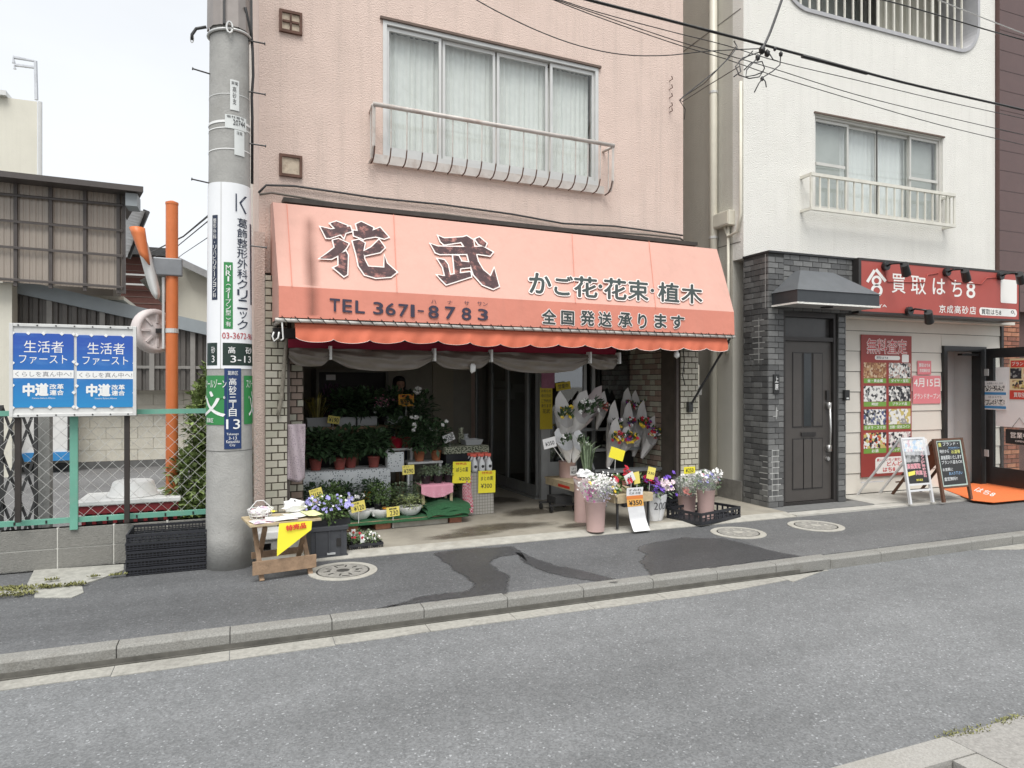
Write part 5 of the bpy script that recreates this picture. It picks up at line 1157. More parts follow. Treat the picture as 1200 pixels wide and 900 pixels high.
# bush next to the utility pole
def bush(name, lab, blobs, n, L_, m, y, group=None, cat='bush', stems=5):
    t = thing(name, lab, cat, S, (blobs[0][0], y, 0), group); st = MB()
    for i in range(stems): a = blobs[0]; x = a[0]+rnd.uniform(-.12, .12); st.tube([(x, y, 0), (x+rnd.uniform(-.1, .1), y, .5), (x+rnd.uniform(-.15, .15), y+.02, 1.1)], .008, 4)
    st.build('stems', mat('brown stem', (.12, .09, .05), .8), t); mb = MB()
    for (x, yy, z, rx, ry, rz) in blobs:
        for i in range(int(n*rx*rz*6)):
            a, b = rnd.uniform(0, 6.28), rnd.uniform(-1, 1); r_ = rnd.random()**.4; s = math.sqrt(1-b*b)
            p = V((x+rx*r_*s*math.cos(a), yy+ry*r_*s*math.sin(a), z+rz*r_*b)); d = (p-V((x, yy, z))); d = V((d.x/rx, d.y/ry, d.z/rz+.2)) + V((rnd.uniform(-.8, .8), rnd.uniform(-.8, .8), rnd.uniform(-.8, .8)))
            mb.leaf(p, d, L_*rnd.uniform(.6, 1.3), L_*rnd.uniform(.4, .7))
    mb.build('foliage', m, t, kind='stuff'); return t
m_ivy = mat('ivy leaf', (.19, .25, .085), .5, var=.5, scale=9, island=.55)
bx_ = S.hy(240, 500, 6.95).x
bush('ivy_bush', 'leafy green climbing bush between the fence and the utility pole', [(bx_+.05, 6.95, 1.0, .22, .18, .62), (bx_-.02, 6.92, .55, .30, .2, .42), (bx_+.12, 6.95, 1.45, .16, .15, .3), (bx_+.22, 6.9, .6, .2, .15, .55), (bx_-.08, 6.8, .3, .25, .12, .25)], 2600, .075, m_ivy, 6.95)
# concrete post and folding gate
m_conc = mat('grey concrete', (.30, .30, .285), .9, var=.12, scale=6, bump=.3, bscale=80)
gpst = boxpx('gate_post', 'square grey concrete gate post behind the left part of the fence', 'post', (43, 470), (58, 610), 7.1, .12, m_conc, z0=0, nm='shaft')
ag = thing('folding_gate', 'dark lattice folding gate behind the left end of the fence', 'gate', S, (S.hy(20, 600, 7.0).x, 7.0, 0))
m_dkm = mat('dark steel', (.06, .06, .06), .5, .4, var=.2)
g0_, g1_ = S.hy(-40, 600, 7.0).x, S.hy(42, 600, 7.0).x; nn = 4; stp = (g1_-g0_)/nn
for i in range(nn+1): MB().box(g0_+stp*i-.012, g0_+stp*i+.012, 6.99, 7.02, .02, 1.32).build('upright', m_dkm, ag)
for i in range(nn):
    for z in (.1, .5, .9):
        MB().bar((g0_+stp*i, 6.985, z), (g0_+stp*(i+1), 6.985, z+.4), .022, .006, up=(0, 1, 0)).build('lattice_bar', m_dkm, ag); MB().bar((g0_+stp*i, 7.025, z+.4), (g0_+stp*(i+1), 7.025, z), .022, .006, up=(0, 1, 0)).build('lattice_bar', m_dkm, ag)
# far block wall of cream stone with dark shed above it
m_cst = mat('cream split stone', (.62, .59, .50), .9, var=.1, scale=5, bump=.6, bscale=25)
fw = thing('stone_wall', 'long cream painted block wall at the back of the parking lot', 'wall', S, (-2, 14, 0))
a, b = S.hy(-80, 457, 14), S.hy(275, 537, 14); zt = S.hy(190, 457, 14).z
MB().box(a.x, b.x, 14.02, 14.2, .12, zt-.002).build('core', mat('cream joint', (.50, .47, .39), .9), fw)
z = .12
k = 0
while z < zt-.02:
    x = a.x - (.25 if k % 2 else 0); z2 = min(zt, z+.2)
    while x < b.x: MB().box(max(a.x, x)+.004, min(b.x, x+.5)-.004, 14+rnd.uniform(0, .008), 14.05, z+.003, z2-.003).build('block', m_cst, fw); x += .5
    z += .2; k += 1
MB().box(a.x, b.x, 13.97, 14.19, 0, .118).build('footing', mat('dark footing', (.13, .13, .125), .9, var=.2), fw)
m_dcor = mat('dark ribbed sheet', (.13, .12, .11), .55, .2, var=.15, scale=3, grime=.3)
m_fas = mat('grey blue fascia', (.30, .34, .36), .6, var=.05)
def ribbed(mb, x0, x1, y, z0f, z1f, pitch=.09, dp=.03):
    n = int((x1-x0)/pitch); 
    for i in range(n):
        a_ = x0+i*pitch; 
        for (u0, u1, o0, o1) in ((0, .5, 0, 0), (.5, .6, 0, dp), (.6, .9, dp, dp), (.9, 1, dp, 0)):
            xa, xb = a_+pitch*u0, a_+pitch*u1; mb.add([(xa, y+o0, z0f(xa)), (xb, y+o1, z0f(xb)), (xb, y+o1, z1f(xb)), (xa, y+o0, z1f(xa))], [(0, 1, 2, 3)])
    return mb
sh = thing('long_shed', 'dark ribbed metal shed with a sloping grey fascia behind the parking lot', 'shed', S, (-2, 13, 1.4))
YS = 13.6
A0, A1 = S.hy(15, 340, YS), S.hy(262, 396, YS); fz = lambda x: A0.z+(A1.z-A0.z)*(x-A0.x)/(A1.x-A0.x)
rb_ = MB(); ribbed(rb_, A0.x, A1.x, YS, lambda x: zt+.0, lambda x: fz(x), .14, .04); rb_.build('wall', m_dcor, sh)
for p in (58, 120, 178, 186+40): x = S.hy(p, 420, YS-.03).x; MB().box(x-.04, x+.04, YS-.05, YS-.005, zt, fz(x)-.001).build('post', mat('shed post', (.28, .27, .25), .6), sh)
for pz in (418, ): z = S.hy(190, 432, YS).z; MB().box(A0.x, A1.x, YS-.03, YS-.006, z, z+.05).build('rail', MATS['shed post'], sh)
MB().add([(A0.x-.1, YS-.12, fz(A0.x)-.02), (A1.x, YS-.12, fz(A1.x)-.02), (A1.x, YS-.12, fz(A1.x)+.21), (A0.x-.1, YS-.12, fz(A0.x)+.21), (A0.x-.1, YS+3, fz(A0.x)-.02), (A1.x, YS+3, fz(A1.x)-.02), (A1.x, YS+3, fz(A1.x)+.21), (A0.x-.1, YS+3, fz(A0.x)+.21)],
         [(0,1,2,3), (4,7,6,5), (3,2,6,7), (0,4,5,1), (0,3,7,4), (1,5,6,2)]).build('fascia', m_fas, sh)
# translucent corrugated enclosure on the left
YE = 13.0
tr_ = thing('sunroom', 'brown translucent corrugated enclosure with dark frame on the upper floor at left', 'enclosure', S, (S.hy(70, 300, YE).x, YE, 3))
e0, e1 = S.hy(-70, 260, YE).x, S.hy(145, 260, YE).x
topL, topR = S.hy(0, 212, YE), S.hy(145, 226, YE); botL, botR = S.hy(0, 330, YE), S.hy(145, 340, YE)
tz_ = lambda x: topL.z+(topR.z-topL.z)*(x-topL.x)/(topR.x-topL.x); bz_ = lambda x: botL.z+(botR.z-botL.z)*(x-botL.x)/(botR.x-botL.x)
m_trn = mat('brown translucent sheet', (.34, .295, .25), .35, var=.06, scale=2, grime=.12); m_trd = mat('sunroom frame', (.075, .065, .06), .5, var=.1)
q = MB(); ribbed(q, e0, e1, YE, bz_, tz_, .085, .008); q.build('sheet', m_trn, tr_)
MB().add([(e1, YE, bz_(e1)), (e1-.6, YE+3, bz_(e1)), (e1-.6, YE+3, tz_(e1)), (e1, YE, tz_(e1)), (e0, YE+3, bz_(e0)), (e0, YE+3, tz_(e0))], [(0, 1, 2, 3), (1, 4, 5, 2)]).build('side_sheet', m_trn, tr_)
for p in (-50, 19, 60, 100, 139, 145.5):
    x = S.hy(p, 260, YE).x; MB().add([(x-.025, YE-.05, bz_(x)-.06), (x+.025, YE-.05, bz_(x)-.06), (x+.025, YE-.05, tz_(x)), (x-.025, YE-.05, tz_(x)), (x-.025, YE-.004, bz_(x)-.06), (x+.025, YE-.004, bz_(x)-.06), (x+.025, YE-.004, tz_(x)), (x-.025, YE-.004, tz_(x))], [(0,1,2,3), (0,3,7,4), (1,5,6,2), (0,4,5,1)]).build('upright', m_trd, tr_)
for f_ in (.02, .34, .60, .86):
    zf = lambda x: tz_(x)*(1-f_)+bz_(x)*f_ if 0 else (tz_(x)+(bz_(x)-tz_(x))*(1-f_))
    MB().add([(e0, YE-.07, zf(e0)-.016), (e1, YE-.07, zf(e1)-.016), (e1, YE-.07, zf(e1)+.016), (e0, YE-.07, zf(e0)+.016), (e0, YE-.0505, zf(e0)+.03), (e1, YE-.0505, zf(e1)+.03)], [(0,1,2,3), (3,2,5,4)]).build('cross_rail', m_trd, tr_)
r0, r1 = S.hy(-70, 199, YE-.4), S.hy(168, 225, YE-.4)
MB().add([(r0.x, YE-.4, r0.z), (r1.x, YE-.4, r1.z), (r1.x-.8, YE+3.2, r1.z+.1), (r0.x, YE+3.2, r0.z+.1), (r0.x, YE-.4, r0.z+.09), (r1.x, YE-.4, r1.z+.09), (r1.x-.8, YE+3.2, r1.z+.2), (r0.x, YE+3.2, r0.z+.2)], [(0,3,2,1), (4,5,6,7), (0,1,5,4), (1,2,6,5), (2,3,7,6), (3,0,4,7)]).build('roof', m_trd, tr_)
MB().box(S.hy(148, 235, YE-.2).x, r1.x-.1, YE-.3, YE+.1, r1.z-.22, r1.z-.01).build('eave_box', m_fas, tr_)
# cream house body below and behind
m_crm = mat('cream render', (.66, .64, .55), .9, var=.04, scale=2, bump=.3, grime=.08)
h1_ = thing('house', 'cream walled house below the brown sunroom at the left edge', 'house', S, (-6, 13.5, 0))
MB().box(e0-1, S.hy(14, 400, 13.2).x, 13.2, 13.5, 0, S.hy(0, 331, 13.2).z).box(e0-1, S.hy(145, 340, 13.9).x, 13.9, 16.5, 3.0, S.hy(145, 340, YE).z-.005).build('wall', m_crm, h1_)
h2_ = thing('house', 'tall cream building rising behind the sunroom in the top left corner', 'house', S, (-8, 20, 0))
q0, q1 = S.hy(-120, 113, 20), S.hy(43.5, 119, 20)
MB().slab([(q0.x, 20), (q1.x, 20), (q1.x-2.4, 28), (q0.x, 28)], 0, q1.z).build('wall', m_crm, h2_); MB().box(q0.x, q1.x-.6, 19.85, 20.6, q1.z+.002, q1.z+.12).build('gutter', m_frame, h2_)
MB().cyl((q1.x+.06, 20.0, 2), (q1.x+.06, 20.0, q1.z), .05, n=8).build('drain_pipe', m_frame, h2_)
q = MB(); m_sky_ = mat('pale grey pipe', (.55, .57, .6), .5); P_ = [S.hy(*p, 20.3) for p in ((42.5, 117), (41.5, 72), (16, 67), (16, 74))]; q.tube(P_, .045, 5); q.tube([S.hy(41.5, 79, 20.3), S.hy(17, 76, 20.3), S.hy(17.5, 81, 20.3)], .04, 5); q.build('roof_pipe_frame', m_sky_, h2_)
# distant houses between
h3_ = thing('house', 'dark brown brick house behind the traffic mirror', 'house', S, (-6, 24, 0))
a, b = S.hy(140, 300, 24), S.hy(196, 380, 24); MB().box(a.x, b.x, 24, 30, 0, a.z).build('wall', mat('brown brick wall', (.13, .055, .045), .8, var=.15, scale=10), h3_)
for k in range(int((a.z-2)/.2)): MB().box(a.x, b.x, 23.985, 24.001, 2.0+k*.2, 2.02+k*.2).build('brick_course', mat('brick course joint', (.2, .15, .13), .9), h3_)
MB().box(a.x-.4, b.x, 23.5, 24.3, a.z+.001, a.z+.25).build('eave', m_dkm, h3_)
for z in (a.z-.6, a.z-.9): MB().box(a.x+.1, a.x+1.2, 23.8, 23.9, z, z+.05).build('pipe', m_frame, h3_)
h4_ = thing('house', 'cream house with grey tiled gable roof between the mirror post and utility pole', 'house', S, (-3, 19, 0))
a, b = S.hy(194, 338, 19), S.hy(262, 385, 19)
ra_, rb2 = S.hy(195, 305, 19), S.hy(262, 330, 19)
wz = [S.hy(194, 336, 19), S.hy(262, 352, 19)]
pr = MB(); pr.prism([(a.x, 0), (b.x, 0), (b.x, S.hy(262, 330, 19).z), (S.hy(206, 309, 19).x, S.hy(206, 309, 19).z), (a.x, S.hy(194, 330, 19).z)], 19, 25); pr.build('wall', m_crm, h4_)
rp = [S.hy(188, 309, 18.6), S.hy(206, 302, 18.6), S.hy(264, 326, 18.6)]
mr_ = mat('grey roof tile', (.27, .27, .27), .6, var=.2, scale=8)
t0, t1 = S.hy(207, 303, 18.6), S.hy(264, 330, 18.6)
for i in range(9):
    u0, u1 = i/9, (i+1)/9; a1 = t0.lerp(t1, u0); a2 = t0.lerp(t1, u1); zf = .06
    MB().add([(a1.x, 18.6, a1.z+zf), (a2.x, 18.6, a2.z+zf), (a2.x, 25, a2.z+zf+.1), (a1.x, 25, a1.z+zf+.1), (a1.x, 18.6, a1.z-.12), (a2.x, 18.6, a2.z-.12)], [(0,3,2,1), (4,5,1,0)]).build('roof_tile_row', mr_, h4_)
g0, g1 = S.hy(196, 330, 18.9), S.hy(249, 345, 18.9)
MB().add([(a.x-.5, 18.4, S.hy(194, 330, 18.4).z), (S.hy(206, 309, 18.4).x, 18.4, S.hy(206, 307, 18.4).z), (S.hy(206, 309, 25).x, 25, t0.z), (a.x-.5, 25, S.hy(194, 330, 18.4).z)], [(0, 1, 2, 3)]).build('roof', mr_, h4_)
wq0, wq1 = S.hy(195, 345, 18.96), S.hy(207, 371, 18.96)
wf = MB().box(wq0.x, wq1.x, 18.96, 19, wq1.z, wq0.z).build('window', m_dkm, h4_); MB().box(wq0.x+.04, wq1.x-.04, 18.95, 18.959, wq1.z+.05, wq0.z-.05).build('pane', mat('dim pane', (.12, .14, .15), .1), wf)
# corrugated lean-to roof
lt_ = thing('roof_canopy', 'grey corrugated lean-to roof right of the sunroom', 'roof', S, (S.hy(160, 270, 15).x, 15, 4))
q = MB()
for i in range(8):
    u0, u1 = i/8, (i+1)/8; a1, a2 = S.hy(147, 243, 15).lerp(S.hy(147, 302, 15), u0), S.hy(147, 243, 15).lerp(S.hy(147, 302, 15), u1); b1_, b2_ = S.hy(172, 248, 17).lerp(S.hy(150, 300, 17), u0), S.hy(172, 248, 17).lerp(S.hy(150, 300, 17), u1)
    mid = (a1+a2)/2+V((0, -.05, 0)); midb = (b1_+b2_)/2+V((0, -.05, 0)); q.add([a1, b1_, midb, mid, a2, b2_], [(0, 1, 2, 3), (3, 2, 5, 4)])
q.build('corrugated_sheet', mat('grey corrugated roof', (.42, .42, .41), .5, var=.1), lt_)
MB().bar(S.hy(172, 247, 16.9), S.hy(149, 302, 16.9), .12, .12).build('edge', m_dkm, lt_)
# white box with blue base behind the posts
wb_ = boxpx('cabinet', 'white cabinet with a blue base strip standing against the stone wall', 'cabinet', (24, 470), (81, 531), 13.5, .4, m_whp, nm='body')
a, b = S.hy(23, 531, 13.48), S.hy(81.5, 538, 13.48); MB().box(a.x, b.x, 13.48, 13.9, b.z-.02, a.z-.002).build('base', mat('blue plastic', (.03, .22, .5), .5), wb_)
MB().box(S.hy(79, 480, 13.47).x, b.x, 13.47, 13.5, a.z, S.hy(80, 470, 13.47).z).build('trim', m_dkm, wb_)
# stack of black crates
m_bcr = mat('black plastic crate', (.022, .023, .028), .45, var=.3, scale=12)
def crate(name, lab, x0, x1, y0, y1, z0, h, group, rz=0, nx=14, fr=S, bars=3, m=None):
    m = m or m_bcr; t = thing(name, lab, 'crate', fr, ((x0+x1)/2, (y0+y1)/2, z0), group, rz)
    MB().box(x0, x1, y0, y0+.012, z0+h-.02, z0+h).box(x0, x1, y1-.012, y1, z0+h-.02, z0+h).box(x0, x0+.012, y0+.0125, y1-.0125, z0+h-.02, z0+h).box(x1-.012, x1, y0+.0125, y1-.0125, z0+h-.02, z0+h).build('rim', m, t)
    b = MB()
    for i in range(9): x = x0+.02+(x1-x0-.05)*i/8; b.box(x, x+.008, y0+.013, y1-.013, z0+.003, z0+.011)
    for i in range(7): y = y0+.02+(y1-y0-.05)*i/6; b.box(x0+.013, x1-.013, y, y+.008, z0+.0115, z0+.016)
    b.build('base_grid', m, t, kind='stuff')
    w_ = MB()
    for yy in ((y0+.001, y0+.009), (y1-.009, y1-.001)):
        for k in range(bars): z = z0+.004+(h-.03)*k/bars; w_.box(x0+.002, x1-.002, yy[0], yy[1], z, z+(h-.03)/bars*.42)
        for i in range(nx+1): x = x0+.002+(x1-x0-.012)*i/nx; w_.box(x, x+.007, yy[0]+.001, yy[1]-.001, z0+.004, z0+h-.021)
    for xx in ((x0+.001, x0+.009), (x1-.009, x1-.001)):
        for k in range(bars): z = z0+.004+(h-.03)*k/bars; w_.box(xx[0], xx[1], y0+.01, y1-.01, z, z+(h-.03)/bars*.42)
        for i in range(8): y = y0+.012+(y1-y0-.03)*i/7; w_.box(xx[0]+.001, xx[1]-.001, y, y+.007, z0+.004, z0+h-.021)
    w_.build('slatted_wall', m, t, kind='stuff'); return t
cs0, cs1 = S.hz(147, 676, 0), S.hz(243, 670, 0)
tot = .325; n = 5; hh = tot/n
names5 = ['lowest black crate of the stack beside the utility pole', 'second lowest black crate of the stack beside the utility pole', 'middle black crate of the stack beside the utility pole', 'second highest black crate of the stack beside the utility pole', 'topmost black crate of the stack beside the utility pole']
for i in range(n):
    dx, dy = rnd.uniform(-.004, .004), rnd.uniform(-.004, .004)
    t = crate('plastic_crate', names5[i], cs0.x+dx, cs1.x+dx, 6.04+dy, 6.455+dy, .002+hh*i, hh-.003, 'black crates stacked by the utility pole', bars=2, nx=22)
    if i < n-1: MB().box(cs0.x+dx+.013, cs1.x+dx-.013, 6.055+dy, 6.44+dy, .005+hh*i, .001+hh*(i+1)-.006).build('dark_filling', m_groove, t)
# ================================================================== AWNING
m_awu = mat('faded salmon canvas', (.62, .36, .295), .85, var=.03, scale=2, dirt=(.57, .32, .26, .55), dscale=1.2, bump=1, bscale=5, grime=.10)
m_awl = mat('salmon red band', (.62, .23, .165), .8, var=.03, scale=2, bump=1, bscale=5, grime=.10)
m_val = mat('orange red valance', (.60, .15, .08), .75, var=.08, scale=5, dirt=(.45, .12, .07, .4), dscale=3)
LF, LB_, LW = -.74, -.22, -.012      # y of the front edge, of the top fold, of the wall
def lz(a, b, ly): p, q = B.hy(*a, ly), B.hy(*b, ly); return (p.z+q.z)/2
zT = lz((320, 237), (840, 292), LB_); zM = lz((325, 334), (860, 366), LF+.03); zB = lz((326, 370), (860, 393.5), LF)
xL = (B.hy(321, 250, LB_).x*.4 + B.hy(326, 360, LF).x*.6); xRt = B.hy(840, 292, LB_).x; xRm = B.hy(860, 366, LF+.03).x; xRb = B.hy(860.5, 392, LF).x
print('awning', xL, xRt, xRm, xRb, zT, zM, zB)
aw = thing('awning', 'large faded salmon awning with black lettering over the flower shop front', 'awning', B, ((xL+xRm)/2, 0, zB))
def wr(u): return .009*math.sin(u*31)+.006*math.sin(u*67+1)+.005*math.sin(u*117)
q = MB(); q.smooth = True
def upper(u, v):
    z = zM+(zT-zM)*v; ly = (LF+.03)+(LB_-LF-.03)*v; x = xL+(xRm+(xRt-xRm)*v-xL)*u
    return (x, ly + .012*math.sin(math.pi*v)*(.5-.5*math.cos(u*25.1)) + wr(u)*.4*math.sin(math.pi*v), z)
q.grid(upper, 60, 10); q.build('upper_canvas', m_awu, aw)
q = MB(); q.smooth = True; q.grid(lambda u, v: (xL+(xRb+(xRm-xRb)*v-xL)*u, LF+.03*v+wr(u)*.4*(1-v), zB+(zM-zB)*v), 60, 4); q.build('lower_band', m_awl, aw)
MB().quad((xL, LB_, zT), (xRt, LB_, zT), (xRt, LW, zT+.03), (xL, LW, zT+.03)).build('top_canvas', m_awu, aw)
for x, nm in ((xL, 'side_canvas'), (None, 'side_canvas')):
    if x is not None: P = [(xL-.001, LF, zB), (xL-.001, LF+.03, zM), (xL-.001, LB_, zT), (xL-.001, LW, zT+.03), (xL-.001, LW, zB)]
    else: P = [(xRb+.001, LF, zB), (xRm+.001, LF+.03, zM), (xRt+.001, LB_, zT), (xRt+.001, LW, zT+.03), (xRb+.001, LW, zB)]
    MB().add(P, [(0, 1, 2, 3, 4)]).build(nm, m_awu, aw)
m_stain = mat('dark mould stripe', (.30, .17, .13), .9, var=.3, scale=14)
def awp(px, py, h=0):
    c, d = B.ray(px, py); y0, z0, y1, z1 = LF+.03, zM, LB_, zT; nl = V((0, -(z1-z0), (y1-y0))); nl.normalize(); nl = nl if nl.y < 0 else -nl
    t = (V((0, y0, z0))-c).dot(nl)/d.dot(nl); return c+d*t+nl*(h+.010)
def awb(px, py, h=0):
    c, d = B.ray(px, py); nl = V((0, -(zM-zB), .03)).normalized(); nl = nl if nl.y < 0 else -nl
    t = (V((0, LF, zB))-c).dot(nl)/d.dot(nl); return c+d*t+nl*(h+.006)
# seams
q = MB()
for p0, p1 in (((336, 240), (342, 336)), ((461, 252), (465, 343)), ((670, 275), (674, 355)), ((760, 283), (768, 361))):
    a, b = awp(*p0), awp(*p1); q.bar(a, b, .006, .002)
q.build('seam', m_awl, aw, kind='stuff')
# stain streak
def blur_streak():
    m = bpy.data.materials.new('stain streak'); m.use_nodes = True; nt = m.node_tree; N, L = nt.nodes, nt.links; b = N['Principled BSDF']; b.inputs['Base Color'].default_value = (.2, .1, .075, 1); b.inputs['Roughness'].default_value = .9
    uv = N.new('ShaderNodeUVMap'); sx = N.new('ShaderNodeSeparateXYZ'); L.new(uv.outputs[0], sx.inputs[0])
    def mth(op, a, b_=None):
        x = N.new('ShaderNodeMath'); x.operation = op
        for i, s in enumerate((a, b_)):
            if s is None: continue
            if isinstance(s, (int, float)): x.inputs[i].default_value = s
            else: L.new(s, x.inputs[i])
        return x.outputs[0]
    u = mth('ABSOLUTE', mth('MULTIPLY', mth('SUBTRACT', sx.outputs[0], .5), 2)); f = mth('POWER', mth('SUBTRACT', 1, u), 1.6)
    v = sx.outputs[1]; g = mth('MINIMUM', mth('MULTIPLY', mth('SUBTRACT', 1, v), 6), 1)
    n = N.new('ShaderNodeTexNoise'); n.inputs['Scale'].default_value = 3; tc = N.new('ShaderNodeTexCoord'); L.new(tc.outputs['Object'], n.inputs['Vector'])
    L.new(mth('MULTIPLY', mth('MULTIPLY', f, g), mth('MULTIPLY', n.outputs[0], .95)), b.inputs['Alpha']); return m
o = MB().quad(awp(352, 334, .001), awp(378, 337, .001), awp(373, 252, .001), awp(350, 250, .001)).build('mould_streak', blur_streak(), aw)
ul = o.data.uv_layers.new(name='UVMap')
for i, c in enumerate(((0, 0), (1, 0), (1, 1), (0, 1))): ul.data[i].uv = c
o = MB().quad(awb(354, 369, .001), awb(377, 370, .001), awb(378, 337.5, .001), awb(353, 335.5, .001)).build('mould_streak', bpy.data.materials['stain streak'], aw)
ul = o.data.uv_layers.new(name='UVMap')
for i, c in enumerate(((.0, 0), (1, 0), (1, .75), (0, .75))): ul.data[i].uv = c
# hand drawn brush characters, outline given as strokes
HANA = [[(302,268),(350,280),(400,273),(440,266),(447,287),(400,300),(345,319),(328,318)], [(348,252),(375,243),(425,262),(420,290),(410,318),(388,292),(365,270)], [(468,256),(492,245),(548,272),(540,300),(500,326),(480,300)],
        [(455,286),(500,291),(545,286),(580,272),(618,315),(600,322),(560,312),(500,322),(458,308)], [(360,332),(385,325),(432,347),(420,368),(392,397),(352,417),(298,416),(330,395),(368,365)], [(385,397),(420,383),(429,400),(426,490),(411,499),(364,460),(386,450)],
        [(452,336),(480,329),(508,345),(501,380),(506,420),(524,455),(600,460),(600,402),(612,440),(657,480),(630,501),(560,506),(508,491),(480,450),(470,400)], [(538,365),(575,329),(601,365),(580,386),(507,402),(500,385)]]
TAKE = [[(853,310),(880,322),(975,316),(971,336),(880,349),(864,335)], [(818,348),(850,360),(1000,363),(1060,360),(1107,386),(1095,401),(1040,393),(860,394),(840,386)], [(950,322),(985,311),(1016,330),(1022,370),(1038,430),(1062,470),(1098,500),(1114,462),(1136,545),(1110,557),(1060,537),(1018,490),(998,430),(982,370)],
        [(1026,325),(1045,317),(1078,345),(1071,362),(1040,346)], [(922,402),(947,404),(958,425),(952,488),(930,494),(926,440)], [(953,430),(1002,435),(1003,456),(953,461)], [(850,418),(880,424),(896,445),(908,498),(886,505),(874,455)], [(848,494),(880,500),(935,489),(1002,480),(1006,500),(940,521),(890,537),(868,515)]]
def brush(polys, m, d, h, name):
    q = MB()
    for i, P in enumerate(polys):
        PP = poffs(P, d) if d else P; q.add([awp(300+x/4, 200+y/4, h+i*.0004) for x, y in PP], [tuple(range(len(PP)))])
    return q.build(name, m, aw)
m_ink = mat('worn dark ink', (.065, .036, .038), .8, var=.3, scale=14, dirt=(.50, .22, .185, 1.0), dscale=13)
m_ink2 = mat('dark green ink', (.035, .05, .048), .7, var=.15)
m_awhite = mat('faded white outline', (.80, .72, .68), .8, var=.04)
for P in (HANA, TAKE): brush(P, m_awhite, 6, .001, 'lettering_outline'); brush(P, m_ink, 0, .006, 'lettering')
def chars(lst, mpf, off_o, off_i, mi_, outline=True):
    for pas in ((0, off_o, .001, m_awhite, 'lettering_outline'), (1, off_i, .004, mi_, 'lettering')):
        if pas[0] == 0 and not outline: continue
        q = MB()
        for ch, x0, x1, y0, y1 in lst:
            sl = .085; a, b, c, d = mpf(x0, y1-sl*(x1-x0)/2), mpf(x1, y1+sl*(x1-x0)/2), mpf(x1, y0+sl*(x1-x0)/2), mpf(x0, y0-sl*(x1-x0)/2)
            out_ = (b-a).cross(d-a).normalized(); letter(q, ch, quadmap(a, b, c, d, out_), 0, 1, 0, 1, off=pas[1], h=pas[2])
        q.build(pas[4], pas[3], aw)
chars([('か',620,645,321.5,344.5), ('ご',649.5,670.5,324.5,346.5), ('花',672.5,699,325.5,349), ('・',700.9,704.9,334.5,338.5), ('花',707.5,733,327.5,351.5), ('束',735.5,759,329.5,352.5), ('・',762,765.6,339.5,343), ('植',771,795,332.5,354.5), ('木',798,822,334.5,356)], awp, .09, .042, m_ink2)
chars([('全',635,651,363,379.5), ('国',657.5,672,365,380.5), ('発',680,696,364.5,381.5), ('送',701,716,366,382.5), ('承',724.5,740,367,383.5), ('り',747.5,757,368.5,385), ('ま',767,780,368.5,384.5), ('す',786,801,370,385)], awb, .10, .045, m_ink2)
m_navy = mat('dark navy print', (.035, .03, .055), .7, var=.1)
chars([('T',386.5,398,350.5,365), ('E',401.5,412,351.5,366), ('L',416.5,427,353,367), ('3',437.5,448.5,354.5,368.5), ('6',452,463,355.5,369.5), ('7',467,478,357,371), ('1',481.5,485,357.5,371.5), ('-',489.5,496,364,365.3), ('8',502,513.5,358.5,373), ('7',521.5,533,360,374), ('8',541,551.5,361,375), ('3',560,571,362.5,375.5)], awb, 0, .03, m_navy, False)
chars([('ハ',505,511,351.5,356), ('ナ',524,530,352.5,357), ('サ',543.5,549.5,353,358), ('サ',559,564.5,353.5,358.5), ('ン',565.5,571,354.5,359)], awb, 0, .0, m_navy, False)
# front bar with lashing
m_bar = mat('dirty white tube', (.52, .50, .46), .5, .2, var=.2, scale=15, dirt=(.15, .12, .1, .6), dscale=12)
q = MB(); q.smooth = True; q.cyl((xL-.03, LF+.02, zB-.022), (xRb+.02, LF+.02, zB-.022), .018, n=10); q.build('front_bar', m_bar, aw)
q = MB()
x = xL+.02; k = 0
while x < xRb-.05:
    q.tube([(x, LF-.004, zB+.012), (x+.03, LF-.004, zB-.02), (x+.055, LF+.02, zB-.044)], .0035, 4); q.tube([(x+.055, LF+.02, zB-.044), (x+.085, LF-.003, zB+.008)], .0025, 3) if k % 3 == 0 else None
    x += .107; k += 1
q.build('lashing_cord', m_blk, aw, kind='stuff')
for x in (xL+.02, xRb-.02):
    MB().cyl((x, LF+.02, zB-.022), (x, -.02, zB-.022), .016, n=8).build('side_bar', m_bar, aw)
# retractable valance hanging from the bar
a0, a1 = B.hy(346, 380, LF+.05), B.hy(852, 401, LF+.05); vz1 = zB-.045
va = thing('valance', 'orange red scalloped canvas valance hanging from the awning front bar', 'valance', B, ((a0.x+a1.x)/2, LF, vz1-.2))
ns = 15; Lv = a1.x-a0.x
q = MB(); q.smooth = True
vz0 = (B.hy(430, 412, LF+.03).z + B.hy(760, 412, LF+.03).z)/2
hgt = .155
def vf(u, v):
    s = (u*ns) % 1; sc_l = 1-.2*(1-math.sin(math.pi*s)**.6 if 0 < s < 1 else 1)+.05*math.sin(u*19)
    z = vz1-hgt*sc_l*v; y = LF+.055-.03*math.sin(v*1.6)+.012*math.sin(u*90)*v+.007*math.sin(u*217+3*v)*v; return (a0.x+Lv*u, y, z)
q.grid(vf, ns*12, 5); q.build('cloth', m_val, va)
q = MB(); q.smooth = True; q.cyl((a0.x, LF+.075, vz1-.01), (a1.x, LF+.075, vz1-.01), .03, n=12); q.build('roller', m_val, va)
q = MB(); q.tube([V(vf(i/(ns*12), 1))+V((0, -.002, 0)) for i in range(ns*12+1)], .0022, 3); q.build('piping', m_awhite, va)
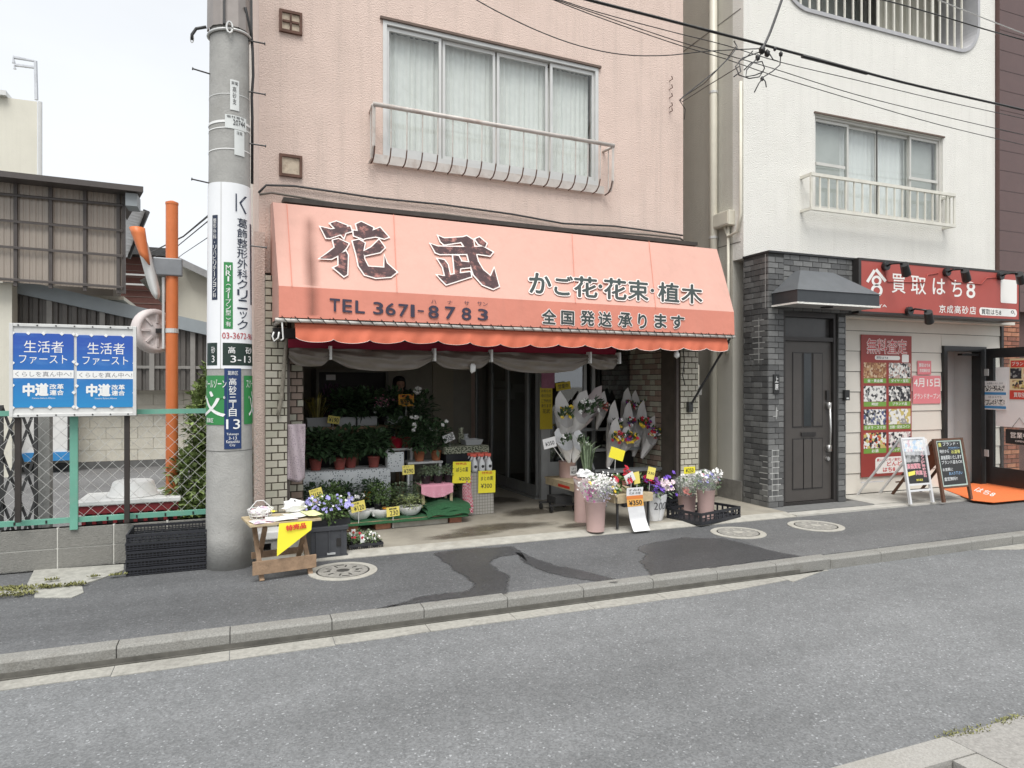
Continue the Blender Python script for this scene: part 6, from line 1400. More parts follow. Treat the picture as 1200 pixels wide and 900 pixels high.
# rolled vinyl sheet with ties
RY = -.30
r0, r1 = B.hy(338, 415, RY), B.hy(722, 425, RY); zr = (B.hy(345, 408, RY).z+B.hy(700, 419, RY).z)/2
vs_ = thing('rolled_sheet', 'grey vinyl sheet gathered and tied up in swags under the awning', 'sheet', B, ((r0.x+r1.x)/2, RY, zr-.1))
tiesp = [338, 386, 507, 573, 688, 722]; tx = [B.hy(p, 420, RY).x for p in tiesp]
q = MB(); q.smooth = True
def swag(u, v):
    x = r0.x+(r1.x-r0.x)*u; i = max(0, min(len(tx)-2, sum(1 for t in tx if t <= x)-1)); s = (x-tx[i])/(tx[i+1]-tx[i]); L_ = tx[i+1]-tx[i]; sag = .035*L_*4*s*(1-s)/1.0; pin = 1-.45*(1-min(1, 6*min(s, 1-s)))
    fold = .012*math.sin(v*9+s*3)+.012*math.sin(v*19-s*9)+.01*math.sin(s*21+v*7)*min(1, 4*min(s, 1-s)); return (x, RY-.02-.05*math.sin(math.pi*v)*pin+fold, zr+.02*pin-(.15*pin*v+sag*v*1.6))
q.grid(swag, 110, 10); q.build('sheet', mat('grey vinyl', (.17, .145, .12), .35, var=.12, scale=4, grime=.15), vs_)
MB().box(r0.x, r1.x, RY, RY+.03, zr+.02, zr+.10).build('red_band', mat('crimson cloth', (.28, .012, .04), .8, var=.1), vs_)
for x in tx[1:]:
    MB().box(x-.010, x+.010, RY-.085, RY+.035, zr-.085, zr+.04).build('tie', m_whp, vs_)
kx = B.hy(552, 432, RY-.06); q = MB(); q.smooth = True
for i in range(3): q.lathe(kx.x+.012*i, RY-.08, [(.001, kx.z-.05+.01*i), (.017, kx.z-.03), (.02, kx.z+.03), (.001, kx.z+.055)], 8)
q.build('knot', m_whp, vs_)
MB().box(L0+.1, IX, RY+.04, RY+.1, zr+.11, zr+.2).build('curtain_rail', m_dkm, vs_)
# arms and hanging ropes
def rope(name, lab, pts, r_, m, cat='rope'):
    q = MB(); q.smooth = True; q.tube(pts, r_, 5); return q.build(name, m, fr=B, base=pts[-1], label=lab, cat=cat)
m_rope = mat('greyish rope', (.30, .27, .22), .9, var=.3, scale=30)
ar1 = B.hy(808, 477, PY-.03); ar0 = V((xRb-.03, LF+.03, zB-.03))
arm = MB().bar(ar0, ar1, .02, .02).build('support_arm', m_dkm, aw); MB().bar(ar0+V((0, .02, -.05)), ar1.lerp(ar0, .25)+V((0, .02, 0)), .012, .012).build('stay', m_dkm, arm); MB().box(ar1.x-.03, ar1.x+.03, PY-.06, PY-.008, ar1.z-.06, ar1.z+.06).build('bracket', m_dkm, arm)
lx0 = [B.hy(*p, PY-.05) for p in ((337, 385), (333, 430), (330, 465), (327, 480), (326, 487))]
rope('rope', 'twisted grey rope hanging from the left awning corner in front of the tiled pillar', lx0, .019, m_rope)
for p, lab in ((( (327, 389), (326, 396), (321, 400), (319, 394), (321, 389)), 'small white hook loop under the left awning corner, nearer the wall edge'), (((330, 373), (331, 385), (332, 397), (329, 399)), 'white hook hanging under the left end of the awning bar')):
    rope('hook', lab, [B.hy(a, b, LF+.02) for a, b in p], .007, m_whp, 'hook')
rr0 = [B.hy(a, b, PY-.04) for a, b in ((800, 405), (802, 425), (800, 440), (803, 452))]
rope('cord', 'thin black cord knotted on the right cream tiled pillar', rr0, .006, m_blk, 'cord')
lq = B.hy(793, 415, LF+.1); q = MB(); q.smooth = True; q.lathe(lq.x, LF+.1, [(.001, lq.z-.05), (.03, lq.z-.03), (.033, lq.z), (.02, lq.z+.03), (.015, lq.z+.05)], 14)
q.build('bulb', mat('clear bulb glass', (.6, .6, .58), .1, var=.05), fr=B, base=(lq.x, LF+.1, lq.z), label='clear round light bulb under the right end of the valance', cat='light bulb')
# cables on the wall above the awning
def cable(lab, pts, r_, ly, m=m_blk):
    return rope('cable', lab, [B.hy(a, b, ly) for a, b in pts], r_, m, 'cable')
cable('black cable running along the pink wall just above the awning top, upper of two', [(303, 226), (312, 217), (345, 218), (400, 226), (440, 232), (500, 238), (520, 240), (600, 251), (660, 262), (720, 265), (780, 273), (800, 276)], .011, -.03, m_dkm)
cable('sagging cable lying on the awning top, lower of two above the awning', [(304, 228), (318, 226), (350, 231), (400, 240), (450, 246), (520, 251), (600, 262), (640, 267), (700, 271), (760, 275), (797, 279), (803, 284)], .012, -.06, mat('grey dirty cable', (.15, .13, .11), .7))
MB().box(xL+.1, xRt-.25, -.16, -.002, zT+.032, zT+.075).build('top_flashing', mat('black flashing', (.05, .045, .04), .8, var=.3), aw)
ib = [B.hy(787.5, y, -.05) for y in (93, 103, 113, 124, 130)]
ins = thing('cable_clamp', 'row of small rusty cable hooks near the right edge of the pink wall', 'cable hook', B, (ib[2].x, 0, ib[2].z))
for p in ib: MB().tube([(p.x, 0, p.z), (p.x, -.06, p.z), (p.x-.02, -.07, p.z+.03)], .006, 4).build('hook', m_rust, ins)
# ================================================================== UTILITY POLE
m_pole = mat('pole concrete', (.36, .355, .335), .85, var=.12, scale=7, bump=.35, bscale=70, dirt=(.25, .24, .21, .5), dscale=2.2, grime=.14)
pc = S.hz(269, 669, 0); d_l = math.hypot(pc.x, pc.y); pr_ = 26.2/800*5.46
PCX, PCY = pc.x*(1+pr_/d_l), pc.y*(1+pr_/d_l)
up = thing('utility_pole', 'tall grey concrete utility pole carrying clinic and address signs', 'utility pole', S, (PCX, PCY, 0))
PR0, PR1, PZ = .183, .152, 4.25
def prad(z): return PR0+(PR1-PR0)*z/PZ
q = MB(); q.smooth = True; q.lathe(PCX, PCY, [(prad(z), z) for z in [i*.25 for i in range(0, 18)]] + [(prad(4.3), 4.3), (prad(9), 9)], 40); q.build('shaft', m_pole, up)
tc_ = V((-PCX, -PCY, 0)).normalized(); tr__ = V((-tc_.y, tc_.x, 0))      # toward the street, and to its right
if tr__.x < 0: tr__ = -tr__
def pol(a, z, h=0): r_ = prad(z)+h; return V((PCX, PCY, z)) + tr__*(r_*math.sin(a)) + tc_*(r_*math.cos(a))
def pa(px, z=2): k = (px-269.5+.6*(z-1))/ (prad(z)*800/5.50*1.045); return math.asin(max(-.999, min(.999, k)))
def pz_(py): return 1.5+(450-py)/800*5.46
def wrap(name, a0, a1, z0, z1, m, par, h=.004, n=None):
    n = n or max(2, int((a1-a0)/.09)); q = MB(); q.smooth = True; q.grid(lambda u, v: pol(a0+(a1-a0)*u, z0+(z1-z0)*v, h), n, 3); return q.build(name, m, par)
def amap(a0, a1, z0, z1, h0=.006): return lambda u, v, h=0: pol(a0+(a1-a0)*u, z0+(z1-z0)*v, h0+h)
m_adw = mat('white sign sheet', (.80, .81, .82), .35, var=.02)
za, zb2 = pz_(432), pz_(212)
ad = thing('clinic_sign', 'white wraparound clinic advertisement sheet on the utility pole', 'sign', S, (PCX, PCY, za))
A0_, A1_ = pa(259.5), pa(298.5); Ls = pa(243)+0.0
wrap('sheet', A0_, A0_+2.5, za, zb2, m_adw, ad); wrap('sheet', A0_-2.6, A0_-.035, za, zb2, m_adw, ad); wrap('seam_strip', A0_-.033, A0_-.002, za, zb2, m_frame, ad, .006)
mpA = amap(pa(259.5), pa(297), za, zb2)
def pbx(px0, px1, py0, py1): return (px0, px1, py0, py1)
def ptxt(par, s, px0, px1, py0, py1, m, off=0, vert=False, nm='lettering', h=.0015, gap=.1):
    a0, a1 = pa(px0), pa(px1); z1, z0 = pz_(py0), pz_(py1); q = MB(); mp = amap(a0, a1, z0, z1)
    if vert: column(q, s, mp, 0, 1, 0, 1, off=off, h=h, gap=gap)
    else: letter(q, s, mp, 0, 1, 0, 1, off=off, h=h)
    return q.build(nm, m, par)
m_nvy = mat('navy print', (.02, .03, .06), .5, var=0); m_grn = mat('sign green', (.035, .23, .065), .45, var=0); m_lred = mat('phone number red', (.45, .05, .06), .5, var=0)
ptxt(ad, '葛飾整形外科クリニック', 277.5, 289, 253, 386, m_nvy, .012, True, gap=.08)
q = MB()
for P in (((275.7, 224.5), (277.2, 224.5), (277.2, 245.5), (275.7, 245.5)), ((280, 234.5), (286.5, 225.5), (289, 225.5), (281.7, 235.5)), ((280, 234.5), (281.7, 234), (288.5, 246), (286.6, 246.5))):
    q.add([pol(pa(x), pz_(y), .008) for x, y in P], [(0, 1, 2, 3)])
q.build('emblem', m_nvy, ad)
wrap('green_panel', pa(262.5), pa(272.5), pz_(385), pz_(306.5), m_grn, ad, .006)
ptxt(ad, 'MRI(オープン型)有', 264.8, 270.4, 310, 383, m_wht, .01, True, h=.003)
ptxt(ad, '03-3672-9611', 261, 297.5, 389.5, 396.5, m_lred, .01)
wrap('dark_panel', pa(292.5), pa(297.3), pz_(354), pz_(256), m_nvy, ad, .006); ptxt(ad, '整形外科・リハビリテーション科', 293.6, 296.6, 260, 352, m_wht, .0, True, h=.003)
wrap('dark_panel', pa(249.5), pa(255.5), pz_(351), pz_(251), m_nvy, ad, .006); ptxt(ad, '整形外科・リハビリテーション科', 250.8, 254.3, 255, 349, m_wht, .0, True, h=.003)
m_dkg = mat('dark green plate', (.012, .03, .022), .5, var=0)
wrap('dark_plate', pa(261.5), pa(295.5), pz_(428), pz_(401.5), m_dkg, ad, .006); wrap('dark_plate', pa(244.5), pa(255.5), pz_(428), pz_(401.5), m_dkg, ad, .006)
ptxt(ad, '高', 267.5, 275, 406, 414, m_wht, .01, h=.003); ptxt(ad, '砂', 286, 293, 406, 414, m_wht, .01, h=.003); ptxt(ad, '3-13', 270, 292, 416.5, 424.5, m_wht, .01, h=.003)
ptxt(ad, '砂', 249.5, 253.5, 406, 414, m_wht, 0, h=.003); ptxt(ad, '3', 250, 253, 416.5, 424.5, m_wht, 0, h=.003)
# school zone green signs
def pole_sign(nm, lab, px0, px1, py0, py1, m, a_ex=0, cat='sign'):
    a0, a1 = pa(px0), pa(px1); t = thing(nm, lab, cat, S, (PCX, PCY, pz_(py1))); q = MB(); q.smooth = True; a0 -= a_ex if a_ex > 0 else 0; a1 -= a_ex if a_ex < 0 else 0
    q.grid(lambda u, v: pol(a0+(a1-a0)*u, pz_(py1)+(pz_(py0)-pz_(py1))*v, .005), 8, 3); q.build('sheet', m, t); return t
t = pole_sign('school_zone_sign', 'green school zone sign wrapped around the left side of the utility pole', 244, 267, 440, 498, m_grn, .5)
ptxt(t, 'スクールゾーン', 240, 265.5, 444.5, 454.5, m_wht, .01); ptxt(t, '文', 239, 264, 459, 488, m_wht, .03); ptxt(t, '葛飾区', 245, 252, 490, 495.5, m_wht, .01)
t = pole_sign('school_zone_sign', 'green school zone sign wrapped around the right side of the utility pole', 284.5, 296.5, 440, 498, m_grn, -.6)
ptxt(t, 'スクール', 287, 296.6, 444.5, 454.5, m_wht, .0); ptxt(t, '文', 289.5, 296.8, 459, 488, m_wht, .02)
m_abl = mat('address plate blue', (.012, .035, .12), .4, var=.03)
t = pole_sign('address_plate', 'narrow dark blue address plate reading the block number 13 on the pole', 263.2, 281.5, 431.5, 526.5, m_abl)
ptxt(t, '葛飾区', 267, 278, 434.5, 439.5, m_wht, .0); ptxt(t, '高砂三丁目', 268.3, 276.2, 443, 489, m_wht, .01, True); ptxt(t, '13', 265.5, 279.8, 491.5, 503, m_wht, .01)
ptxt(t, 'Takasago', 265.8, 278.5, 507.5, 511, m_wht, 0); ptxt(t, '3-13', 268, 276.5, 512, 515.5, m_wht, 0); ptxt(t, 'Katsushika', 265.5, 279.5, 516, 519.5, m_wht, 0); ptxt(t, 'City', 269, 275, 520.5, 524, m_wht, 0)
# number plates, bands, steps
m_plt = mat('pale number plate', (.66, .68, .66), .5, var=.06)
t = pole_sign('pole_number_plate', 'narrow pale number plate high on the utility pole, upper one', 269.5, 280.5, 90, 126, m_plt, cat='number plate'); ptxt(t, '東電', 271, 279, 92, 96, m_blkp); ptxt(t, '高砂支', 272.5, 277, 98, 120, m_blkp, 0, True)
t = pole_sign('pole_number_plate', 'wide pale number plate fixed by a white band on the pole', 263.5, 289, 132, 148, m_plt, cat='number plate'); ptxt(t, '20744', 273, 287, 137, 143.5, m_blkp, .01); ptxt(t, '電柱番号', 265.5, 286, 132.8, 135.8, m_blkp)
t = pole_sign('pole_number_plate', 'narrow pale plate hanging below the wide number plate on the pole', 274.5, 286.5, 148.5, 178.5, m_plt, cat='number plate'); ptxt(t, '注意', 277, 284, 150, 154, m_blkp)
def band(py, w_, m, nm='band', tilt=.012):
    z = pz_(py); q = MB(); q.smooth = True; q.grid(lambda u, v: pol(u*6.2832, z+w_*(v-.5)+tilt*math.sin(u*6.2832), .004), 40, 1); q.build(nm, m, up)
band(107, .006, m_frame); band(139.5, .02, m_wht); band(147, .008, m_wht); band(172, .008, m_wht); band(529, .004, m_dkm, 'wire_band', .0)
for px, py, sd_ in ((233, 81, -1), (230.5, 211, -1), (316, 95, 1), (316, 158, 1), (316, 282, 1), (317, 33, 1)):
    z = pz_(py); a = math.radians(72)*sd_; p = pol(a, z-.0); e = p + (tr__*sd_ + tc_*.15).normalized()*.125+V((0, 0, .012 if sd_ < 0 else -.01)); q = MB(); q.cyl(p, e, .006, n=6); q.cyl(e, e+(e-p).normalized()*.008, .012, n=8); q.build('step_bolt', m_dkm, up)
# steel cover and fittings at the top of the view
m_stc = mat('brownish steel cover', (.30, .27, .25), .5, .3, var=.1, grime=.2)
z0 = pz_(27)
cv = thing('cable_riser_cover', 'wide brownish cover plates clamped around the top of the utility pole', 'cable cover', S, (PCX, PCY, z0))
q = MB(); q.smooth = False; n = 10
def cvr(a, z): k = .02 if abs(math.sin(a*2.5)) > .5 else .01; r_ = prad(z)+k; return V((PCX, PCY, z)) + tr__*(r_*math.sin(a)) + tc_*(r_*math.cos(a))
q.grid(lambda u, v: cvr(-2+4*u, z0+1.8*v), 10, 1); q.build('cover', m_stc, cv)
for px in (262, 294): a = pa(px, 4.4); q = MB(); q.bar(cvr(a, z0), cvr(a, z0+1.8), .018, .03); q.build('edge_strip', m_dkm, cv)
z = pz_(31); q = MB(); q.smooth = True; q.tube([pol(i*6.2832/24, z-.0+.015*math.sin(i*6.28/24), .012) for i in range(25)], .012, 5); q.build('clamp_band', m_frame, cv)
z = pz_(26); q = MB(); q.smooth = True; q.tube([pol(-1.3, z, .03), pol(-1.45, z-.02, .10), pol(-1.5, z-.07, .13), pol(-1.5, z-.11, .13)], .012, 6); q.build('hook_arm', m_dkm, cv)
q = MB(); q.tube([pol(-1.5, z-.1+.035*math.sin(t), .13+.012*math.cos(t)) for t in [i*.6 for i in range(12)]], .004, 4); q.build('hook_loop', m_frame, cv)
q = MB(); q.tube([pol(.0+.25*math.cos(t)*.5, z-.03+.045*math.sin(t), .03) for t in [i*.6 for i in range(11)]], .009, 5); q.build('tension_ring', m_frame, cv)
pts = [pol(pa(283+0, 4), pz_(0), .03), pol(1.45, pz_(25), .02), pol(1.35, pz_(45), .03), pol(1.3, pz_(75), .035), pol(1.35, pz_(100), .02), pol(1.5, pz_(125), .02), pol(1.5, pz_(205), .015)]
q = MB(); q.smooth = True; q.tube(pts, .012, 6); q.build('riser_cable', m_blk, up)
# slim white building edge seen between the pole and the pink wall
nb_ = thing('neighbour_wall', 'narrow whitish wall strip between the utility pole and the pink building', 'wall', S, (S.hy(300, 400, 7.6).x, 7.6, 0))
MB().box(S.hy(286, 300, 7.6).x, S.hy(303.5, 300, 7.6).x, 7.6, 9, 0, 9).build('wall', mat('pale wall strip', (.66, .64, .60), .9, var=.06, grime=.2), nb_)
# ================================================================== OVERHEAD CABLES
def wire(lab, P, r_, m, sag=None, name='overhead_cable', group=None):
    q = MB(); pts = [V(p) for p in P]
    q.tube(pts, r_, 5); return q.build(name, m, base=tuple(pts[0]), label=lab, cat='cable', group=group)
def wpx(lst, ys): return [S.hy(px, py, y) for (px, py), y in zip(lst, ys)]
def span(lab, lst, y0, y1, r_, m=None, group=None):
    n = len(lst); x0, x1 = lst[0][0], lst[-1][0]; Q = []
    # resample with Catmull-Rom for a smooth sag
    for i in range(n-1):
        p = [Vector(lst[max(0, i-1)]), Vector(lst[i]), Vector(lst[i+1]), Vector(lst[min(n-1, i+2)])]
        for k in range(4):
            t = k/4; Q.append(.5*((2*p[1])+(-p[0]+p[2])*t+(2*p[0]-5*p[1]+4*p[2]-p[3])*t*t+(-p[0]+3*p[1]-3*p[2]+p[3])*t*t*t))
    Q.append(Vector(lst[-1])); return wire(lab, [S.hy(v.x, v.y, y0+(y1-y0)*(v.x-x0)/max(1, x1-x0)) for v in Q], r_, m or m_blk, group=group)
span('thick black overhead cable crossing in front of both buildings from top centre to right edge', [(660, -9), (690, 0), (780, 23), (900, 54), (960, 70), (1060, 97), (1200, 129), (1290, 150)], 5.3, 5.6, .014)
span('thick splice sleeve section on the overhead cable in front of the white building', [(940, 66), (975, 75), (1016, 86)], 5.29, 5.33, .019)
span('upper thin overhead cable crossing the right top corner over the rounded balcony', [(980, -10), (1035, 0), (1100, 18), (1160, 36), (1230, 55)], 5.4, 5.6, .008)
span('grey thin overhead cable near the top right corner', [(1060, -18), (1100, 0), (1165, 26), (1240, 55)], 5.4, 5.6, .006, m_frame)
G_ = 'thin twisted cables crossing below the thick overhead cable'
for i, lst in enumerate(([(640, -6), (700, 14), (790, 38), (850, 53), (915, 73), (1000, 93), (1100, 117), (1200, 139), (1260, 152)], [(630, -8), (690, 13), (790, 47), (850, 64), (905, 80), (1000, 110), (1100, 135), (1200, 158), (1260, 171)], [(620, -12), (690, 16), (790, 51), (850, 69), (905, 88), (1000, 117), (1100, 146), (1200, 170)])):
    span(('uppermost', 'middle', 'lowest')[i]+' of the three thin cables strung just below the thick overhead cable', lst, 5.5, 5.8, .0045, group=G_)
span('thin cable sagging across the pink wall from top centre to the cable joint', [(545, -8), (580, 12), (630, 36), (680, 54), (730, 64), (780, 65), (830, 60), (890, 57)], 5.9, 5.5, .005)
span('black drop cable running up out of view from the cable joint', [(893, 58), (903, 36), (918, -6)], 5.35, 5.3, .014)
jn = S.hy(895, 75, 5.4)
cj = thing('cable_joint', 'tangle of black cable clamps and loops in front of the white building corner', 'cable joint', S, (jn.x, 5.4, jn.z))
def jp(px, py, y=5.4): return S.hy(px, py, y)
for c_, r_ in (((893, 58), .04), ((899, 62), .035), ((888, 67), .03), ((915, 63), .025), ((893, 92), .022), ((908, 57), .02)):
    p = jp(*c_); q = MB(); q.smooth = True; q.lathe(p.x, p.y, [(.002, p.z-r_*1.3), (r_*.7, p.z-r_*.8), (r_*.8, p.z+r_*.3), (.002, p.z+r_*1.1)], 8); q.build('clamp', m_blk, cj)
for P in (((893, 60), (870, 68), (862, 78), (866, 88), (878, 92), (890, 90), (896, 80), (893, 72), (880, 74), (872, 82)), ((893, 62), (884, 72), (875, 82), (874, 90), (885, 88), (895, 84)), ((915, 64), (914, 76), (905, 84), (895, 90), (889, 98), (884, 108)), ((893, 90), (897, 96), (898, 102)), ((860, 48), (864, 55), (856, 66), (840, 82), (800, 114), (797, 117)), ((882, 60), (876, 66), (866, 72), (868, 84), (860, 90)), ((900, 60), (906, 70), (912, 72))):
    q = MB(); q.smooth = True; q.tube([jp(a, b, 5.4-.02*i) for i, (a, b) in enumerate(P)], .006, 5); q.build('loop_cable', m_blk, cj)
wire('thin cable from the joint down to the hooks on the pink wall', [jp(862, 55, 5.4)] + [S.hy(a, b, y) for (a, b), y in (((850, 72), 5.8), ((825, 98), 6.4), ((800, 114), 6.9))], .005, m_blk, name='drop_cable')
wire('thin cable loop entering the pink wall hooks at its right edge', [S.hy(866, 78, 5.6), S.hy(830, 100, 6.3), S.hy(800, 119, 6.95), S.hy(796, 117, 6.95), S.hy(803, 128, 6.95), S.hy(802, 140, 6.97)], .005, m_blk, name='drop_cable')
for i, (P, r_) in enumerate(((((250, 248), (215, 277), (176, 296)), .012), (((250, 254), (205, 291), (178, 302)), .007), (((250, 274), (214, 298), (196, 312)), .005))):
    wire(('thick upper', 'thinner middle', 'thin lowest')[i]+' cable slanting down left from the utility pole over the rooftops', [S.hy(a, b, y) for (a, b), y in zip(P, (8, 12, 17))], r_, m_blk, name='drop_cable')
# ================================================================== THE FLOWER DISPLAY
m_terra = mat('terracotta pot', (.42, .15, .07), .7, var=.12, scale=10); m_rbp = mat('red brown plastic pot', (.30, .075, .06), .45, var=.08)
m_orp = mat('orange plastic pot', (.75, .30, .02), .4, var=.06); m_blp = mat('black nursery pot', (.02, .02, .022), .5)
m_pinkb = mat('pale pink bucket', (.56, .39, .355), .45, var=.05, dirt=(.45, .31, .28, .4), dscale=5); m_soil = mat('soil', (.05, .035, .025), .95)
m_fol = [mat('leaf dark', (.055, .10, .045), .45, var=.4, scale=20, island=.5), mat('leaf mid', (.10, .16, .05), .5, var=.4, scale=20, island=.5), mat('leaf variegated', (.26, .31, .13), .5, var=.5, scale=60, island=.7), mat('leaf grey green', (.20, .26, .16), .5, var=.4, scale=30, island=.5), mat('leaf olive yellow', (.30, .26, .07), .5, var=.4, island=.5)]
def pmat(name, c): return mat('petal '+name, c, .6, var=.15, scale=40, island=.25)
m_pw, m_pp, m_pr, m_py, m_pk, m_pl, m_dk = pmat('white', (.78, .77, .74)), pmat('pink', (.70, .32, .42)), pmat('red', (.50, .02, .04)), pmat('yellow', (.80, .58, .04)), pmat('salmon', (.75, .28, .24)), pmat('lilac', (.33, .31, .62)), pmat('purple', (.16, .03, .24))
def potmesh(mb, c, rt, rb, h, n=14):
    mb.smooth = True; mb.lathe(c.x, c.y, [(rb, c.z), (rt*.94, c.z+h*.84), (rt, c.z+h*.85), (rt, c.z+h), (rt*.9, c.z+h), (rt*.86, c.z+h*.8)], n, close=False); return mb
def foliage(c, w_, h, n, L, kind, mb=None, dep=1.0):
    mb = mb or MB()
    for i in range(n):
        a = rnd.uniform(0, 6.28)
        if kind == 'grass':
            r0 = rnd.uniform(0, .25)*w_; p = c+V((r0*math.cos(a), r0*math.sin(a), 0)); ln = h*rnd.uniform(.6, 1.1); out_ = w_*rnd.uniform(.3, 1); t_ = V((math.cos(a), math.sin(a)*dep, 0)); q0, q1, q2 = p, p+t_*out_*.4+V((0, 0, ln*.7)), p+t_*out_+V((0, 0, ln*rnd.uniform(.6, 1))); s = V((-t_.y, t_.x, 0))*L*.12
            mb.add([q0-s, q0+s, q1+s, q2, q1-s], [(0, 1, 2, 4), (4, 2, 3)])
        else:
            b = rnd.uniform(-.85, 1); r_ = rnd.random()**.45; s = math.sqrt(max(0, 1-b*b)); p = c+V((w_*r_*s*math.cos(a), w_*dep*r_*s*math.sin(a), h*.5+h*.5*r_*b))
            d = V((s*math.cos(a)+rnd.uniform(-.6, .6), s*math.sin(a)+rnd.uniform(-.6, .6), b*.6+rnd.uniform(-.3, .6))); mb.leaf(p, d, L*rnd.uniform(.6, 1.25), L*rnd.uniform(.35, .6))
    return mb
def blossoms(pts, r_, mb=None, pet=6):
    mb = mb or MB()
    for p in pts:
        up_ = V((rnd.uniform(-.5, .5), -1+rnd.uniform(-.3, .5), rnd.uniform(.2, 1.1))).normalized(); a = up_.cross(V((1, 0, .2))).normalized(); b = up_.cross(a); rr = r_*rnd.uniform(.75, 1.2)
        for k in range(pet):
            t = 6.2832*k/pet+rnd.random(); d1 = a*math.cos(t)+b*math.sin(t); d2 = a*math.cos(t+.6)+b*math.sin(t+.6); d0 = a*math.cos(t-.6)+b*math.sin(t-.6)
            mb.add([p, p+d0*rr*.75+up_*rr*.25, p+d1*rr+up_*rr*.15, p+d2*rr*.75+up_*rr*.25], [(0, 1, 2, 3)])
    return mb
def scatter(c, w_, h, n, front=.7): return [c+V((rnd.uniform(-w_, w_), -abs(rnd.gauss(0, w_*front)), h*rnd.uniform(.2, 1))) for i in range(n)]
def plant(lab, c, pot, fol, flowers=(), group=None, stick=None, cat='potted plant', name='potted_plant'):
    """pot = (r top, r bottom, h, material) ; fol = (width, height, count, leaf length, kind, material)"""
    c = V(c); t = thing(name, lab, cat, B, c, group); h = 0
    if pot: h = pot[2]; potmesh(MB(), c, *pot[:3]).build('pot', pot[3], t);  MB().lathe(c.x, c.y, [(pot[0]*.87, c.z+h*.84), (.001, c.z+h*.86)], 12, close=False).build('soil', m_soil, t)
    top = c+V((0, 0, h*.85)); f = foliage(top, fol[0], fol[1], fol[2], fol[3], fol[4])
    if fol[4] != 'grass':
        for i in range(4): f.tube([top, top+V((rnd.uniform(-.3, .3)*fol[0], rnd.uniform(-.3, .3)*fol[0], fol[1]*.6))], .003, 3)
    f.build('foliage', fol[5], t, kind='stuff')
    for (m, n, r_, spread, zz) in flowers: blossoms(scatter(top+V((0, -.02, fol[1]*zz)), fol[0]*spread, fol[1]*(1-zz*.9), n), r_).build('flowers', m, t, kind='stuff')
    return t
def card(lab, px, py, wpx_, hpx, ly, m, lines, rot=0, stick=True, fr=B, tm=None, lean=0, name='price_card', cat='price card', group=None):
    c = fr.hy(px, py, ly); k = (fr.hy(px+wpx_/2, py, ly)-fr.hy(px-wpx_/2, py, ly)).length; hz = fr.hy(px, py-hpx/2, ly).z-fr.hy(px, py+hpx/2, ly).z
    t = thing(name, lab, cat, fr, (c.x, ly, c.z-hz/2), group); ca, sa = math.cos(R(rot)), math.sin(R(rot))
    def mp(u, v, h=0): x, z = (u-.5)*k, (v-.5)*hz; return V((c.x+x*ca-z*sa, ly-.002-h+lean*z, c.z+x*sa+z*ca))
    q = MB(); q.add([mp(0, 0), mp(1, 0), mp(1, 1), mp(0, 1), mp(0, 0, -.003), mp(1, 0, -.003), mp(1, 1, -.003), mp(0, 1, -.003)], [(0,1,2,3), (4,7,6,5), (0,4,5,1), (1,5,6,2), (2,6,7,3), (3,7,4,0)]); q.build('card', m, t)
    lt = MB(); 
    for s, u0, u1, v0, v1, mm in lines:
        q = MB(); letter(q, s, mp, u0, u1, v0, v1, off=.015, h=.0012); q.build('lettering', mm, t)
    if stick: MB().bar(mp(.5, 0, -.006), mp(.5, 0, -.006)+V((0, .01, -.12)), .006, .003).build('stick', m_whp, t)
    return t
m_ycard = mat('yellow price card', (.80, .68, .16), .6, var=.04); m_ybri = mat('bright yellow poster', (.85, .74, .04), .6, var=.03); m_ora = mat('orange price card', (.70, .33, .03), .6, var=.03); m_rprint = mat('red print', (.6, .04, .02), .6, var=0); m_inkb = m_blkp
m_wood = mat('weathered wood', (.30, .20, .125), .8, var=.25, scale=14, bump=.3, bscale=60); m_woodl = mat('pale raw wood', (.47, .38, .24), .8, var=.2, scale=12, bump=.2)
def dotted(name, base, dot, sc_=38, thr=.28):
    m = mat(name, base, .8, var=0); nt = m.node_tree; N, L = nt.nodes, nt.links; tc = N.new('ShaderNodeTexCoord'); vo = N.new('ShaderNodeTexVoronoi'); vo.inputs['Scale'].default_value = sc_; vo.inputs['Randomness'].default_value = .6; L.new(tc.outputs['Object'], vo.inputs[0])
    lt = N.new('ShaderNodeMath'); lt.operation = 'LESS_THAN'; lt.inputs[1].default_value = thr; L.new(vo.outputs['Distance'], lt.inputs[0]); mx = N.new('ShaderNodeMix'); mx.data_type = 'RGBA'; mx.inputs[6].default_value = (*base, 1); mx.inputs[7].default_value = (*dot, 1); L.new(lt.outputs[0], mx.inputs[0]); L.new(mx.outputs[2], N['Principled BSDF'].inputs['Base Color']); return m
m_dot = dotted('white cloth with grey leaf print', (.78, .80, .80), (.22, .25, .26)); m_pinkc = dotted('pink dotted cloth', (.75, .33, .42), (.8, .7, .7), 60, .2); m_leafp = dotted('leaf print tray', (.42, .43, .32), (.07, .08, .05), 45, .45); m_lace = dotted('lilac lace cloth', (.50, .42, .45), (.30, .24, .28), 60, .3)
def gridmat(name, base, line, n=30):
    m = mat(name, base, .8, var=0); nt = m.node_tree; N, L = nt.nodes, nt.links; tc = N.new('ShaderNodeTexCoord'); br = N.new('ShaderNodeTexBrick'); mp = N.new('ShaderNodeMapping'); mp.inputs['Rotation'].default_value = (R(90), 0, 0); L.new(tc.outputs['Object'], mp.inputs[0]); L.new(mp.outputs[0], br.inputs[0]); br.offset = 0; br.inputs['Color1'].default_value = (*base, 1); br.inputs['Color2'].default_value = (*base, 1); br.inputs['Mortar'].default_value = (*line, 1); br.inputs['Scale'].default_value = n; br.inputs['Brick Width'].default_value = 1; br.inputs['Row Height'].default_value = 1; br.inputs['Mortar Size'].default_value = .06
    L.new(br.outputs[0], N['Principled BSDF'].inputs['Base Color']); return m
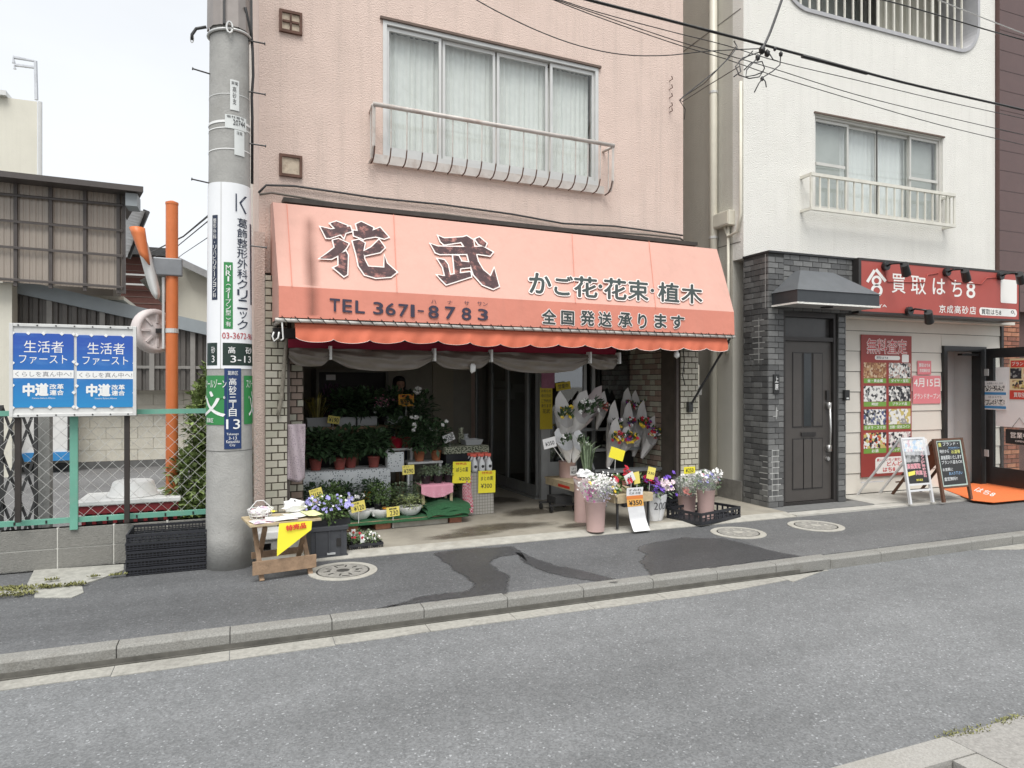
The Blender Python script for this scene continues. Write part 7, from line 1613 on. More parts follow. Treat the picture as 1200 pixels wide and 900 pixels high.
m_grid = gridmat('grey grid cloth', (.36, .345, .31), (.14, .13, .11)); m_gmat = mat('green turf mat', (.025, .10, .04), .95, var=.3, scale=70, bump=.5, bscale=200)
def check(name):
    m = mat(name, (.5, .05, .1), .8, var=0); nt = m.node_tree; N, L = nt.nodes, nt.links; tc = N.new('ShaderNodeTexCoord'); ck = N.new('ShaderNodeTexChecker'); ck.inputs['Scale'].default_value = 55; ck.inputs[1].default_value = (.42, .02, .07, 1); ck.inputs[2].default_value = (.55, .45, .45, 1); L.new(tc.outputs['Object'], ck.inputs[0]); L.new(ck.outputs[0], N['Principled BSDF'].inputs['Base Color']); return m
m_chk = check('red checked cloth')
# --- low platform: bricks, stone, plank, turf mat
f0, f1 = B.hz(398, 636, .03), B.hz(596, 607, .03)
px0, px1 = B.hy(398, 630, -.02).x, B.hy(545, 608, .02).x
plt = thing('display_platform', 'low plank platform covered with green turf mat and propped on bricks and a pale stone', 'platform', B, ((px0+px1)/2, .2, .03))
for a, b, m in ((404, 420, m_rb[0]), (440, 458, m_rb[1]), (527, 541, m_rb[0])): MB().box(B.hy(a, 620, .0).x, B.hy(b, 620, .0).x, .0, .2, .03, .095).build('brick', m, plt, bevel=.004)
MB().box(B.hy(460, 620, 0).x, B.hy(525, 620, 0).x, .0, .14, .03, .098).build('kerb_stone', m_edge, plt, bevel=.008)
MB().box(px0, px1-.05, -.03, .62, .1, .125).build('plank', m_wood, plt)
q = MB(); q.smooth = True; q.grid(lambda u, v: (px0-.02+(px1-px0+.03)*u, -.06+.72*v, .129+.006*math.sin(u*40)*math.sin(v*9)-.03*max(0, (.06-v)/.06)), 60, 14); q.build('turf_mat', m_gmat, plt, solid=.006)
ZP = .135
gm0 = B.hy(499, 590, .0).x; gm1 = px1+.02
q = MB(); q.smooth = True
for k in range(3):
    q.grid(lambda u, v, k=k: (gm0+.02*k+(gm1-gm0)*u, -.07+.03*k+.5*v, ZP+.03+.025*k+.022*math.sin(u*3.1)+.012*math.sin(u*9+k*2)-.05*max(0, (.15-v)/.15)**2), 24, 10)
q.build('folded_turf', m_gmat, fr=B, base=((gm0+gm1)/2, .1, ZP), label='folded green turf mat heaped at the right end of the low platform', cat='turf mat')
# --- dotted cloth shelf (second tier)
zc = B.hy(405, 552, .62).z
cx0, cx1 = B.hy(349, 560, .62).x, B.hy(456, 550, .62).x
cs_ = thing('display_shelf', 'long low shelf covered with white printed cloth under the red brown pots', 'shelf', B, ((cx0+cx1)/2, .8, .03))
MB().box(cx0, cx1, .63, 1.0, zc-.03, zc).build('board', m_woodl, cs_)
for x in (cx0+.05, cx1-.08): MB().box(x, x+.04, .68, .72, .03, zc-.031).build('leg', m_woodl, cs_); MB().box(x, x+.04, .94, .98, .03, zc-.031).build('leg', m_woodl, cs_)
q = MB(); q.smooth = True
def clothf(u, v):
    x = cx0-.01+(cx1-cx0+.02)*u; s = v*.75
    if s < .38: return (x, 1.0-s, zc+.006)
    d = s-.38; return (x, .615-.015*math.sin(u*26)*min(1, d*8)-.02*d, zc+.006-d*(.75+.25*math.sin(u*2.2+.3)))
q.grid(clothf, 50, 16); q.build('cloth', m_dot, cs_)
# --- red brown pots on the dotted shelf
labs = ['leftmost of the dark leafy plants in red brown pots on the cloth covered shelf', 'second dark leafy plant from the left in a red brown pot on the cloth shelf', 'third red brown potted plant on the cloth shelf, set slightly behind', 'rightmost dark leafy plant in a red brown pot on the cloth shelf']
for (px, y), lb_ in zip(((370, .78), (398, .74), (411, .86), (438, .78)), labs):
    p = B.hy(px, 553, y); plant(lb_, (p.x, y, zc+.008), (.070, .052, .125, m_rbp), (.185, .33, 420, .09, 'bush', m_fol[0]), group='plants in red brown pots')
# --- small dark plants in front of the cloth, on the platform rear
for (px, py, y, m, lb_) in ((364, 596, .48, m_blp, 'small dark plant nearest the left pillar in front of the printed cloth'), (385, 592, .48, m_blp, 'small dark bushy plant in front of the printed cloth, second from the left'), (406, 590, .5, m_blp, 'taller small dark plant before the middle of the printed cloth')):
    p = B.hy(px, py, y); plant(lb_, (p.x, y, ZP), (.055, .04, .12, m), (.11, .24, 230, .055, 'bush', m_fol[0]), group='small plants in front of the printed cloth')
p = B.hy(431, 590, .46); st = thing('plant_stand', 'small upturned pot lifting the orange potted plant in front of the printed cloth', 'stand', B, (p.x, .46, ZP)); potmesh(MB(), V((p.x, .46, ZP)), .05, .065, .13).build('pot', m_blp, st)
plant('small leafy plant in an orange pot raised before the right end of the printed cloth', (p.x, .46, ZP+.13), (.04, .03, .085, m_orp), (.09, .13, 110, .05, 'bush', m_fol[0]))
p = B.hy(416, 592, .35); plant('low white flowering plant behind the yellow price cards', (p.x, .35, ZP), (.06, .045, .09, m_blp), (.12, .14, 140, .055, 'bush', m_fol[0]), ((m_pw, 7, .03, .8, .5),))
# --- white bowls with plants on the mat
def bowl(lab, px, y, rx, h):
    c = B.hy(px, 604, y); t = thing('bowl', lab, 'bowl', B, (c.x, y, ZP)); q = MB(); q.smooth = True; q.lathe(c.x, y, [(rx*.55, ZP), (rx*.8, ZP+h*.35), (rx, ZP+h), (rx*.97, ZP+h+.004), (rx*.78, ZP+h*.4), (rx*.5, ZP+.012), (.001, ZP+.012)], 26, ex=1.05, ey=.8, close=False); q.build('bowl', m_whp, t); return V((c.x, y, ZP+.014))
b1_ = bowl('leftmost of the three white plastic bowls on the green mat', 422, .10, .115, .085); b2_ = bowl('middle white plastic bowl on the green mat holding a dark bushy plant', 447, .10, .125, .085); b3_ = bowl('rightmost white bowl on the green mat holding the variegated plant', 480, .12, .13, .085)
plant('small orange pot in the leftmost white bowl', b1_+V((-.02, 0, 0)), (.042, .03, .075, m_orp), (.06, .07, 50, .04, 'bush', m_fol[1]))
plant('bushy dark green plant standing in the middle white bowl', b2_+V((-.01, .08, .03)), (.05, .04, .08, m_blp), (.15, .23, 380, .035, 'bush', m_fol[1]))
plant('plant in a small orange pot at the right side of the middle white bowl', b2_+V((.045, -.02, .01)), (.042, .032, .075, m_orp), (.05, .07, 40, .035, 'bush', m_fol[0]))
MB().box(b2_.x-.10, b2_.x-.03, .05, .09, b2_.z+.01, b2_.z+.07).build('plastic_scrap', m_whp, fr=B, base=(b2_.x-.06, .07, b2_.z), label='crumpled white plastic piece inside the middle bowl', cat='plastic wrap')
plant('pale yellow variegated plant spilling over the rightmost white bowl', b3_, (.06, .05, .06, m_blp), (.17, .14, 520, .028, 'bush', m_fol[2]))
# --- variegated plants row behind
for i, (px, py, y, w_, lb_) in enumerate(((452, 574, .34, .15, 'dark green bushy plant right of the printed cloth shelf'), (470, 572, .38, .13, 'variegated small leaved plant behind the lower yellow card'), (487, 573, .36, .12, 'variegated plant beside the pink cloth stool'))):
    p = B.hy(px, py+25, y); plant(lb_, (p.x, y, ZP), (.06, .05, .10, m_blp), (w_, .22, 300, .035, 'bush', m_fol[1] if i == 0 else m_fol[3]), group='small leaved plants around the price card')
for px, y, w_, k, lb_ in ((440, .42, .12, 0, 'dark leafy plant between the printed cloth and the upper yellow card'), (503, .5, .13, 3, 'pale leaved plant rising behind the pink stool'), (522, .52, .13, 1, 'green leafy plant behind the right of the pink stool'), (392, .28, .10, 1, 'green plant between the petunias and the leftmost white bowl')):
    p = B.hy(px, 590, y); plant(lb_, (p.x, y, ZP), (.06, .05, .1, m_blp), (w_, .26, 330, .045, 'bush', m_fol[k]), group='small leaved plants around the price card')
# stool with pink cloth
sx0, sx1 = B.hy(494, 580, .22).x, B.hy(532, 578, .22).x; zs = B.hy(512, 568, .22).z
stl = thing('stool', 'small wooden stool draped with a pink dotted cloth', 'stool', B, ((sx0+sx1)/2, .3, ZP))
MB().box(sx0, sx1, .22, .46, zs-.02, zs).build('seat', m_woodl, stl)
for x in (sx0+.01, sx1-.04):
    for y in (.23, .42): MB().box(x, x+.028, y, y+.028, ZP+.03, zs-.021).build('leg', m_woodl, stl)
q = MB(); q.smooth = True
q.grid(lambda u, v: (sx0-.01+(sx1-sx0)*u*.97, (.46-.26*v/.5 if v < .5 else .195-.01*math.sin(u*20)*(v-.5)*2), zs+.005 if v < .5 else zs+.005-(v-.5)*2*(.09+.05*math.sin(u*3.1))), 24, 12); q.build('cloth', m_pinkc, stl)
for i, (px, lb_) in enumerate(((499, 'left black pot with variegated leaves on the pink cloth stool'), (513, 'middle black pot with variegated leaves on the pink cloth stool'), (526, 'right black pot with variegated leaves on the pink cloth stool'))):
    p = B.hy(px, 566, .33); plant(lb_, (p.x, .33, zs+.007), (.058, .045, .09, m_blp), (.095, .11, 170, .034, 'bush', m_fol[3]), group='black pots on the pink stool')
# --- white stand with terracotta pots
wz = B.hy(500, 541, .78).z; wx0, wx1 = B.hy(478, 541, .78).x, B.hy(519, 541, .78).x
ws = thing('plant_rack', 'white painted rack holding two terracotta pots', 'rack', B, ((wx0+wx1)/2, .9, .03))
MB().box(wx0, wx1, .78, 1.05, wz-.022, wz).build('shelf', m_whp, ws); wz2 = B.hy(470, 525.5, 1.0).z; wx2 = B.hy(450, 525, 1.0).x; wx3 = B.hy(484, 525, 1.0).x
MB().box(wx2, wx3, 1.0, 1.3, wz2-.022, wz2).build('shelf', m_whp, ws)
for x in (wx0+.0, wx1-.04): MB().box(x, x+.03, .80, .83, .03, wz-.023).build('leg', m_whp, ws)
for x in (wx3-.03, wx2+.02): MB().box(x, x+.03, 1.01, 1.04, .03, wz2-.023).build('leg', m_whp, ws)
for px, lb_ in ((491.5, 'left of the two terracotta pots with a leafy plant on the white rack'), (511, 'right of the two terracotta pots with a leafy plant on the white rack')):
    p = B.hy(px, 541, .88); plant(lb_, (p.x, .88, wz+.001), (.067, .048, .115, m_terra), (.17, .38, 380, .075, 'bush', m_fol[0]), ((m_pw, 3, .03, .7, .6),), group='terracotta pots on the white rack')
p = B.hy(464, 526, 1.1); q = thing('wrapped_pot', 'red foil wrapped pot with dark leaves on the upper white shelf', 'potted plant', B, (p.x, 1.1, wz2)); potmesh(MB(), V((p.x, 1.1, wz2)), .09, .07, .13).build('wrap', mat('red foil', (.40, .01, .03), .3, var=.1), q); foliage(V((p.x, 1.1, wz2+.12)), .14, .25, 170, .08, 'bush').build('foliage', m_fol[0], q)
p = B.hy(478, 524, 1.08); plant('plant in a dark red pot next to the red foil wrap', (p.x, 1.08, wz2), (.055, .04, .13, m_rbp), (.12, .25, 170, .075, 'bush', m_fol[0]), ((m_pw, 2, .035, .6, .7),))
MB().box(B.hy(454, 540, .72).x, B.hy(473, 540, .72).x, .71, .72, B.hy(460, 553, .72).z, B.hy(460, 530, .72).z).build('printed_card', m_dot, fr=B, base=(B.hy(463, 540, .72).x, .72, .6), label='white leaf printed card standing between the shelf and the yellow price card', cat='card')
# --- back tier: dark shelf with white planters
bz = B.hy(400, 500, 1.5).z; bx0, bx1 = B.hy(355, 500, 1.5).x, B.hy(474, 500, 1.5).x
bs = thing('display_shelf', 'dark back shelf carrying white planter boxes in the shaded shop bay', 'shelf', B, ((bx0+bx1)/2, 1.6, .03))
MB().box(bx0, bx1, 1.45, 1.8, bz-.03, bz).build('board', m_wood, bs)
for x in (bx0, (bx0+bx1)/2, bx1-.04): MB().box(x, x+.04, 1.5, 1.54, .03, bz-.031).build('leg', m_wood, bs); MB().box(x, x+.04, 1.74, 1.78, .03, bz-.031).build('leg', m_wood, bs)
m_gpl = mat('grey white planter', (.45, .46, .46), .6, var=.05)
for i, (a, b, lb_, fk) in enumerate(((360, 388, 'left white planter box with long yellowish leaves on the back shelf', 4), (396, 417, 'white planter box in the middle of the back shelf with dark leaves', 0), (419, 442, 'white planter box right of the middle on the back shelf', 0), (454, 472, 'small square white planter at the right end of the back shelf', 0))):
    x0, x1 = B.hy(a, 495, 1.52).x, B.hy(b, 495, 1.52).x; t = thing('planter_box', lb_, 'planter', B, ((x0+x1)/2, 1.6, bz), 'white planters on the back shelf')
    MB().box(x0, x1, 1.52, 1.68, bz+.001, bz+.11).build('box', m_gpl, t, bevel=.008); MB().box(x0-.008, x1+.008, 1.512, 1.688, bz+.095, bz+.112).build('rim', m_gpl, t)
    if i == 0: foliage(V(((x0+x1)/2-.02, 1.6, bz+.1)), .28, .32, 60, .16, 'grass', dep=.5).build('foliage', m_fol[4], t)
    else: foliage(V(((x0+x1)/2, 1.6, bz+.1)), .22, .36, 420, .095, 'bush').build('foliage', m_fol[0], t)
for px, lb_ in ((352, 'red gift wrap hanging at the left under the back shelf'), (402, 'red edged gift wrap under the middle of the back shelf')):
    p = B.hy(px, 505, 1.42); q = MB(); q.smooth = True; q.grid(lambda u, v: (p.x-.07+.14*u, 1.42+.02*math.sin(u*9), bz-.03-.15*v), 8, 4); q.build('gift_wrap', MATS['red foil'], fr=B, base=(p.x, 1.42, bz-.1), label=lb_, cat='gift wrap')
p = B.hy(449, 493, 1.7); t = plant('pink and white hydrangea at the top of the display', (p.x, 1.6, bz+.05), (.06, .05, .08, m_blp), (.12, .2, 120, .08, 'bush', m_fol[0]), cat='flowering plant', name='flowering_plant')
hp_ = B.hy(452, 471, 1.6); blossoms([hp_+V((rnd.gauss(-.02, .05), -abs(rnd.gauss(0, .04)), rnd.gauss(0, .04))) for i in range(55)], .022).build('flowers', m_pp, t); blossoms([hp_+V((rnd.gauss(-.09, .03), -abs(rnd.gauss(0, .03)), rnd.gauss(-.05, .03))) for i in range(25)], .022).build('flowers', m_pw, t)
p = B.hy(488, 500, 1.5); plant('tall dark leafy plant with a white bloom right of the hydrangea', (p.x, 1.5, bz-.3), (.09, .07, .14, m_blp), (.25, .62, 560, .095, 'bush', m_fol[0]), ((m_pw, 3, .045, .3, .6),), cat='potted plant')
# --- things at the back wall
MB().box(B.hy(507, 480, BY-.03).x, B.hy(531, 480, BY-.03).x, BY-.04, BY-.005, B.hy(515, 520, BY).z, B.hy(515, 425, BY).z).build('wall_panel', mat('beige panel', (.42, .38, .30), .7, var=.05), fr=B, base=(B.hy(518, 480, BY).x, BY, 1), label='tall beige panel on the back wall of the shop bay', cat='panel')
cb_ = thing('cupboard', 'dark open cupboard against the back wall of the shop bay', 'cupboard', B, (B.hy(420, 480, BY-.4).x, BY-.2, .03)); a_, c_ = B.hy(374, 436, BY-.45), B.hy(452, 436, BY-.45)
MB().box(a_.x, c_.x, BY-.40, BY-.005, .03, a_.z).build('inside', m_groove, cb_); MB().box(a_.x-.04, a_.x, BY-.45, BY-.01, .03, a_.z+.04).box(c_.x, c_.x+.04, BY-.45, BY-.01, .03, c_.z+.04).box(a_.x, c_.x, BY-.45, BY-.01, a_.z+.001, a_.z+.04).build('frame', m_lwall, cb_)
MB().box(B.hy(440, 460, BY-.5).x, B.hy(458, 460, BY-.5).x, BY-.5, BY-.452, B.hy(448, 466, BY-.5).z, B.hy(448, 458, BY-.5).z).build('carton', mat('brown carton', (.30, .24, .17), .8), fr=B, base=(B.hy(448, 460, BY-.5).x, BY-.5, 1.3), label='small brown carton on the cupboard edge near the person', cat='carton')
dg_ = B.hy(388, 440, 2.2); t = thing('dried_bunch', 'bunch of dark purple dried flowers hanging with a white label', 'dried flowers', B, (dg_.x, 2.2, dg_.z-.5)); q = MB()
for i in range(120): x = rnd.gauss(0, .05); z = rnd.uniform(0, .5); q.leaf(V((dg_.x+x*(1.2-z), 2.2+rnd.gauss(0, .03), dg_.z-.06-z)), (rnd.uniform(-.4, .4), rnd.uniform(-.4, .4), -1), .07, .02)
q.build('bunch', mat('dried purple', (.11, .05, .10), .8, island=.4), t); MB().box(dg_.x-.07, dg_.x+.05, 2.16, 2.163, dg_.z-.06, dg_.z+.01).build('label_card', m_pap, t)
# a person bending behind the plants: dark hair, dark clothes
def person(base, hx, hz, lab):
    t = thing('person', lab, 'person', B, base); me = bpy.data.meshes.new('body'); o = bpy.data.objects.new('body', me); col.objects.link(o); o.parent = t
    J = [((0, .12, .92), .15), ((0, .05, 1.1), .135), ((0, -.04, 1.28), .15), ((0, -.10, 1.42), .06), ((hx, -.15, hz), .05), ((.19, -.06, 1.34), .06), ((.26, -.10, 1.10), .045), ((.16, -.32, 1.02), .032), ((.12, -.40, 1.02), .03), ((-.19, -.06, 1.34), .06), ((-.26, -.10, 1.10), .045), ((-.16, -.32, 1.02), .032), ((-.12, -.40, 1.02), .03),
         ((.10, .12, .85), .10), ((.11, .08, .48), .065), ((.11, .12, .08), .045), ((.11, .0, .04), .04), ((-.10, .12, .85), .10), ((-.11, .08, .48), .065), ((-.11, .12, .08), .045), ((-.11, .0, .04), .04)]
    E = [(0,1), (1,2), (2,3), (3,4), (2,5), (5,6), (6,7), (7,8), (2,9), (9,10), (10,11), (11,12), (0,13), (13,14), (14,15), (15,16), (0,17), (17,18), (18,19), (19,20)]
    me.from_pydata([j[0] for j in J], E, []); md = o.modifiers.new('skin', 'SKIN'); 
    for i, j in enumerate(J): sv = me.skin_vertices[0].data[i]; sv.radius = (j[1], j[1]*.85); sv.use_root = i == 0
    o.modifiers.new('sub', 'SUBSURF').levels = 1; me.materials.append(mat('dark clothes', (.03, .032, .04), .85, var=.2))
    c = V(base)+V((hx, -.2, hz+.03))
    q = MB(); q.smooth = True; q.lathe(c.x, c.y, [(.001, c.z-.13), (.045, c.z-.12), (.062, c.z-.07), (.074, c.z), (.074, c.z+.04), (.06, c.z+.085), (.001, c.z+.11)], 16, ey=1.15); q.lathe(c.x, c.y-.088, [(.002, c.z-.035), (.014, c.z-.03), (.006, c.z+.01)], 6); q.build('head', mat('skin', (.45, .26, .18), .6, var=.05), t)
    q = MB(); q.smooth = True; q.lathe(c.x, c.y+.022, [(.07, c.z-.1), (.088, c.z-.04), (.092, c.z+.04), (.078, c.z+.1), (.04, c.z+.127), (.001, c.z+.132)], 16, ey=1.1); q.lathe(c.x, c.y-.03, [(.05, c.z+.06), (.07, c.z+.08), (.05, c.z+.115), (.001, c.z+.125)], 12); q.build('hair', mat('black hair', (.012, .011, .011), .5, bump=.3), t)
    for s in (-1, 1): MB().lathe(c.x+.026*s, c.y-.082, [(.001, c.z+.0), (.008, c.z+.006), (.001, c.z+.012)], 8, ey=.5).build('eye', m_blk, t)
    MB().box(c.x-.02, c.x+.02, c.y-.082, c.y-.07, c.z-.068, c.z-.06).build('mouth', mat('lips', (.35, .13, .11), .6), t)
hd_ = B.hy(467, 462, 2.35); person((hd_.x+.03, 2.5, .03), -.03, 1.42, 'person with black hair in dark clothes bending behind the potted plants in the shaded bay')
# --- leaf print trays, white tray, figurine, cards at the right end
tz1 = B.hy(545, 523, .75).z; t = thing('side_table', 'dark side table topped with leaf printed cloth beside the sprays', 'table', B, (B.hy(540, 540, .75).x, .9, .03)); xa, xb = B.hy(521, 530, .75).x, B.hy(573, 530, .75).x
MB().box(xa, xb, .75, 1.15, tz1-.085, tz1).build('top_cloth', m_leafp, t); MB().box(xa+.03, xb-.03, .78, 1.12, tz1-.26, tz1-.086).build('drawer_box', m_bcr, t)
for x in (xa+.04, xb-.07): MB().box(x, x+.03, .8, .83, .03, tz1-.261).build('leg', m_wood, t); MB().box(x, x+.03, 1.05, 1.08, .03, tz1-.261).build('leg', m_wood, t)
xa, xb = B.hy(544, 520, .9).x, B.hy(565, 520, .9).x; t = thing('tray', 'shallow white tray on the leaf printed side table', 'tray', B, ((xa+xb)/2, .95, tz1)); MB().slab([(xa+.02, .88), (xb-.02, .88), (xb-.02, 1.05), (xa+.02, 1.05)], tz1+.001, tz1+.01).build('bottom', m_gpl, t)
MB().add([(xa+.02, .88, tz1+.01), (xb-.02, .88, tz1+.01), (xb, .86, tz1+.065), (xa, .86, tz1+.065), (xa+.02, 1.05, tz1+.01), (xb-.02, 1.05, tz1+.01), (xb, 1.07, tz1+.065), (xa, 1.07, tz1+.065)], [(0,1,2,3), (5,4,7,6), (4,0,3,7), (1,5,6,2)]).build('rim', m_gpl, t)
for px, h, lb_ in ((540, .2, 'taller patterned pale vase behind the white tray'), (546, .12, 'shorter patterned pale vase behind the white tray')):
    p = B.hy(px, 518, 1.1); q = MB(); q.smooth = True; q.lathe(p.x, 1.1, [(.03, tz1+.001), (.045, tz1+.04), (.035, tz1+h*.6), (.022, tz1+h*.8), (.035, tz1+h), (.03, tz1+h)], 12); q.build('vase', m_leafp if h > .15 else m_gpl, fr=B, base=(p.x, 1.1, tz1), label=lb_, cat='vase')
card('white price card tilted on the leaf printed side table', 526, 513, 13, 9, .8, m_pap, (('¥350', .1, .9, .2, .7, m_inkb),), 22, True)
card('dark yellow price card with red heading at the top of the display', 476, 469, 18, 14, 1.4, m_ora, (('特価品', .1, .9, .7, .95, m_rprint), ('¥580', .12, .9, .15, .6, m_inkb)), 0)
card('small yellow price card on the left white planter of the back shelf', 391, 492, 14, 9, 1.4, m_ycard, (('¥190', .1, .9, .2, .8, m_inkb),), -8)
card('yellow price card reading 390 above the variegated plants', 478.5, 550.5, 14, 11, .25, m_ycard, (('ポット', .1, .6, .75, .92, m_inkb), ('¥390', .12, .9, .15, .6, m_inkb)), 2)
card('yellow price card reading 150 behind the purple flowers at left', 370.5, 578.5, 15, 12, -.12, m_ycard, (('ペチュニア', .1, .7, .75, .92, m_inkb), ('¥150', .12, .9, .15, .6, m_inkb)), 14)
card('pinkish white tag stuck below the yellow card of the purple flowers', 370.5, 588, 9, 9, -.13, m_pap, (('¥150', .1, .9, .3, .7, m_rprint),), 10)
card('yellow price card reading 120 beside the leftmost white bowl', 419.5, 593.5, 17, 12, -.05, m_ycard, (('花の苗', .1, .6, .72, .92, m_inkb), ('¥120', .2, .9, .12, .6, m_inkb)), 10)
card('yellow price card reading 230 leaning on the rightmost bowl', 460.5, 599.5, 15, 11, -.04, m_ycard, (('観葉', .2, .8, .7, .9, m_inkb), ('230', .25, .9, .12, .6, m_inkb)), 3)
# --- grid cloth stand with spray bottles
ga_, gb_ = B.hy(545, 580, .32).x, B.hy(578, 580, .32).x; zg = B.hy(560, 554, .32).z
t = thing('cloth_stand', 'square stand wrapped in grey grid cloth at the right end of the plant display', 'stand', B, ((ga_+gb_)/2, .5, .03)); q = MB(); q.smooth = True
def gsk(u, v):
    L_ = gb_-ga_; D_ = .32; p = u*2*(L_+D_); 
    if p < L_: x, y = ga_+p, .32
    elif p < L_+D_: x, y = gb_, .32+(p-L_)
    elif p < 2*L_+D_: x, y = gb_-(p-L_-D_), .32+D_
    else: x, y = ga_, .32+D_-(p-2*L_-D_)
    k = 1+.06*(1-v)+.012*math.sin(u*60)*(1-v); cxx, cyy = (ga_+gb_)/2, .48; return (cxx+(x-cxx)*k, cyy+(y-cyy)*k, .034+(zg-.034)*v)
q.grid(gsk, 80, 8); q.build('cloth', m_grid, t); MB().box(ga_, gb_, .32, .64, zg-.02, zg).build('top', m_grid, t)
q = MB(); q.smooth = True; q.grid(lambda u, v: (ga_-.015-.05*v*v+.10*u-.02*math.sin(v*5), .30-.02*math.sin(u*5)-.10*v*u, zg-.03-(zg-.10)*v), 6, 16); q.build('checked_cloth', m_chk, fr=B, base=(ga_, .3, .1), label='red and white checked cloth trailing down the left side of the grid cloth stand', cat='cloth')
t = thing('plastic_tub', 'pale plastic tub at the left corner of the grid cloth stand', 'tub', B, (ga_-.02, .4, zg)); xa = ga_-.13
q = MB(); q.smooth = True; q.lathe(ga_-.04, .46, [(.07, zg-.10), (.085, zg+.0), (.09, zg+.004), (.075, zg-.01)], 18); q.build('tub', m_gpl, t)
m_spw = mat('white spray bottle', (.75, .76, .76), .35, var=.03); m_spr = mat('coral spray head', (.70, .12, .08), .4)
def spray(px, lb_, y=.42):
    p = B.hy(px, 553, y); t = thing('spray_bottle', lb_, 'spray bottle', B, (p.x, y, zg), 'plant spray bottles on the grid cloth stand')
    q = MB(); q.smooth = True; q.lathe(p.x, y, [(.034, zg+.001), (.036, zg+.02), (.036, zg+.10), (.014, zg+.145), (.014, zg+.165)], 14); q.build('bottle', m_spw, t)
    MB().box(p.x-.055, p.x+.02, y-.014, y+.014, zg+.175, zg+.205).box(p.x-.014, p.x+.016, y-.013, y+.013, zg+.166, zg+.1745).build('spray_head', m_spr, t); MB().bar((p.x-.03, y, zg+.174), (p.x-.045, y, zg+.14), .012, .01).build('trigger', m_spw, t)
    MB().cyl((p.x-.0, y-.037, zg+.06), (p.x, y-.038, zg+.06), .018, n=12).build('label_mark', m_inkb, t); return t
for px, y, lb_ in ((556, .42, 'leftmost front spray bottle with coral head on the grid cloth stand'), (564.5, .42, 'middle front spray bottle with coral head on the grid cloth stand'), (573, .42, 'rightmost front spray bottle with coral head on the grid cloth stand'), (553, .54, 'spray bottle behind the leftmost one on the grid cloth stand'), (561, .54, 'spray bottle behind the middle one on the grid cloth stand'), (569.5, .54, 'spray bottle behind the rightmost one on the grid cloth stand')): spray(px, lb_, y)
card('left yellow poster with red heading on the grid cloth stand reading 200', 541, 553.5, 21, 25, .28, m_ybri, (('特売品', .15, .75, .85, .96, m_rprint), ('ばらの薬', .2, .85, .52, .74, m_inkb), ('¥200', .35, .95, .12, .28, m_inkb)), -2, False, name='price_poster')
card('right yellow poster with red heading on the grid cloth stand reading 300', 570.5, 564.5, 20, 26, .30, m_ybri, (('特売品', .2, .8, .85, .96, m_rprint), ('まとめ買', .15, .85, .56, .74, m_inkb), ('¥300', .15, .8, .22, .42, m_inkb)), -1, False, name='price_poster')
# --- front left: folding stand, container, seedling tray, blocks
FS = Fr(*(S.hz(307, 680, 0).xy), 14)
a = S.hz(307, 681, 0); b = S.hz(364, 673, 0); wd = (b-a).length; FS = Fr(a.x, a.y, math.degrees(math.atan2(b.y-a.y, b.x-a.x)))
H_ = .42; DP = .36
fs_ = thing('folding_stand', 'small folding wooden stand with flyers at the edge of the pavement', 'stand', FS, (wd/2, DP/2, 0))
for x in (-.0, wd):
    MB().bar((x, 0, 0), (x+.0, DP, H_-.02), .035, .022).build('leg', m_wood, fs_); MB().bar((x+(.026 if x == 0 else -.026), DP, .0), (x+(.026 if x == 0 else -.026), .02, H_-.02), .035, .022).build('leg', m_wood, fs_)
MB().box(-.07, wd+.04, -.02, 0, .055, .155).build('front_board', m_wood, fs_); MB().box(-.02, wd+.02, DP-.04, DP-.02, .10, .15).build('rear_board', m_wood, fs_)
for i in range(5): y0 = -.02+(DP+.04)*i/5; MB().box(-.09, wd+.08, y0, y0+(DP+.04)/5-.006, H_, H_+.016).build('slat', m_woodl, fs_)
def fsheet(lab, cat, x, y, w_, d, z, m, rot, name='flyer', curl=.006):
    q = MB(); ca, sa = math.cos(rot), math.sin(rot); q.smooth = True; ph = rnd.random()*6
    def f(u, v): a, b = (u-.5)*w_, (v-.5)*d; return (x+a*ca-b*sa, y+a*sa+b*ca, z+curl*math.sin(u*4+ph)**2+curl*v)
    q.grid(f, 6, 6); return q.build(name, m, fr=FS, base=(x, y, z), label=lab, cat=cat, solid=.002)
mfl = [mosaic('print flyer pale', [W1, W1, (.7, .6, .62), W1, (.55, .6, .55)], 40), mosaic('print flyer pink', [W1, (.75, .5, .55), W1, W1, (.5, .4, .5)], 40), mosaic('print flyer green', [W1, W1, (.6, .68, .5), W1], 46)]
zt_ = H_+.018
fsheet('pink and white flyer hanging over the left edge of the folding stand', 'flyer', .03, .06, .2, .13, zt_, mfl[1], .2); fsheet('pale flyer in the middle of the folding stand', 'flyer', .16, .08, .24, .15, zt_+.008, mfl[0], -.15); fsheet('greenish printed flyer at the right of the folding stand', 'flyer', .30, .14, .2, .18, zt_+.012, mfl[2], .3); fsheet('pale yellow green sheet at the right edge of the folding stand', 'flyer', .40, .10, .12, .2, zt_+.02, mat('pale yellow sheet', (.72, .74, .38), .6), .1)
t = thing('wire_basket', 'white wire basket heaped with papers on the left of the folding stand', 'basket', FS, (.03, .22, zt_)); q = MB()
for k in range(4): q.tube([(.03+(.075+.008*k)*math.cos(i*.5236), .22+(.06+.006*k)*math.sin(i*.5236), zt_+.004+.024*k) for i in range(13)], .003, 4)
for i in range(12): q.tube([(.03+.075*math.cos(i*.5236), .22+.06*math.sin(i*.5236), zt_+.004), (.03+.1*math.cos(i*.5236), .22+.08*math.sin(i*.5236), zt_+.078)], .003, 4)
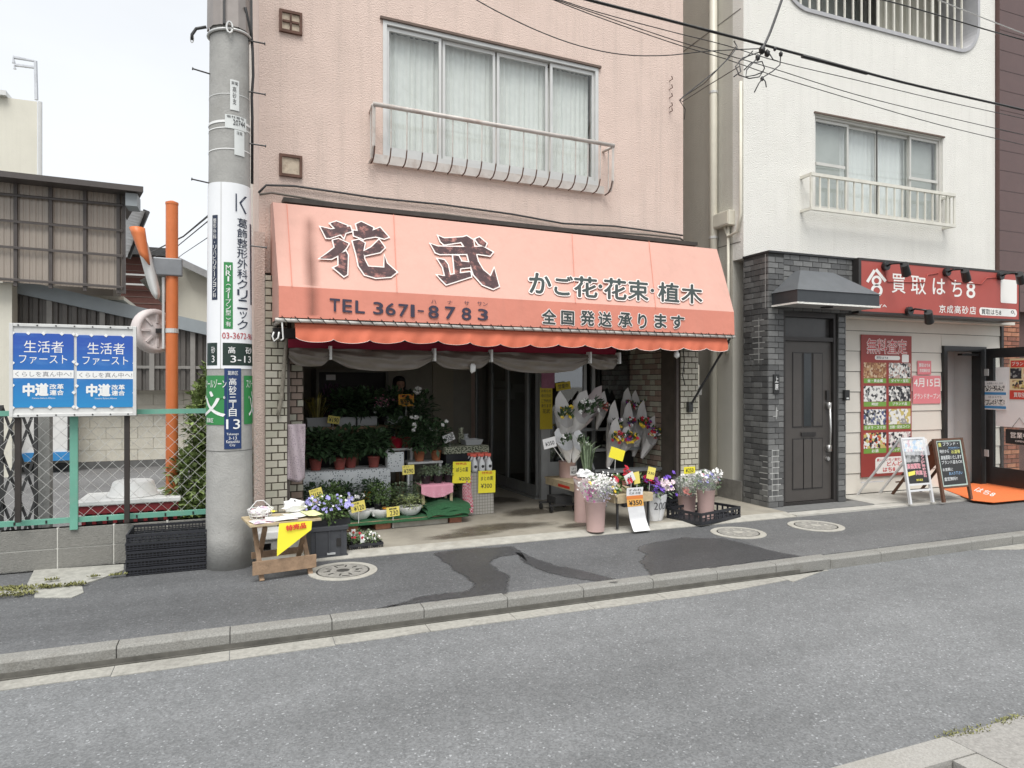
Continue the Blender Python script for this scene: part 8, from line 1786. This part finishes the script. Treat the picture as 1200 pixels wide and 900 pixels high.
q.build('wires', m_whp, t, kind='stuff'); q = MB(); q.tube([(.03-.09, .22, zt_+.07), (.0, .22, zt_+.14), (.05, .22, zt_+.14), (.03+.09, .22, zt_+.07)], .004, 5); q.build('handle', m_whp, t)
def crumple(lab, c, r_, m, fr, name='paper_bundle', cat='paper'):
    q = MB(); vs = []; n = 10; k = 7
    for j in range(k+1):
        for i in range(n): a, b = 6.2832*i/n, -1.4+2.8*j/k; rr = r_*rnd.uniform(.75, 1.1); vs.append((c[0]+rr*math.cos(a)*math.cos(b)*1.3, c[1]+rr*math.sin(a)*math.cos(b), c[2]+max(-.0, rr*.75*(math.sin(b)+.75))))
    q.add(vs, [(j*n+i, j*n+(i+1) % n, (j+1)*n+(i+1) % n, (j+1)*n+i) for j in range(k) for i in range(n)]); return q.build(name, m, fr=fr, base=c, label=lab, cat=cat)
crumple('crumpled papers inside the white wire basket', (.03, .22, zt_+.01), .065, mfl[1], FS); crumple('bundle of white wrapping paper on the right rear of the folding stand', (.30, .26, zt_+.02), .08, m_pap, FS)
mfsh = fsheet('bright yellow sheet standing in the wire basket', 'card', .10, .22, .05, .12, zt_+.05, m_ybri, .6, name='card')
t = thing('pennant', 'yellow pennant with orange characters hanging from the front of the folding stand', 'pennant', FS, (.22, -.03, .3)); yx0, yx1 = .12, .37
q = MB(); q.smooth = True; q.add([(yx0, -.030, H_+.012), (yx1, -.030, H_+.008), (yx1-.01, -.045, H_-.06), (yx0+.09, -.05, H_-.16), (yx0-.02, -.045, H_-.235), (yx0-.015, -.04, H_-.12)], [(0, 1, 2, 3, 4, 5)]); q.build('cloth', m_ybri, t)
q = MB(); letter(q, '特売品', quadmap((yx0+.05, -.044, H_-.05), (yx1-.05, -.040, H_-.04), (yx1-.05, -.034, H_+.0), (yx0+.05, -.034, H_-.01), (0, -1, 0)), 0, 1, 0, 1, off=.05, h=.004); q.build('lettering', m_rprint, t)
cz0 = B.hz(322, 652, 0)
t = thing('concrete_blocks', 'hollow grey concrete block under a white foam slab behind the folding stand', 'block', B, (cz0.x, -.55, 0)); xa, xb = B.hy(296, 640, -.62).x, B.hy(350, 640, -.62).x
q = MB(); wall_holes(q, xa, xb, -.62, -.46, 0.002, .16, [(xa+.07, xa+.15, .06, .13), (xa+.21, xa+.29, .06, .13)]); q.build('block', m_conc, t); MB().box(xa+.03, xb-.03, -.50, -.465, .05, .14).build('dark_hole', m_groove, t)
MB().box(xa-.02, xb-.01, -.64, -.44, .162, .235).build('foam_slab', m_whp, fr=B, base=((xa+xb)/2, -.54, .162), label='weathered white foam slab lying on the concrete block', cat='foam slab', bevel=.012)
c0 = B.hz(368, 656, 0); c1 = B.hz(407, 653, 0); yb = (c0.y+c1.y)/2; zc1 = B.hy(388, 617, yb).z
t = thing('folding_container', 'dark grey plastic container under the purple flowers', 'container', B, ((c0.x+c1.x)/2, yb+.15, 0)); m_cont = mat('dark grey plastic', (.055, .058, .065), .5, var=.2)
ca0 = c0.x-.03
MB().box(ca0, c1.x, yb, yb+.32, 0.003, zc1).build('body', m_cont, t, bevel=.006); MB().box(ca0-.012, c1.x+.012, yb-.012, yb+.332, zc1-.035, zc1+.002).build('rim', m_cont, t, bevel=.004); MB().box(ca0-.008, c1.x+.008, yb-.009, yb+.328, .003, .025).build('foot_rim', m_cont, t)
for k in range(3): x = ca0+.04+(c1.x-ca0-.09)*k/2; MB().box(x, x+.012, yb-.010, yb, .03, zc1-.04).build('rib', m_cont, t)
MB().box(c1.x-.09, c1.x-.04, yb-.006, yb-.0005, .10, .17).build('grip_hole', m_groove, t); MB().box(c1.x-.17, c1.x-.10, yb-.012, yb-.0005, .035, .05).build('label_strip', m_gpl, t)
p = V(((ca0+c1.x)/2, yb+.16, zc1+.003)); t = plant('tray of lilac blue petunias in bloom on the dark container', p, None, (.22, .24, 900, .038, 'bush', m_fol[1]), ((m_pl, 46, .017, .95, .5), (m_pw, 8, .012, .9, .4)), cat='flowering plants', name='flower_tray')
MB().box(p.x-.19, p.x+.19, yb+.04, yb+.30, zc1+.003, zc1+.05).build('tray', m_blp, t)
s0_, s1_ = B.hz(409, 649, 0), B.hz(449, 647, 0)
c = crate('seedling_tray', 'shallow black tray of small seedlings right of the dark container', s0_.x, s1_.x+.02, s0_.y, s0_.y+.42, .003, .07, None, nx=20, fr=B, bars=1)
k = 0
for i in range(3):
    for j in range(4):
        x = s0_.x+.06+(s1_.x-s0_.x-.10)*i/2; y = s0_.y+.06+.10*j
        lbs = ['%s seedling in the %s row of the black tray' % (('left', 'middle', 'right')[i], ('front', 'second', 'third', 'rear')[j])][0]
        plant(lbs, (x, y, .018), (.035, .028, .055, m_blp), (.05, .065, 46, .028, 'bush', m_fol[3] if (i+j) % 2 else m_fol[1]), ((m_pr if k % 3 == 0 else m_pw, 2, .012, .5, .6),) if k % 2 == 0 else (), group='seedlings in the black tray', cat='seedling', name='seedling'); k += 1
for (i, y, mm, lb_) in ((.35, .30, m_pr, 'white plant tag with a red flower picture at the rear of the seedling tray'), (.85, .10, m_pk, 'white plant tag at the right front of the seedling tray'), (.45, .05, m_pr, 'white plant tag with a red picture at the front of the seedling tray')):
    x = s0_.x+(s1_.x-s0_.x)*i; yy = s0_.y+y; t = thing('plant_tag', lb_, 'plant tag', B, (x, yy, .07)); MB().box(x-.018, x+.018, yy, yy+.002, .075, .15).build('tag', m_pap, t); MB().cyl((x, yy-.001, .12), (x, yy-.002, .12), .013, n=10).build('picture', mm, t)
# lilac lace cloth bag hanging on the left pillar
la, lb3 = B.hy(337, 497, PY+.06), B.hy(356, 560, PY+.06); q = MB(); q.smooth = True
q.grid(lambda u, v: (pl1+.005+(lb3.x-pl1-.0)*u, PY+.02+.03*math.sin(u*7+v*3)-.02*math.sin(math.pi*v), lb3.z+(la.z-lb3.z)*v-.03*math.sin(math.pi*u)*(1-v)), 14, 20); q.build('lace_cloth', m_lace, fr=B, base=(pl1+.08, PY, lb3.z), label='lilac patterned cloth hanging at the left brick jamb beside the display', cat='cloth', solid=.01)
# pale blocks added behind the black glass, standing in for reflections and light items
for px, py, w_, h, lb_ in ((566, 450, .22, .10, 'small topmost pale block added to lighten the dark glass doors'), (577, 462, .3, .16, 'widest pale block added to lighten the dark glass doors of the shop'), (600, 455, .26, .13, 'middle sized pale block added to lighten the dark glass doors'), (662, 470, .2, .3, 'tall pale block added to lighten the dark shop window glass'), (673, 463, .12, .2, 'narrow pale block added to lighten the dark shop window glass')):
    p = B.hy(px, py, 3.0 if px > 630 else 2.6); q = max(p.x, GX+.15); MB().box(q, q+w_, p.y, p.y+.12, p.z-h/2, p.z+h/2).build('carton', m_pap, fr=B, base=(q, p.y, p.z), label=lb_, cat='carton', bevel=.01)
# ================================================================== RIGHT SIDE: bouquets, buckets, benches
m_paper = mat('grey white wrapping paper', (.60, .58, .56), .6, var=.05, scale=6, bump=.4, bscale=14); m_papg = mat('mauve grey wrapping', (.42, .36, .36), .6, var=.06, bump=.4, bscale=14); m_papw = mat('bright white wrapping', (.74, .74, .74), .5, var=.04, bump=.5, bscale=16)
def bouquet(lab, top, tip, wpx_, ly, paper, flowers, ear=True, group='wrapped bouquets on the stepped rack', n=16, backh=1.05):
    """cone of paper opening at the photo point top and ending at tip"""
    a, b = B.hy(*top, ly), B.hy(*tip, ly+.05); ax = (a-b); L = ax.length; ax.normalize(); rw = wpx_/800*7.4/2*1.18; s = ax.cross(V((0, 1, 0))).normalized(); f = s.cross(ax).normalized()
    if f.y > 0: f = -f
    t = thing('bouquet', lab, 'bouquet', B, b, group); q = MB(); q.smooth = True; N_ = 20
    def shape(u, v):
        th = u*6.2832; r_ = rw*(.16+.84*v**.8); back = max(0, 1-abs(th-3.1416)/1.25); frt = max(0, math.cos(th)); ln = L*v*((1+.50*backh*back*v if ear else 1)-.46*frt*v); k = 1+.07*math.sin(u*38+v*4)+.05*math.sin(u*23-v*9)
        return b + ax*ln + s*(r_*k*math.sin(th)) + f*(r_*.75*k*math.cos(th))
    q.grid(shape, 26, 7); q.build('wrapping', paper, t)
    c = b+ax*(L*.86)+f*rw*.5
    fo = MB()
    for i in range(44): fo.leaf(c+s*rnd.uniform(-.6, .6)*rw+f*rnd.uniform(-.3, .3)*rw+ax*rnd.uniform(-.2, .6)*rw, ax+s*rnd.uniform(-.7, .7)+f*rnd.uniform(-.3, .9), rw*rnd.uniform(.5, .9), rw*.28)
    fo.build('leaves', m_fol[0], t, kind='stuff')
    for m, k in flowers: blossoms([c+s*rnd.uniform(-.68, .68)*rw+f*rnd.uniform(0, .4)*rw+ax*rnd.uniform(-.2, .95)*rw for i in range(k+3)], rw*.26).build('flowers', m, t, kind='stuff')
    return t
mix1 = ((m_pr, 5), (m_py, 5), (m_pw, 4), (m_dk, 3))
# stepped metal rack behind
m_rk = mat('grey galvanised rack', (.27, .28, .28), .5, .4, var=.15)
rkx0, rkx1 = B.hy(694, 560, .4).x, B.hy(781, 560, .4).x
rk = thing('stepped_rack', 'grey metal stepped rack carrying the wrapped bouquets', 'rack', B, ((rkx0+rkx1)/2, .4, .03))
for k, (z, y) in enumerate(((.42, .18), (.66, .42), (.90, .66))):
    MB().box(rkx0, rkx1, y, y+.03, z, z+.035).build('shelf_rail', m_rk, rk); MB().box(rkx0, rkx1, y+.15, y+.18, z, z+.03).build('shelf_rail', m_rk, rk)
for x in (rkx0, rkx1-.03): MB().bar((x+.015, .12, .03), (x+.015, .80, 1.05), .03, .03).build('side_rail', m_rk, rk); MB().box(x, x+.03, .82, .85, .03, 1.08).build('rear_leg', m_rk, rk)
MB().box(rkx0+.03, rkx1-.03, .83, .845, .25, .6).build('back_panel', m_dkm, rk)
B_ = [((707, 474), (699, 503), 15, .55, 'small wrapped bouquet hanging alone left of the bouquet group', ((m_pr, 3), (m_pw, 3), (m_pk, 2))),
      ((736, 472), (729, 505), 18, .62, 'bouquet at the upper left of the group with red carnation', ((m_pr, 3), (m_py, 1), (m_dk, 1))),
      ((756, 471), (750, 500), 20, .66, 'topmost bouquet with yellow and red flowers', mix1),
      ((746, 474), (742, 505), 16, .60, 'bouquet with white flowers tucked behind the topmost one', ((m_pw, 4), (m_py, 3))),
      ((767, 486), (752, 525), 18, .55, 'bouquet at the right of the upper group beside the brick wall', ((m_pr, 4), (m_py, 2), (m_pw, 2))),
      ((737, 491), (728, 530), 18, .48, 'bouquet with dark leaves in the middle of the group', ((m_pr, 3), (m_pw, 3), (m_dk, 2))),
      ((753, 492), (742, 535), 20, .44, 'central bouquet with red and yellow flowers', ((m_pr, 4), (m_py, 3), (m_dk, 1))),
      ((720, 492), (712, 535), 18, .42, 'bouquet with yellow flower at the left of the group', ((m_dk, 2), (m_py, 3), (m_pw, 2))),
      ((780, 503), (764, 535), 17, .40, 'rightmost wrapped bouquet next to the inner brick wall', ((m_pr, 3), (m_py, 1), (m_pw, 2))),
      ((765, 505), (752, 537), 21, .30, 'large bouquet with yellow and red flowers at the lower right of the group', mix1),
      ((736, 512), (728, 532), 20, .24, 'short bouquet with yellow daisies in the front row', ((m_pr, 4), (m_py, 7), (m_dk, 2))),
      ((722, 510), (712, 548), 20, .22, 'front row bouquet at the lower left of the group with yellow and red flowers', ((m_pr, 4), (m_py, 5), (m_pw, 3)))]
for top, tip, w_, y, lb_, fl in B_: bouquet(lb_, top, tip, w_, y, m_paper, fl)
# one long low bench reaching from the shop toward the street
def inB(v): w_ = v-B.o; return V((w_.dot(B.e1), w_.dot(B.e2), v.z))
wbz = .38
q1, q2, q3 = inB(S.hz(650, 557.5, wbz)), inB(S.hz(702, 580, wbz)), inB(S.hz(766, 577, wbz)); bxa, bxb, bya, byb = (q1.x+q2.x)/2, q3.x, q3.y, q1.y
print('bench', bxa, bxb, bya, byb, q1, q2, q3)
wb1 = thing('wooden_bench', 'long raw wooden bench with red printed marks carrying the buckets and roses', 'bench', B, ((bxa+bxb)/2, (bya+byb)/2, .03))
for k in range(4): xk = bxa+(bxb-bxa)*k/4; MB().box(xk, xk+(bxb-bxa)/4-.004, bya, byb, wbz-.02, wbz).build('plank', m_woodl, wb1)
MB().box(bxa-.002, bxa+.016, bya+.03, byb-.03, wbz-.085, wbz-.021).box(bxa+.017, bxb-.01, bya-.002, bya+.016, wbz-.085, wbz-.021).build('apron', m_woodl, wb1); MB().box(bxa-.004, bxa-.0025, byb-.62, byb-.35, wbz-.07, wbz-.04).build('red_print', m_rprint, wb1)
for x in (bxa+.03, bxb-.05):
    for y in (bya+.03, byb-.08): MB().box(x, x+.02, y, y+.02, .03, wbz-.0855).build('leg', m_dkm, wb1)
def bucket(lab, c, rt, rb, h, group='pale pink flower buckets', m=None, n=24):
    t = thing('flower_bucket', lab, 'bucket', B, c, group); q = MB(); q.smooth = True; q.lathe(c[0], c[1], [(rb, c[2]+.001), (rb*1.01, c[2]+.02), (rt*.93, c[2]+h*.8), (rt*.95, c[2]+h*.81), (rt, c[2]+h*.98), (rt*1.05, c[2]+h), (rt*.98, c[2]+h), (rt*.9, c[2]+h*.8), (rb*.9, c[2]+.02)], n, close=False); q.lathe(c[0], c[1], [(rb*.9, c[2]+.02), (.001, c[2]+.02)], n, close=False); q.build('bucket', m or m_pinkb, t); q = MB(); q.lathe(c[0], c[1], [(rt*.9, c[2]+h*.72), (.001, c[2]+h*.73)], n, close=False); q.build('water', m_soil, t); return t
kc = inB(S.hz(669, 560, wbz)); kc.y += .09; kc.z = wbz+.001; t = bucket('pink bucket on the wooden bench with a white price label', kc, .105, .095, .19)
lp_ = lambda u, v, h=0: kc+V((0.02, 0, .03)) + V((.109*math.sin(-.35+.95*u)*1.0, -.109*math.cos(-.35+.95*u)-h, .11*v))
q = MB(); q.grid(lambda u, v: lp_(u, v), 6, 2); q.build('price_label', m_pap, t); q = MB(); letter(q, 'ばら', lp_, .2, .8, .62, .85, h=.002); letter(q, '¥350', lp_, .12, .9, .15, .5, off=.02, h=.002); q.build('lettering', m_inkb, t)
bz2 = wbz+.16
bouquet('left white paper wrap standing in the pink bucket on the bench', (660, 512), (667, 542), 20, .10, m_papw, ((m_pw, 1),), True, 'paper wraps in the bench bucket', backh=.6)
bouquet('right white paper wrap standing in the pink bucket on the bench', (680, 514), (672, 542), 20, .10, m_papw, ((m_pw, 1),), True, 'paper wraps in the bench bucket', backh=.6)
bouquet('tall grey paper bouquet with an orange lily at the left over the bench bucket', (661, 482), (661, 520), 23, .16, m_paper, ((m_py, 5),), True, 'tall grey paper bouquets over the bench bucket', backh=1.2)
bouquet('large closed grey paper wrap leaning right over the bench bucket', (684, 476), (665, 516), 27, .20, m_paper, ((m_pw, 2),), True, 'tall grey paper bouquets over the bench bucket', backh=.9)
bouquet('mauve grey paper wrap behind, leaning far right over the bench bucket', (698, 470), (672, 510), 22, .30, m_papg, ((m_pw, 1),), True, 'tall grey paper bouquets over the bench bucket', backh=.9)
q = MB(); q.tube([kc+V((0, 0, .05)), kc+V((.03, .05, .75))], .012, 5); q.tube([kc+V((.02, .02, .05)), kc+V((.10, .08, .7))], .012, 5); q.build('stems', m_fol[0], fr=B, base=kc+V((0, 0, .05)), label='dark flower stems rising from the bucket on the bench', cat='stems')
card('white flower shaped price card on a thin stick left of the bench bucket', 644, 519, 15, 12, .05, m_pap, (('¥350', .15, .85, .25, .65, m_inkb),), 12, False)
q = MB(); q.tube([B.hy(648, 523, .05), B.hy(660, 540, .1)], .005, 5); q.build('card_stick', m_whp, fr=B, base=B.hy(654, 532, .08), label='thin white stick carrying the white price card by the bench bucket', cat='stick')
# posters on the corner post
card('long dark yellow poster with black handwriting on the grey corner post', 640, 478.5, 14.5, 49, GYP-.07, mat('ochre poster', (.55, .42, .02), .6, var=.05), (('お知らせ', .1, .9, .88, .95, m_inkb), ('母の日の', .1, .9, .76, .84, m_inkb), ('ご予約を', .1, .9, .64, .72, m_inkb), ('承ります', .1, .9, .52, .60, m_inkb), ('花武', .2, .8, .38, .48, m_inkb)), 0, False, name='poster', cat='poster')
q = B.hy(641, 444, GYP-.072); MB().box(q.x-.08, q.x+.11, GYP-.075, GYP-.070, B.hy(641, 455, GYP-.07).z, B.hy(641, 430, GYP-.07).z).build('pink_paper', mat('dusty pink paper', (.30, .12, .18), .8, var=.15, scale=20), fr=B, base=(q.x, GYP-.07, q.z), label='dusty pink paper above the long yellow poster on the corner post', cat='paper')
card('small dark yellow notice between the shop window frames behind the bouquets', 660, 452.5, 17, 9, GYP-.1, MATS['ochre poster'], (('営業中', .15, .85, .2, .8, m_inkb),), 8, False, name='notice', cat='notice')
wl = B.hy(723, 440, .9); q = MB(); q.smooth = True; q.grid(lambda u, v: (B.hy(699, 450, .95).x+(B.hy(741, 450, .95).x-B.hy(699, 450, .95).x)*u, .95+.02*math.sin(u*14), B.hy(720, 470, .95).z+(B.hy(720, 424, .95).z-B.hy(720, 470, .95).z)*v), 16, 6); q.build('vinyl_curtain', film('clear grey vinyl', (.45, .45, .45), .45, .3), fr=B, base=(wl.x, .95, 1.4), label='clear vinyl sheet with pinkish writing hanging behind the bouquets', cat='vinyl sheet')
# tall pink buckets in front
k1 = B.hz(688.5, 613, .03); t = bucket('tall narrow pale pink bucket standing behind the flower bunch', (k1.x, k1.y+.1, .03), .098, .088, .47)
crumple('crumpled white paper wraps stuffed in the tall pink bucket', (k1.x+.03, k1.y+.1, .48), .085, m_papw, B); q = foliage(V((k1.x+.08, k1.y+.14, .55)), .16, .42, 46, .13, 'grass', dep=.4); q.build('spiky_leaves', m_fol[3], fr=B, base=(k1.x+.08, k1.y+.14, .5), label='spiky green and white leaves rising behind the tall pink bucket', cat='leaves')
k2 = B.hz(703.5, 624, .03); kc2 = V((k2.x, k2.y+.09, .03)); t = bucket('front pale pink bucket holding the clear wrapped bunch of tiny flowers', kc2, .108, .088, .30)
fb = thing('flower_bunch', 'clear wrapped bunch of tiny white, purple and yellow flowers in the front pink bucket', 'flower bunch', B, kc2+V((0, 0, .27))); cc = kc2+V((.015, -.02, .44))
q = MB(); q.smooth = True; q.grid(lambda u, v: kc2+V(((.07+.16*v)*math.sin(u*6.2832)*(1+.04*math.sin(u*50)), (.07+.12*v)*-math.cos(u*6.2832), .26+.24*v+.02*math.sin(u*31)*v)), 36, 5); q.build('clear_wrap', film('cellophane', (.8, .8, .82), .28, .12), fb)
foliage(cc-V((0, 0, .1)), .17, .22, 200, .04, 'bush').build('leaves', m_fol[3], fb)
blossoms([cc+V((rnd.gauss(0, .085), rnd.gauss(-.03, .05), rnd.gauss(.04, .05))) for i in range(300)], .013, pet=4).build('flowers', m_pw, fb)
blossoms([cc+V((rnd.gauss(-.13, .035), -.06+rnd.gauss(0, .03), rnd.gauss(-.03, .05))) for i in range(50)], .012, pet=4).build('flowers', pmat('plum', (.35, .06, .22)), fb); blossoms([cc+V((rnd.gauss(.02, .04), -.11+rnd.gauss(0, .02), rnd.gauss(-.05, .035))) for i in range(60)], .010, pet=4).build('flowers', pmat('grey lilac', (.40, .36, .45)), fb); blossoms([cc+V((x, -.09, z)) for x, z in ((-.15, .06), (.14, -.04), (.12, .0))], .024).build('flowers', m_py, fb)
wz3 = wbz; FL = bya+.12
card('plain bright yellow card on a stick in front of the bouquets', 723, 532, 17, 13, FL+.25, m_ybri, (), -18, True)
card('small white card beside the red roses', 738, 560, 11, 11, FL-.1, m_pap, (('¥', .3, .7, .3, .7, m_inkb),), 25, True)
card('small yellow card behind the white card beside the roses', 746, 560, 7, 14, FL-.08, m_ycard, (), 8, True)
card('yellow price card standing over the red and purple flowers', 763, 554.5, 9, 14, FL-.08, m_ycard, (('230', .1, .9, .4, .6, m_inkb),), -14, True)
p = B.hy(719, 577, FL+.05); t = plant('red and salmon roses with long leaves on the bench behind the flower bunch', (p.x, FL+.05, wz3), (.05, .04, .06, m_blp), (.12, .10, 70, .09, 'bush', m_fol[1]), ((m_pr, 4, .035, .7, .5), (m_pk, 4, .03, .8, .3)), cat='flowering plant', name='flowering_plant')
p0_ = B.hy(735, 553, FL); blossoms([p0_+V((rnd.uniform(-.03, .03), 0, rnd.uniform(-.05, .05))) for i in range(6)], .03).build('flowers', m_pr, t); q = MB(); q.tube([B.hy(735, 553, FL), B.hy(727, 572, FL+.03)], .01, 5); q.build('stem', m_fol[1], t)
p = B.hy(745, 580, FL+.1); plant('green leaves filling the bench behind the price banner', (p.x, FL+.1, wz3), (.05, .04, .06, m_blp), (.11, .10, 110, .06, 'bush', m_fol[1]), ())
# hanging price banner
LB = bya-.05; ba, bb_ = B.hy(735, 572, LB), B.hy(754, 572, LB); bz1_ = ba.z; t = thing('price_banner', 'long white paper banner with orange price patch hanging from the bench to the ground', 'price banner', B, ((ba.x+bb_.x)/2, LB, .03))
def bm(u, v, h=0):
    z = .012+(bz1_-.012)*v; y = LB-.12*max(0, (.3-v))**1.5/.3; return V((ba.x+(bb_.x-ba.x)*u+.04*(1-v)*(1-v)+.01*math.sin(v*6), y-h, z+(.012 if v < .05 else 0)))
q = MB(); q.smooth = True; q.grid(lambda u, v: bm(u, v), 4, 20); q.build('paper', m_papw, t)
q = MB(); q.grid(lambda u, v: bm(u, .57+.25*v, .002), 2, 6); q.build('orange_patch', mat('banner orange', (.80, .42, .10), .6, var=.03), t); q = MB(); q.grid(lambda u, v: bm(u, .74+.08*v, .003), 2, 3); q.build('heading_band', mat('banner deep orange', (.72, .22, .05), .6, var=0), t)
q = MB(); letter(q, 'すみれ', bm, .1, .9, .92, .97, off=.01, h=.004); letter(q, '¥350', bm, .12, .9, .60, .71, off=.03, h=.004); letter(q, '花束 各種', bm, .15, .85, .85, .90, h=.004); q.build('lettering', m_inkb, t)
# red and purple bunch in printed bag
ws_ = B.hz(776, 612, .03); bc_ = V((ws_.x, ws_.y+.14, .03)); t = thing('flower_bag', 'white paper bag marked 200 holding purple and white flowers', 'bag', B, bc_)
q = MB(); q.smooth = True
def bagf(u, v): th = u*6.2832; r_ = (.085+.055*v)*(1+.04*math.sin(u*44+v*5)+.03*math.sin(u*17)); return bc_+V((r_*1.05*math.sin(th), -r_*.9*math.cos(th), .003+.27*v+(.02*math.sin(u*25) if v > .9 else 0)))
q.grid(bagf, 40, 8); q.build('bag', m_papw, t); mpb = lambda u, v, h=0: bagf(-.13+.26*u, .25+.6*v)+V((0, -h-.004, 0)); q = MB(); letter(q, '200', mpb, .12, .88, .35, .85, off=.0, h=.003); q.build('lettering', mat('grey pencil', (.12, .12, .13), .7, var=0), t)
foliage(bc_+V((.02, 0, .22)), .17, .24, 230, .05, 'bush').build('leaves', m_fol[3], t); blossoms([bc_+V((rnd.gauss(.03, .08), rnd.gauss(-.08, .03), rnd.gauss(.40, .05))) for i in range(26)], .028).build('flowers', pmat('violet', (.18, .08, .50)), t); blossoms([bc_+V((rnd.gauss(.10, .05), rnd.gauss(-.09, .02), rnd.gauss(.37, .04))) for i in range(16)], .035).build('flowers', pmat('pale pink', (.75, .60, .64)), t)
p = B.hy(759, 578, FL); t = plant('crimson and purple flowers in a dark wrap left of the paper bag', (p.x, FL, wz3), (.05, .04, .05, m_blp), (.09, .10, 90, .06, 'bush', m_fol[0]), ((m_dk, 16, .03, .8, .3), (pmat('crimson', (.45, .01, .06)), 16, .032, .55, .3), (m_pw, 2, .03, .7, .6)), cat='flowering plant', name='flowering_plant')
# black crate with two buckets, turned a little
C0, C1, C2 = S.hz(822, 616, .02), S.hz(868, 606.5, .02), S.hz(797, 603, .02)
KF = Fr(C0.x, C0.y, math.degrees(math.atan2(C1.y-C0.y, C1.x-C0.x))); cw_ = (C1-C0).length; cd_ = .46
m_sav = None
bkt = thing('plastic_crate', 'open black crate holding two pale pink flower buckets near the passage', 'crate', KF, (cw_/2, cd_/2, .02))
def crate_open(t, x0, x1, y0, y1, z0, h):
    MB().box(x0, x1, y0, y1, z0, z0+.012).build('base', m_bcr, t)
    for nm, bx in (('long_side', (x0, x1, y0, y0+.012)), ('long_side', (x0, x1, y1-.012, y1)), ('short_side', (x0, x0+.012, y0+.0125, y1-.0125)), ('short_side', (x1-.012, x1, y0+.0125, y1-.0125))):
        q = MB(); xl, xr, yl, yr = bx; lx = (xr-xl) > (yr-yl); q.box(xl, xr, yl, yr, z0+.0125, z0+.035); q.box(xl, xr, yl, yr, z0+h-.028, z0+h); n_ = 9 if lx else 6
        for i in range(n_+1):
            if lx: x = xl+(xr-xl-.02)*i/n_; q.box(x, x+.02, yl+.002, yr-.002, z0+.0352, z0+h-.0282)
            else: y = yl+(yr-yl-.02)*i/n_; q.box(xl+.002, xr-.002, y, y+.02, z0+.0352, z0+h-.0282)
        if lx: q.box(xl, xr, yl+.003, yr-.003, z0+.062, z0+.072)
        q.build(nm, m_bcr, t)
crate_open(bkt, 0, cw_, 0, cd_, .021, .125)
def ktoB(x, y): w_ = KF.w((x, y, 0))-B.o; return w_.dot(B.e1), w_.dot(B.e2)
cA = inB(S.hz(811, 603, .035)); cB = inB(S.hz(833, 608, .035)); cA.z = cB.z = .034; cA.y += .09; cB.y += .08; cA.z += .0
ta = bucket('shorter pale pink bucket at the left inside the black crate with pink and white stems', cA, .105, .09, .21); tb = bucket('taller pale pink bucket at the right inside the black crate', cB, .10, .082, .31)
def stems(lab, c, h0, w_, h, fl, n=90, m=m_fol[3]):
    t = thing('cut_flowers', lab, 'cut flowers', B, c+V((0, 0, h0)), 'cut flowers in the crate buckets'); q = MB()
    for i in range(14): a = rnd.uniform(0, 6.28); q.tube([c+V((.05*math.cos(a), .05*math.sin(a), h0-.08)), c+V((w_*.8*math.cos(a), w_*.6*math.sin(a)-.02, h0+h*rnd.uniform(.5, .95)))], .003, 3)
    foliage(c+V((0, 0, h0)), w_, h*.8, n, .05, 'bush', q); q.build('stems', m, t); q = MB(); q.smooth = True
    q.grid(lambda u, v: c+V(((.08+(w_-.06)*v)*math.sin(u*6.2832), -(.08+(w_-.08)*v)*math.cos(u*6.2832), h0-.02+h*.85*v+.03*math.sin(u*19)*v)), 24, 4); q.build('clear_wrap', MATS['cellophane'], t)
    for mm, k, r_, zz in fl: blossoms([c+V((rnd.uniform(-w_, w_)*.85, -rnd.uniform(0, w_)*.8, h0+h*rnd.uniform(*zz))) for i in range(k)], r_).build('flowers', mm, t)
    return t
stems('pink and white cut flowers in the shorter crate bucket under a yellow card', cA, .20, .15, .26, ((m_pk, 7, .035, (.15, .4)), (m_pw, 40, .016, (.3, 1.))), 170); stems('white and bluish cut flowers with broad leaves in the taller crate bucket', cB, .30, .16, .24, ((m_pw, 40, .018, (.4, 1)), (m_pl, 7, .025, (.4, .8)), (m_pp, 5, .02, (.3, .8))), 200)
card('yellow price card standing among the flowers in the crate buckets', 808, 551, 13, 8, cA.y-.12, m_ybri, (('¥250', .15, .85, .2, .8, m_inkb),), 0, True)
q = foliage(inB(S.hy(793, 575, 6.75)), .12, .2, 90, .05, 'bush'); dc = inB(S.hy(790, 600, 6.8))
crate('plastic_crate', 'black crate standing behind the paper bag of flowers', dc.x-.14, dc.x+.12, dc.y-.1, dc.y+.2, .032, .22, None, fr=B, bars=4, nx=8)
MB().box(rkx0+.2, rkx1-.15, .0, .06, .032, .3).build('dark_box', m_bcr, fr=B, base=((rkx0+rkx1)/2, 0, .03), label='dark plastic box under the bouquet rack', cat='box')
# caster trolley under the first bench
tq = thing('trolley', 'small dark metal trolley with casters under the left wooden bench', 'trolley', B, (B.hy(655, 580, .1).x, .1, .03)); tx0 = B.hy(642, 590, .1).x; tx1 = B.hy(674, 590, .1).x
MB().box(tx0, tx1, .05, .08, .10, .12).box(tx0, tx1, .30, .33, .10, .12).build('frame_bar', m_dkm, tq)
for x in (tx0+.02, tx1-.03):
    for y in (.06, .31): MB().cyl((x-.012, y, .065), (x+.012, y, .065), .033, n=12).build('caster', m_blk, tq)
MB().box(tx0+.09, tx1-.05, .08, .29, .121, .2).build('motor_box', m_dkm, tq)
# tiles past the first 300 of each building: one joined part
for nm_, (root_, mb_, ml_) in TOVER.items(): mb_.build('tile', ml_, root_, kind='stuff')
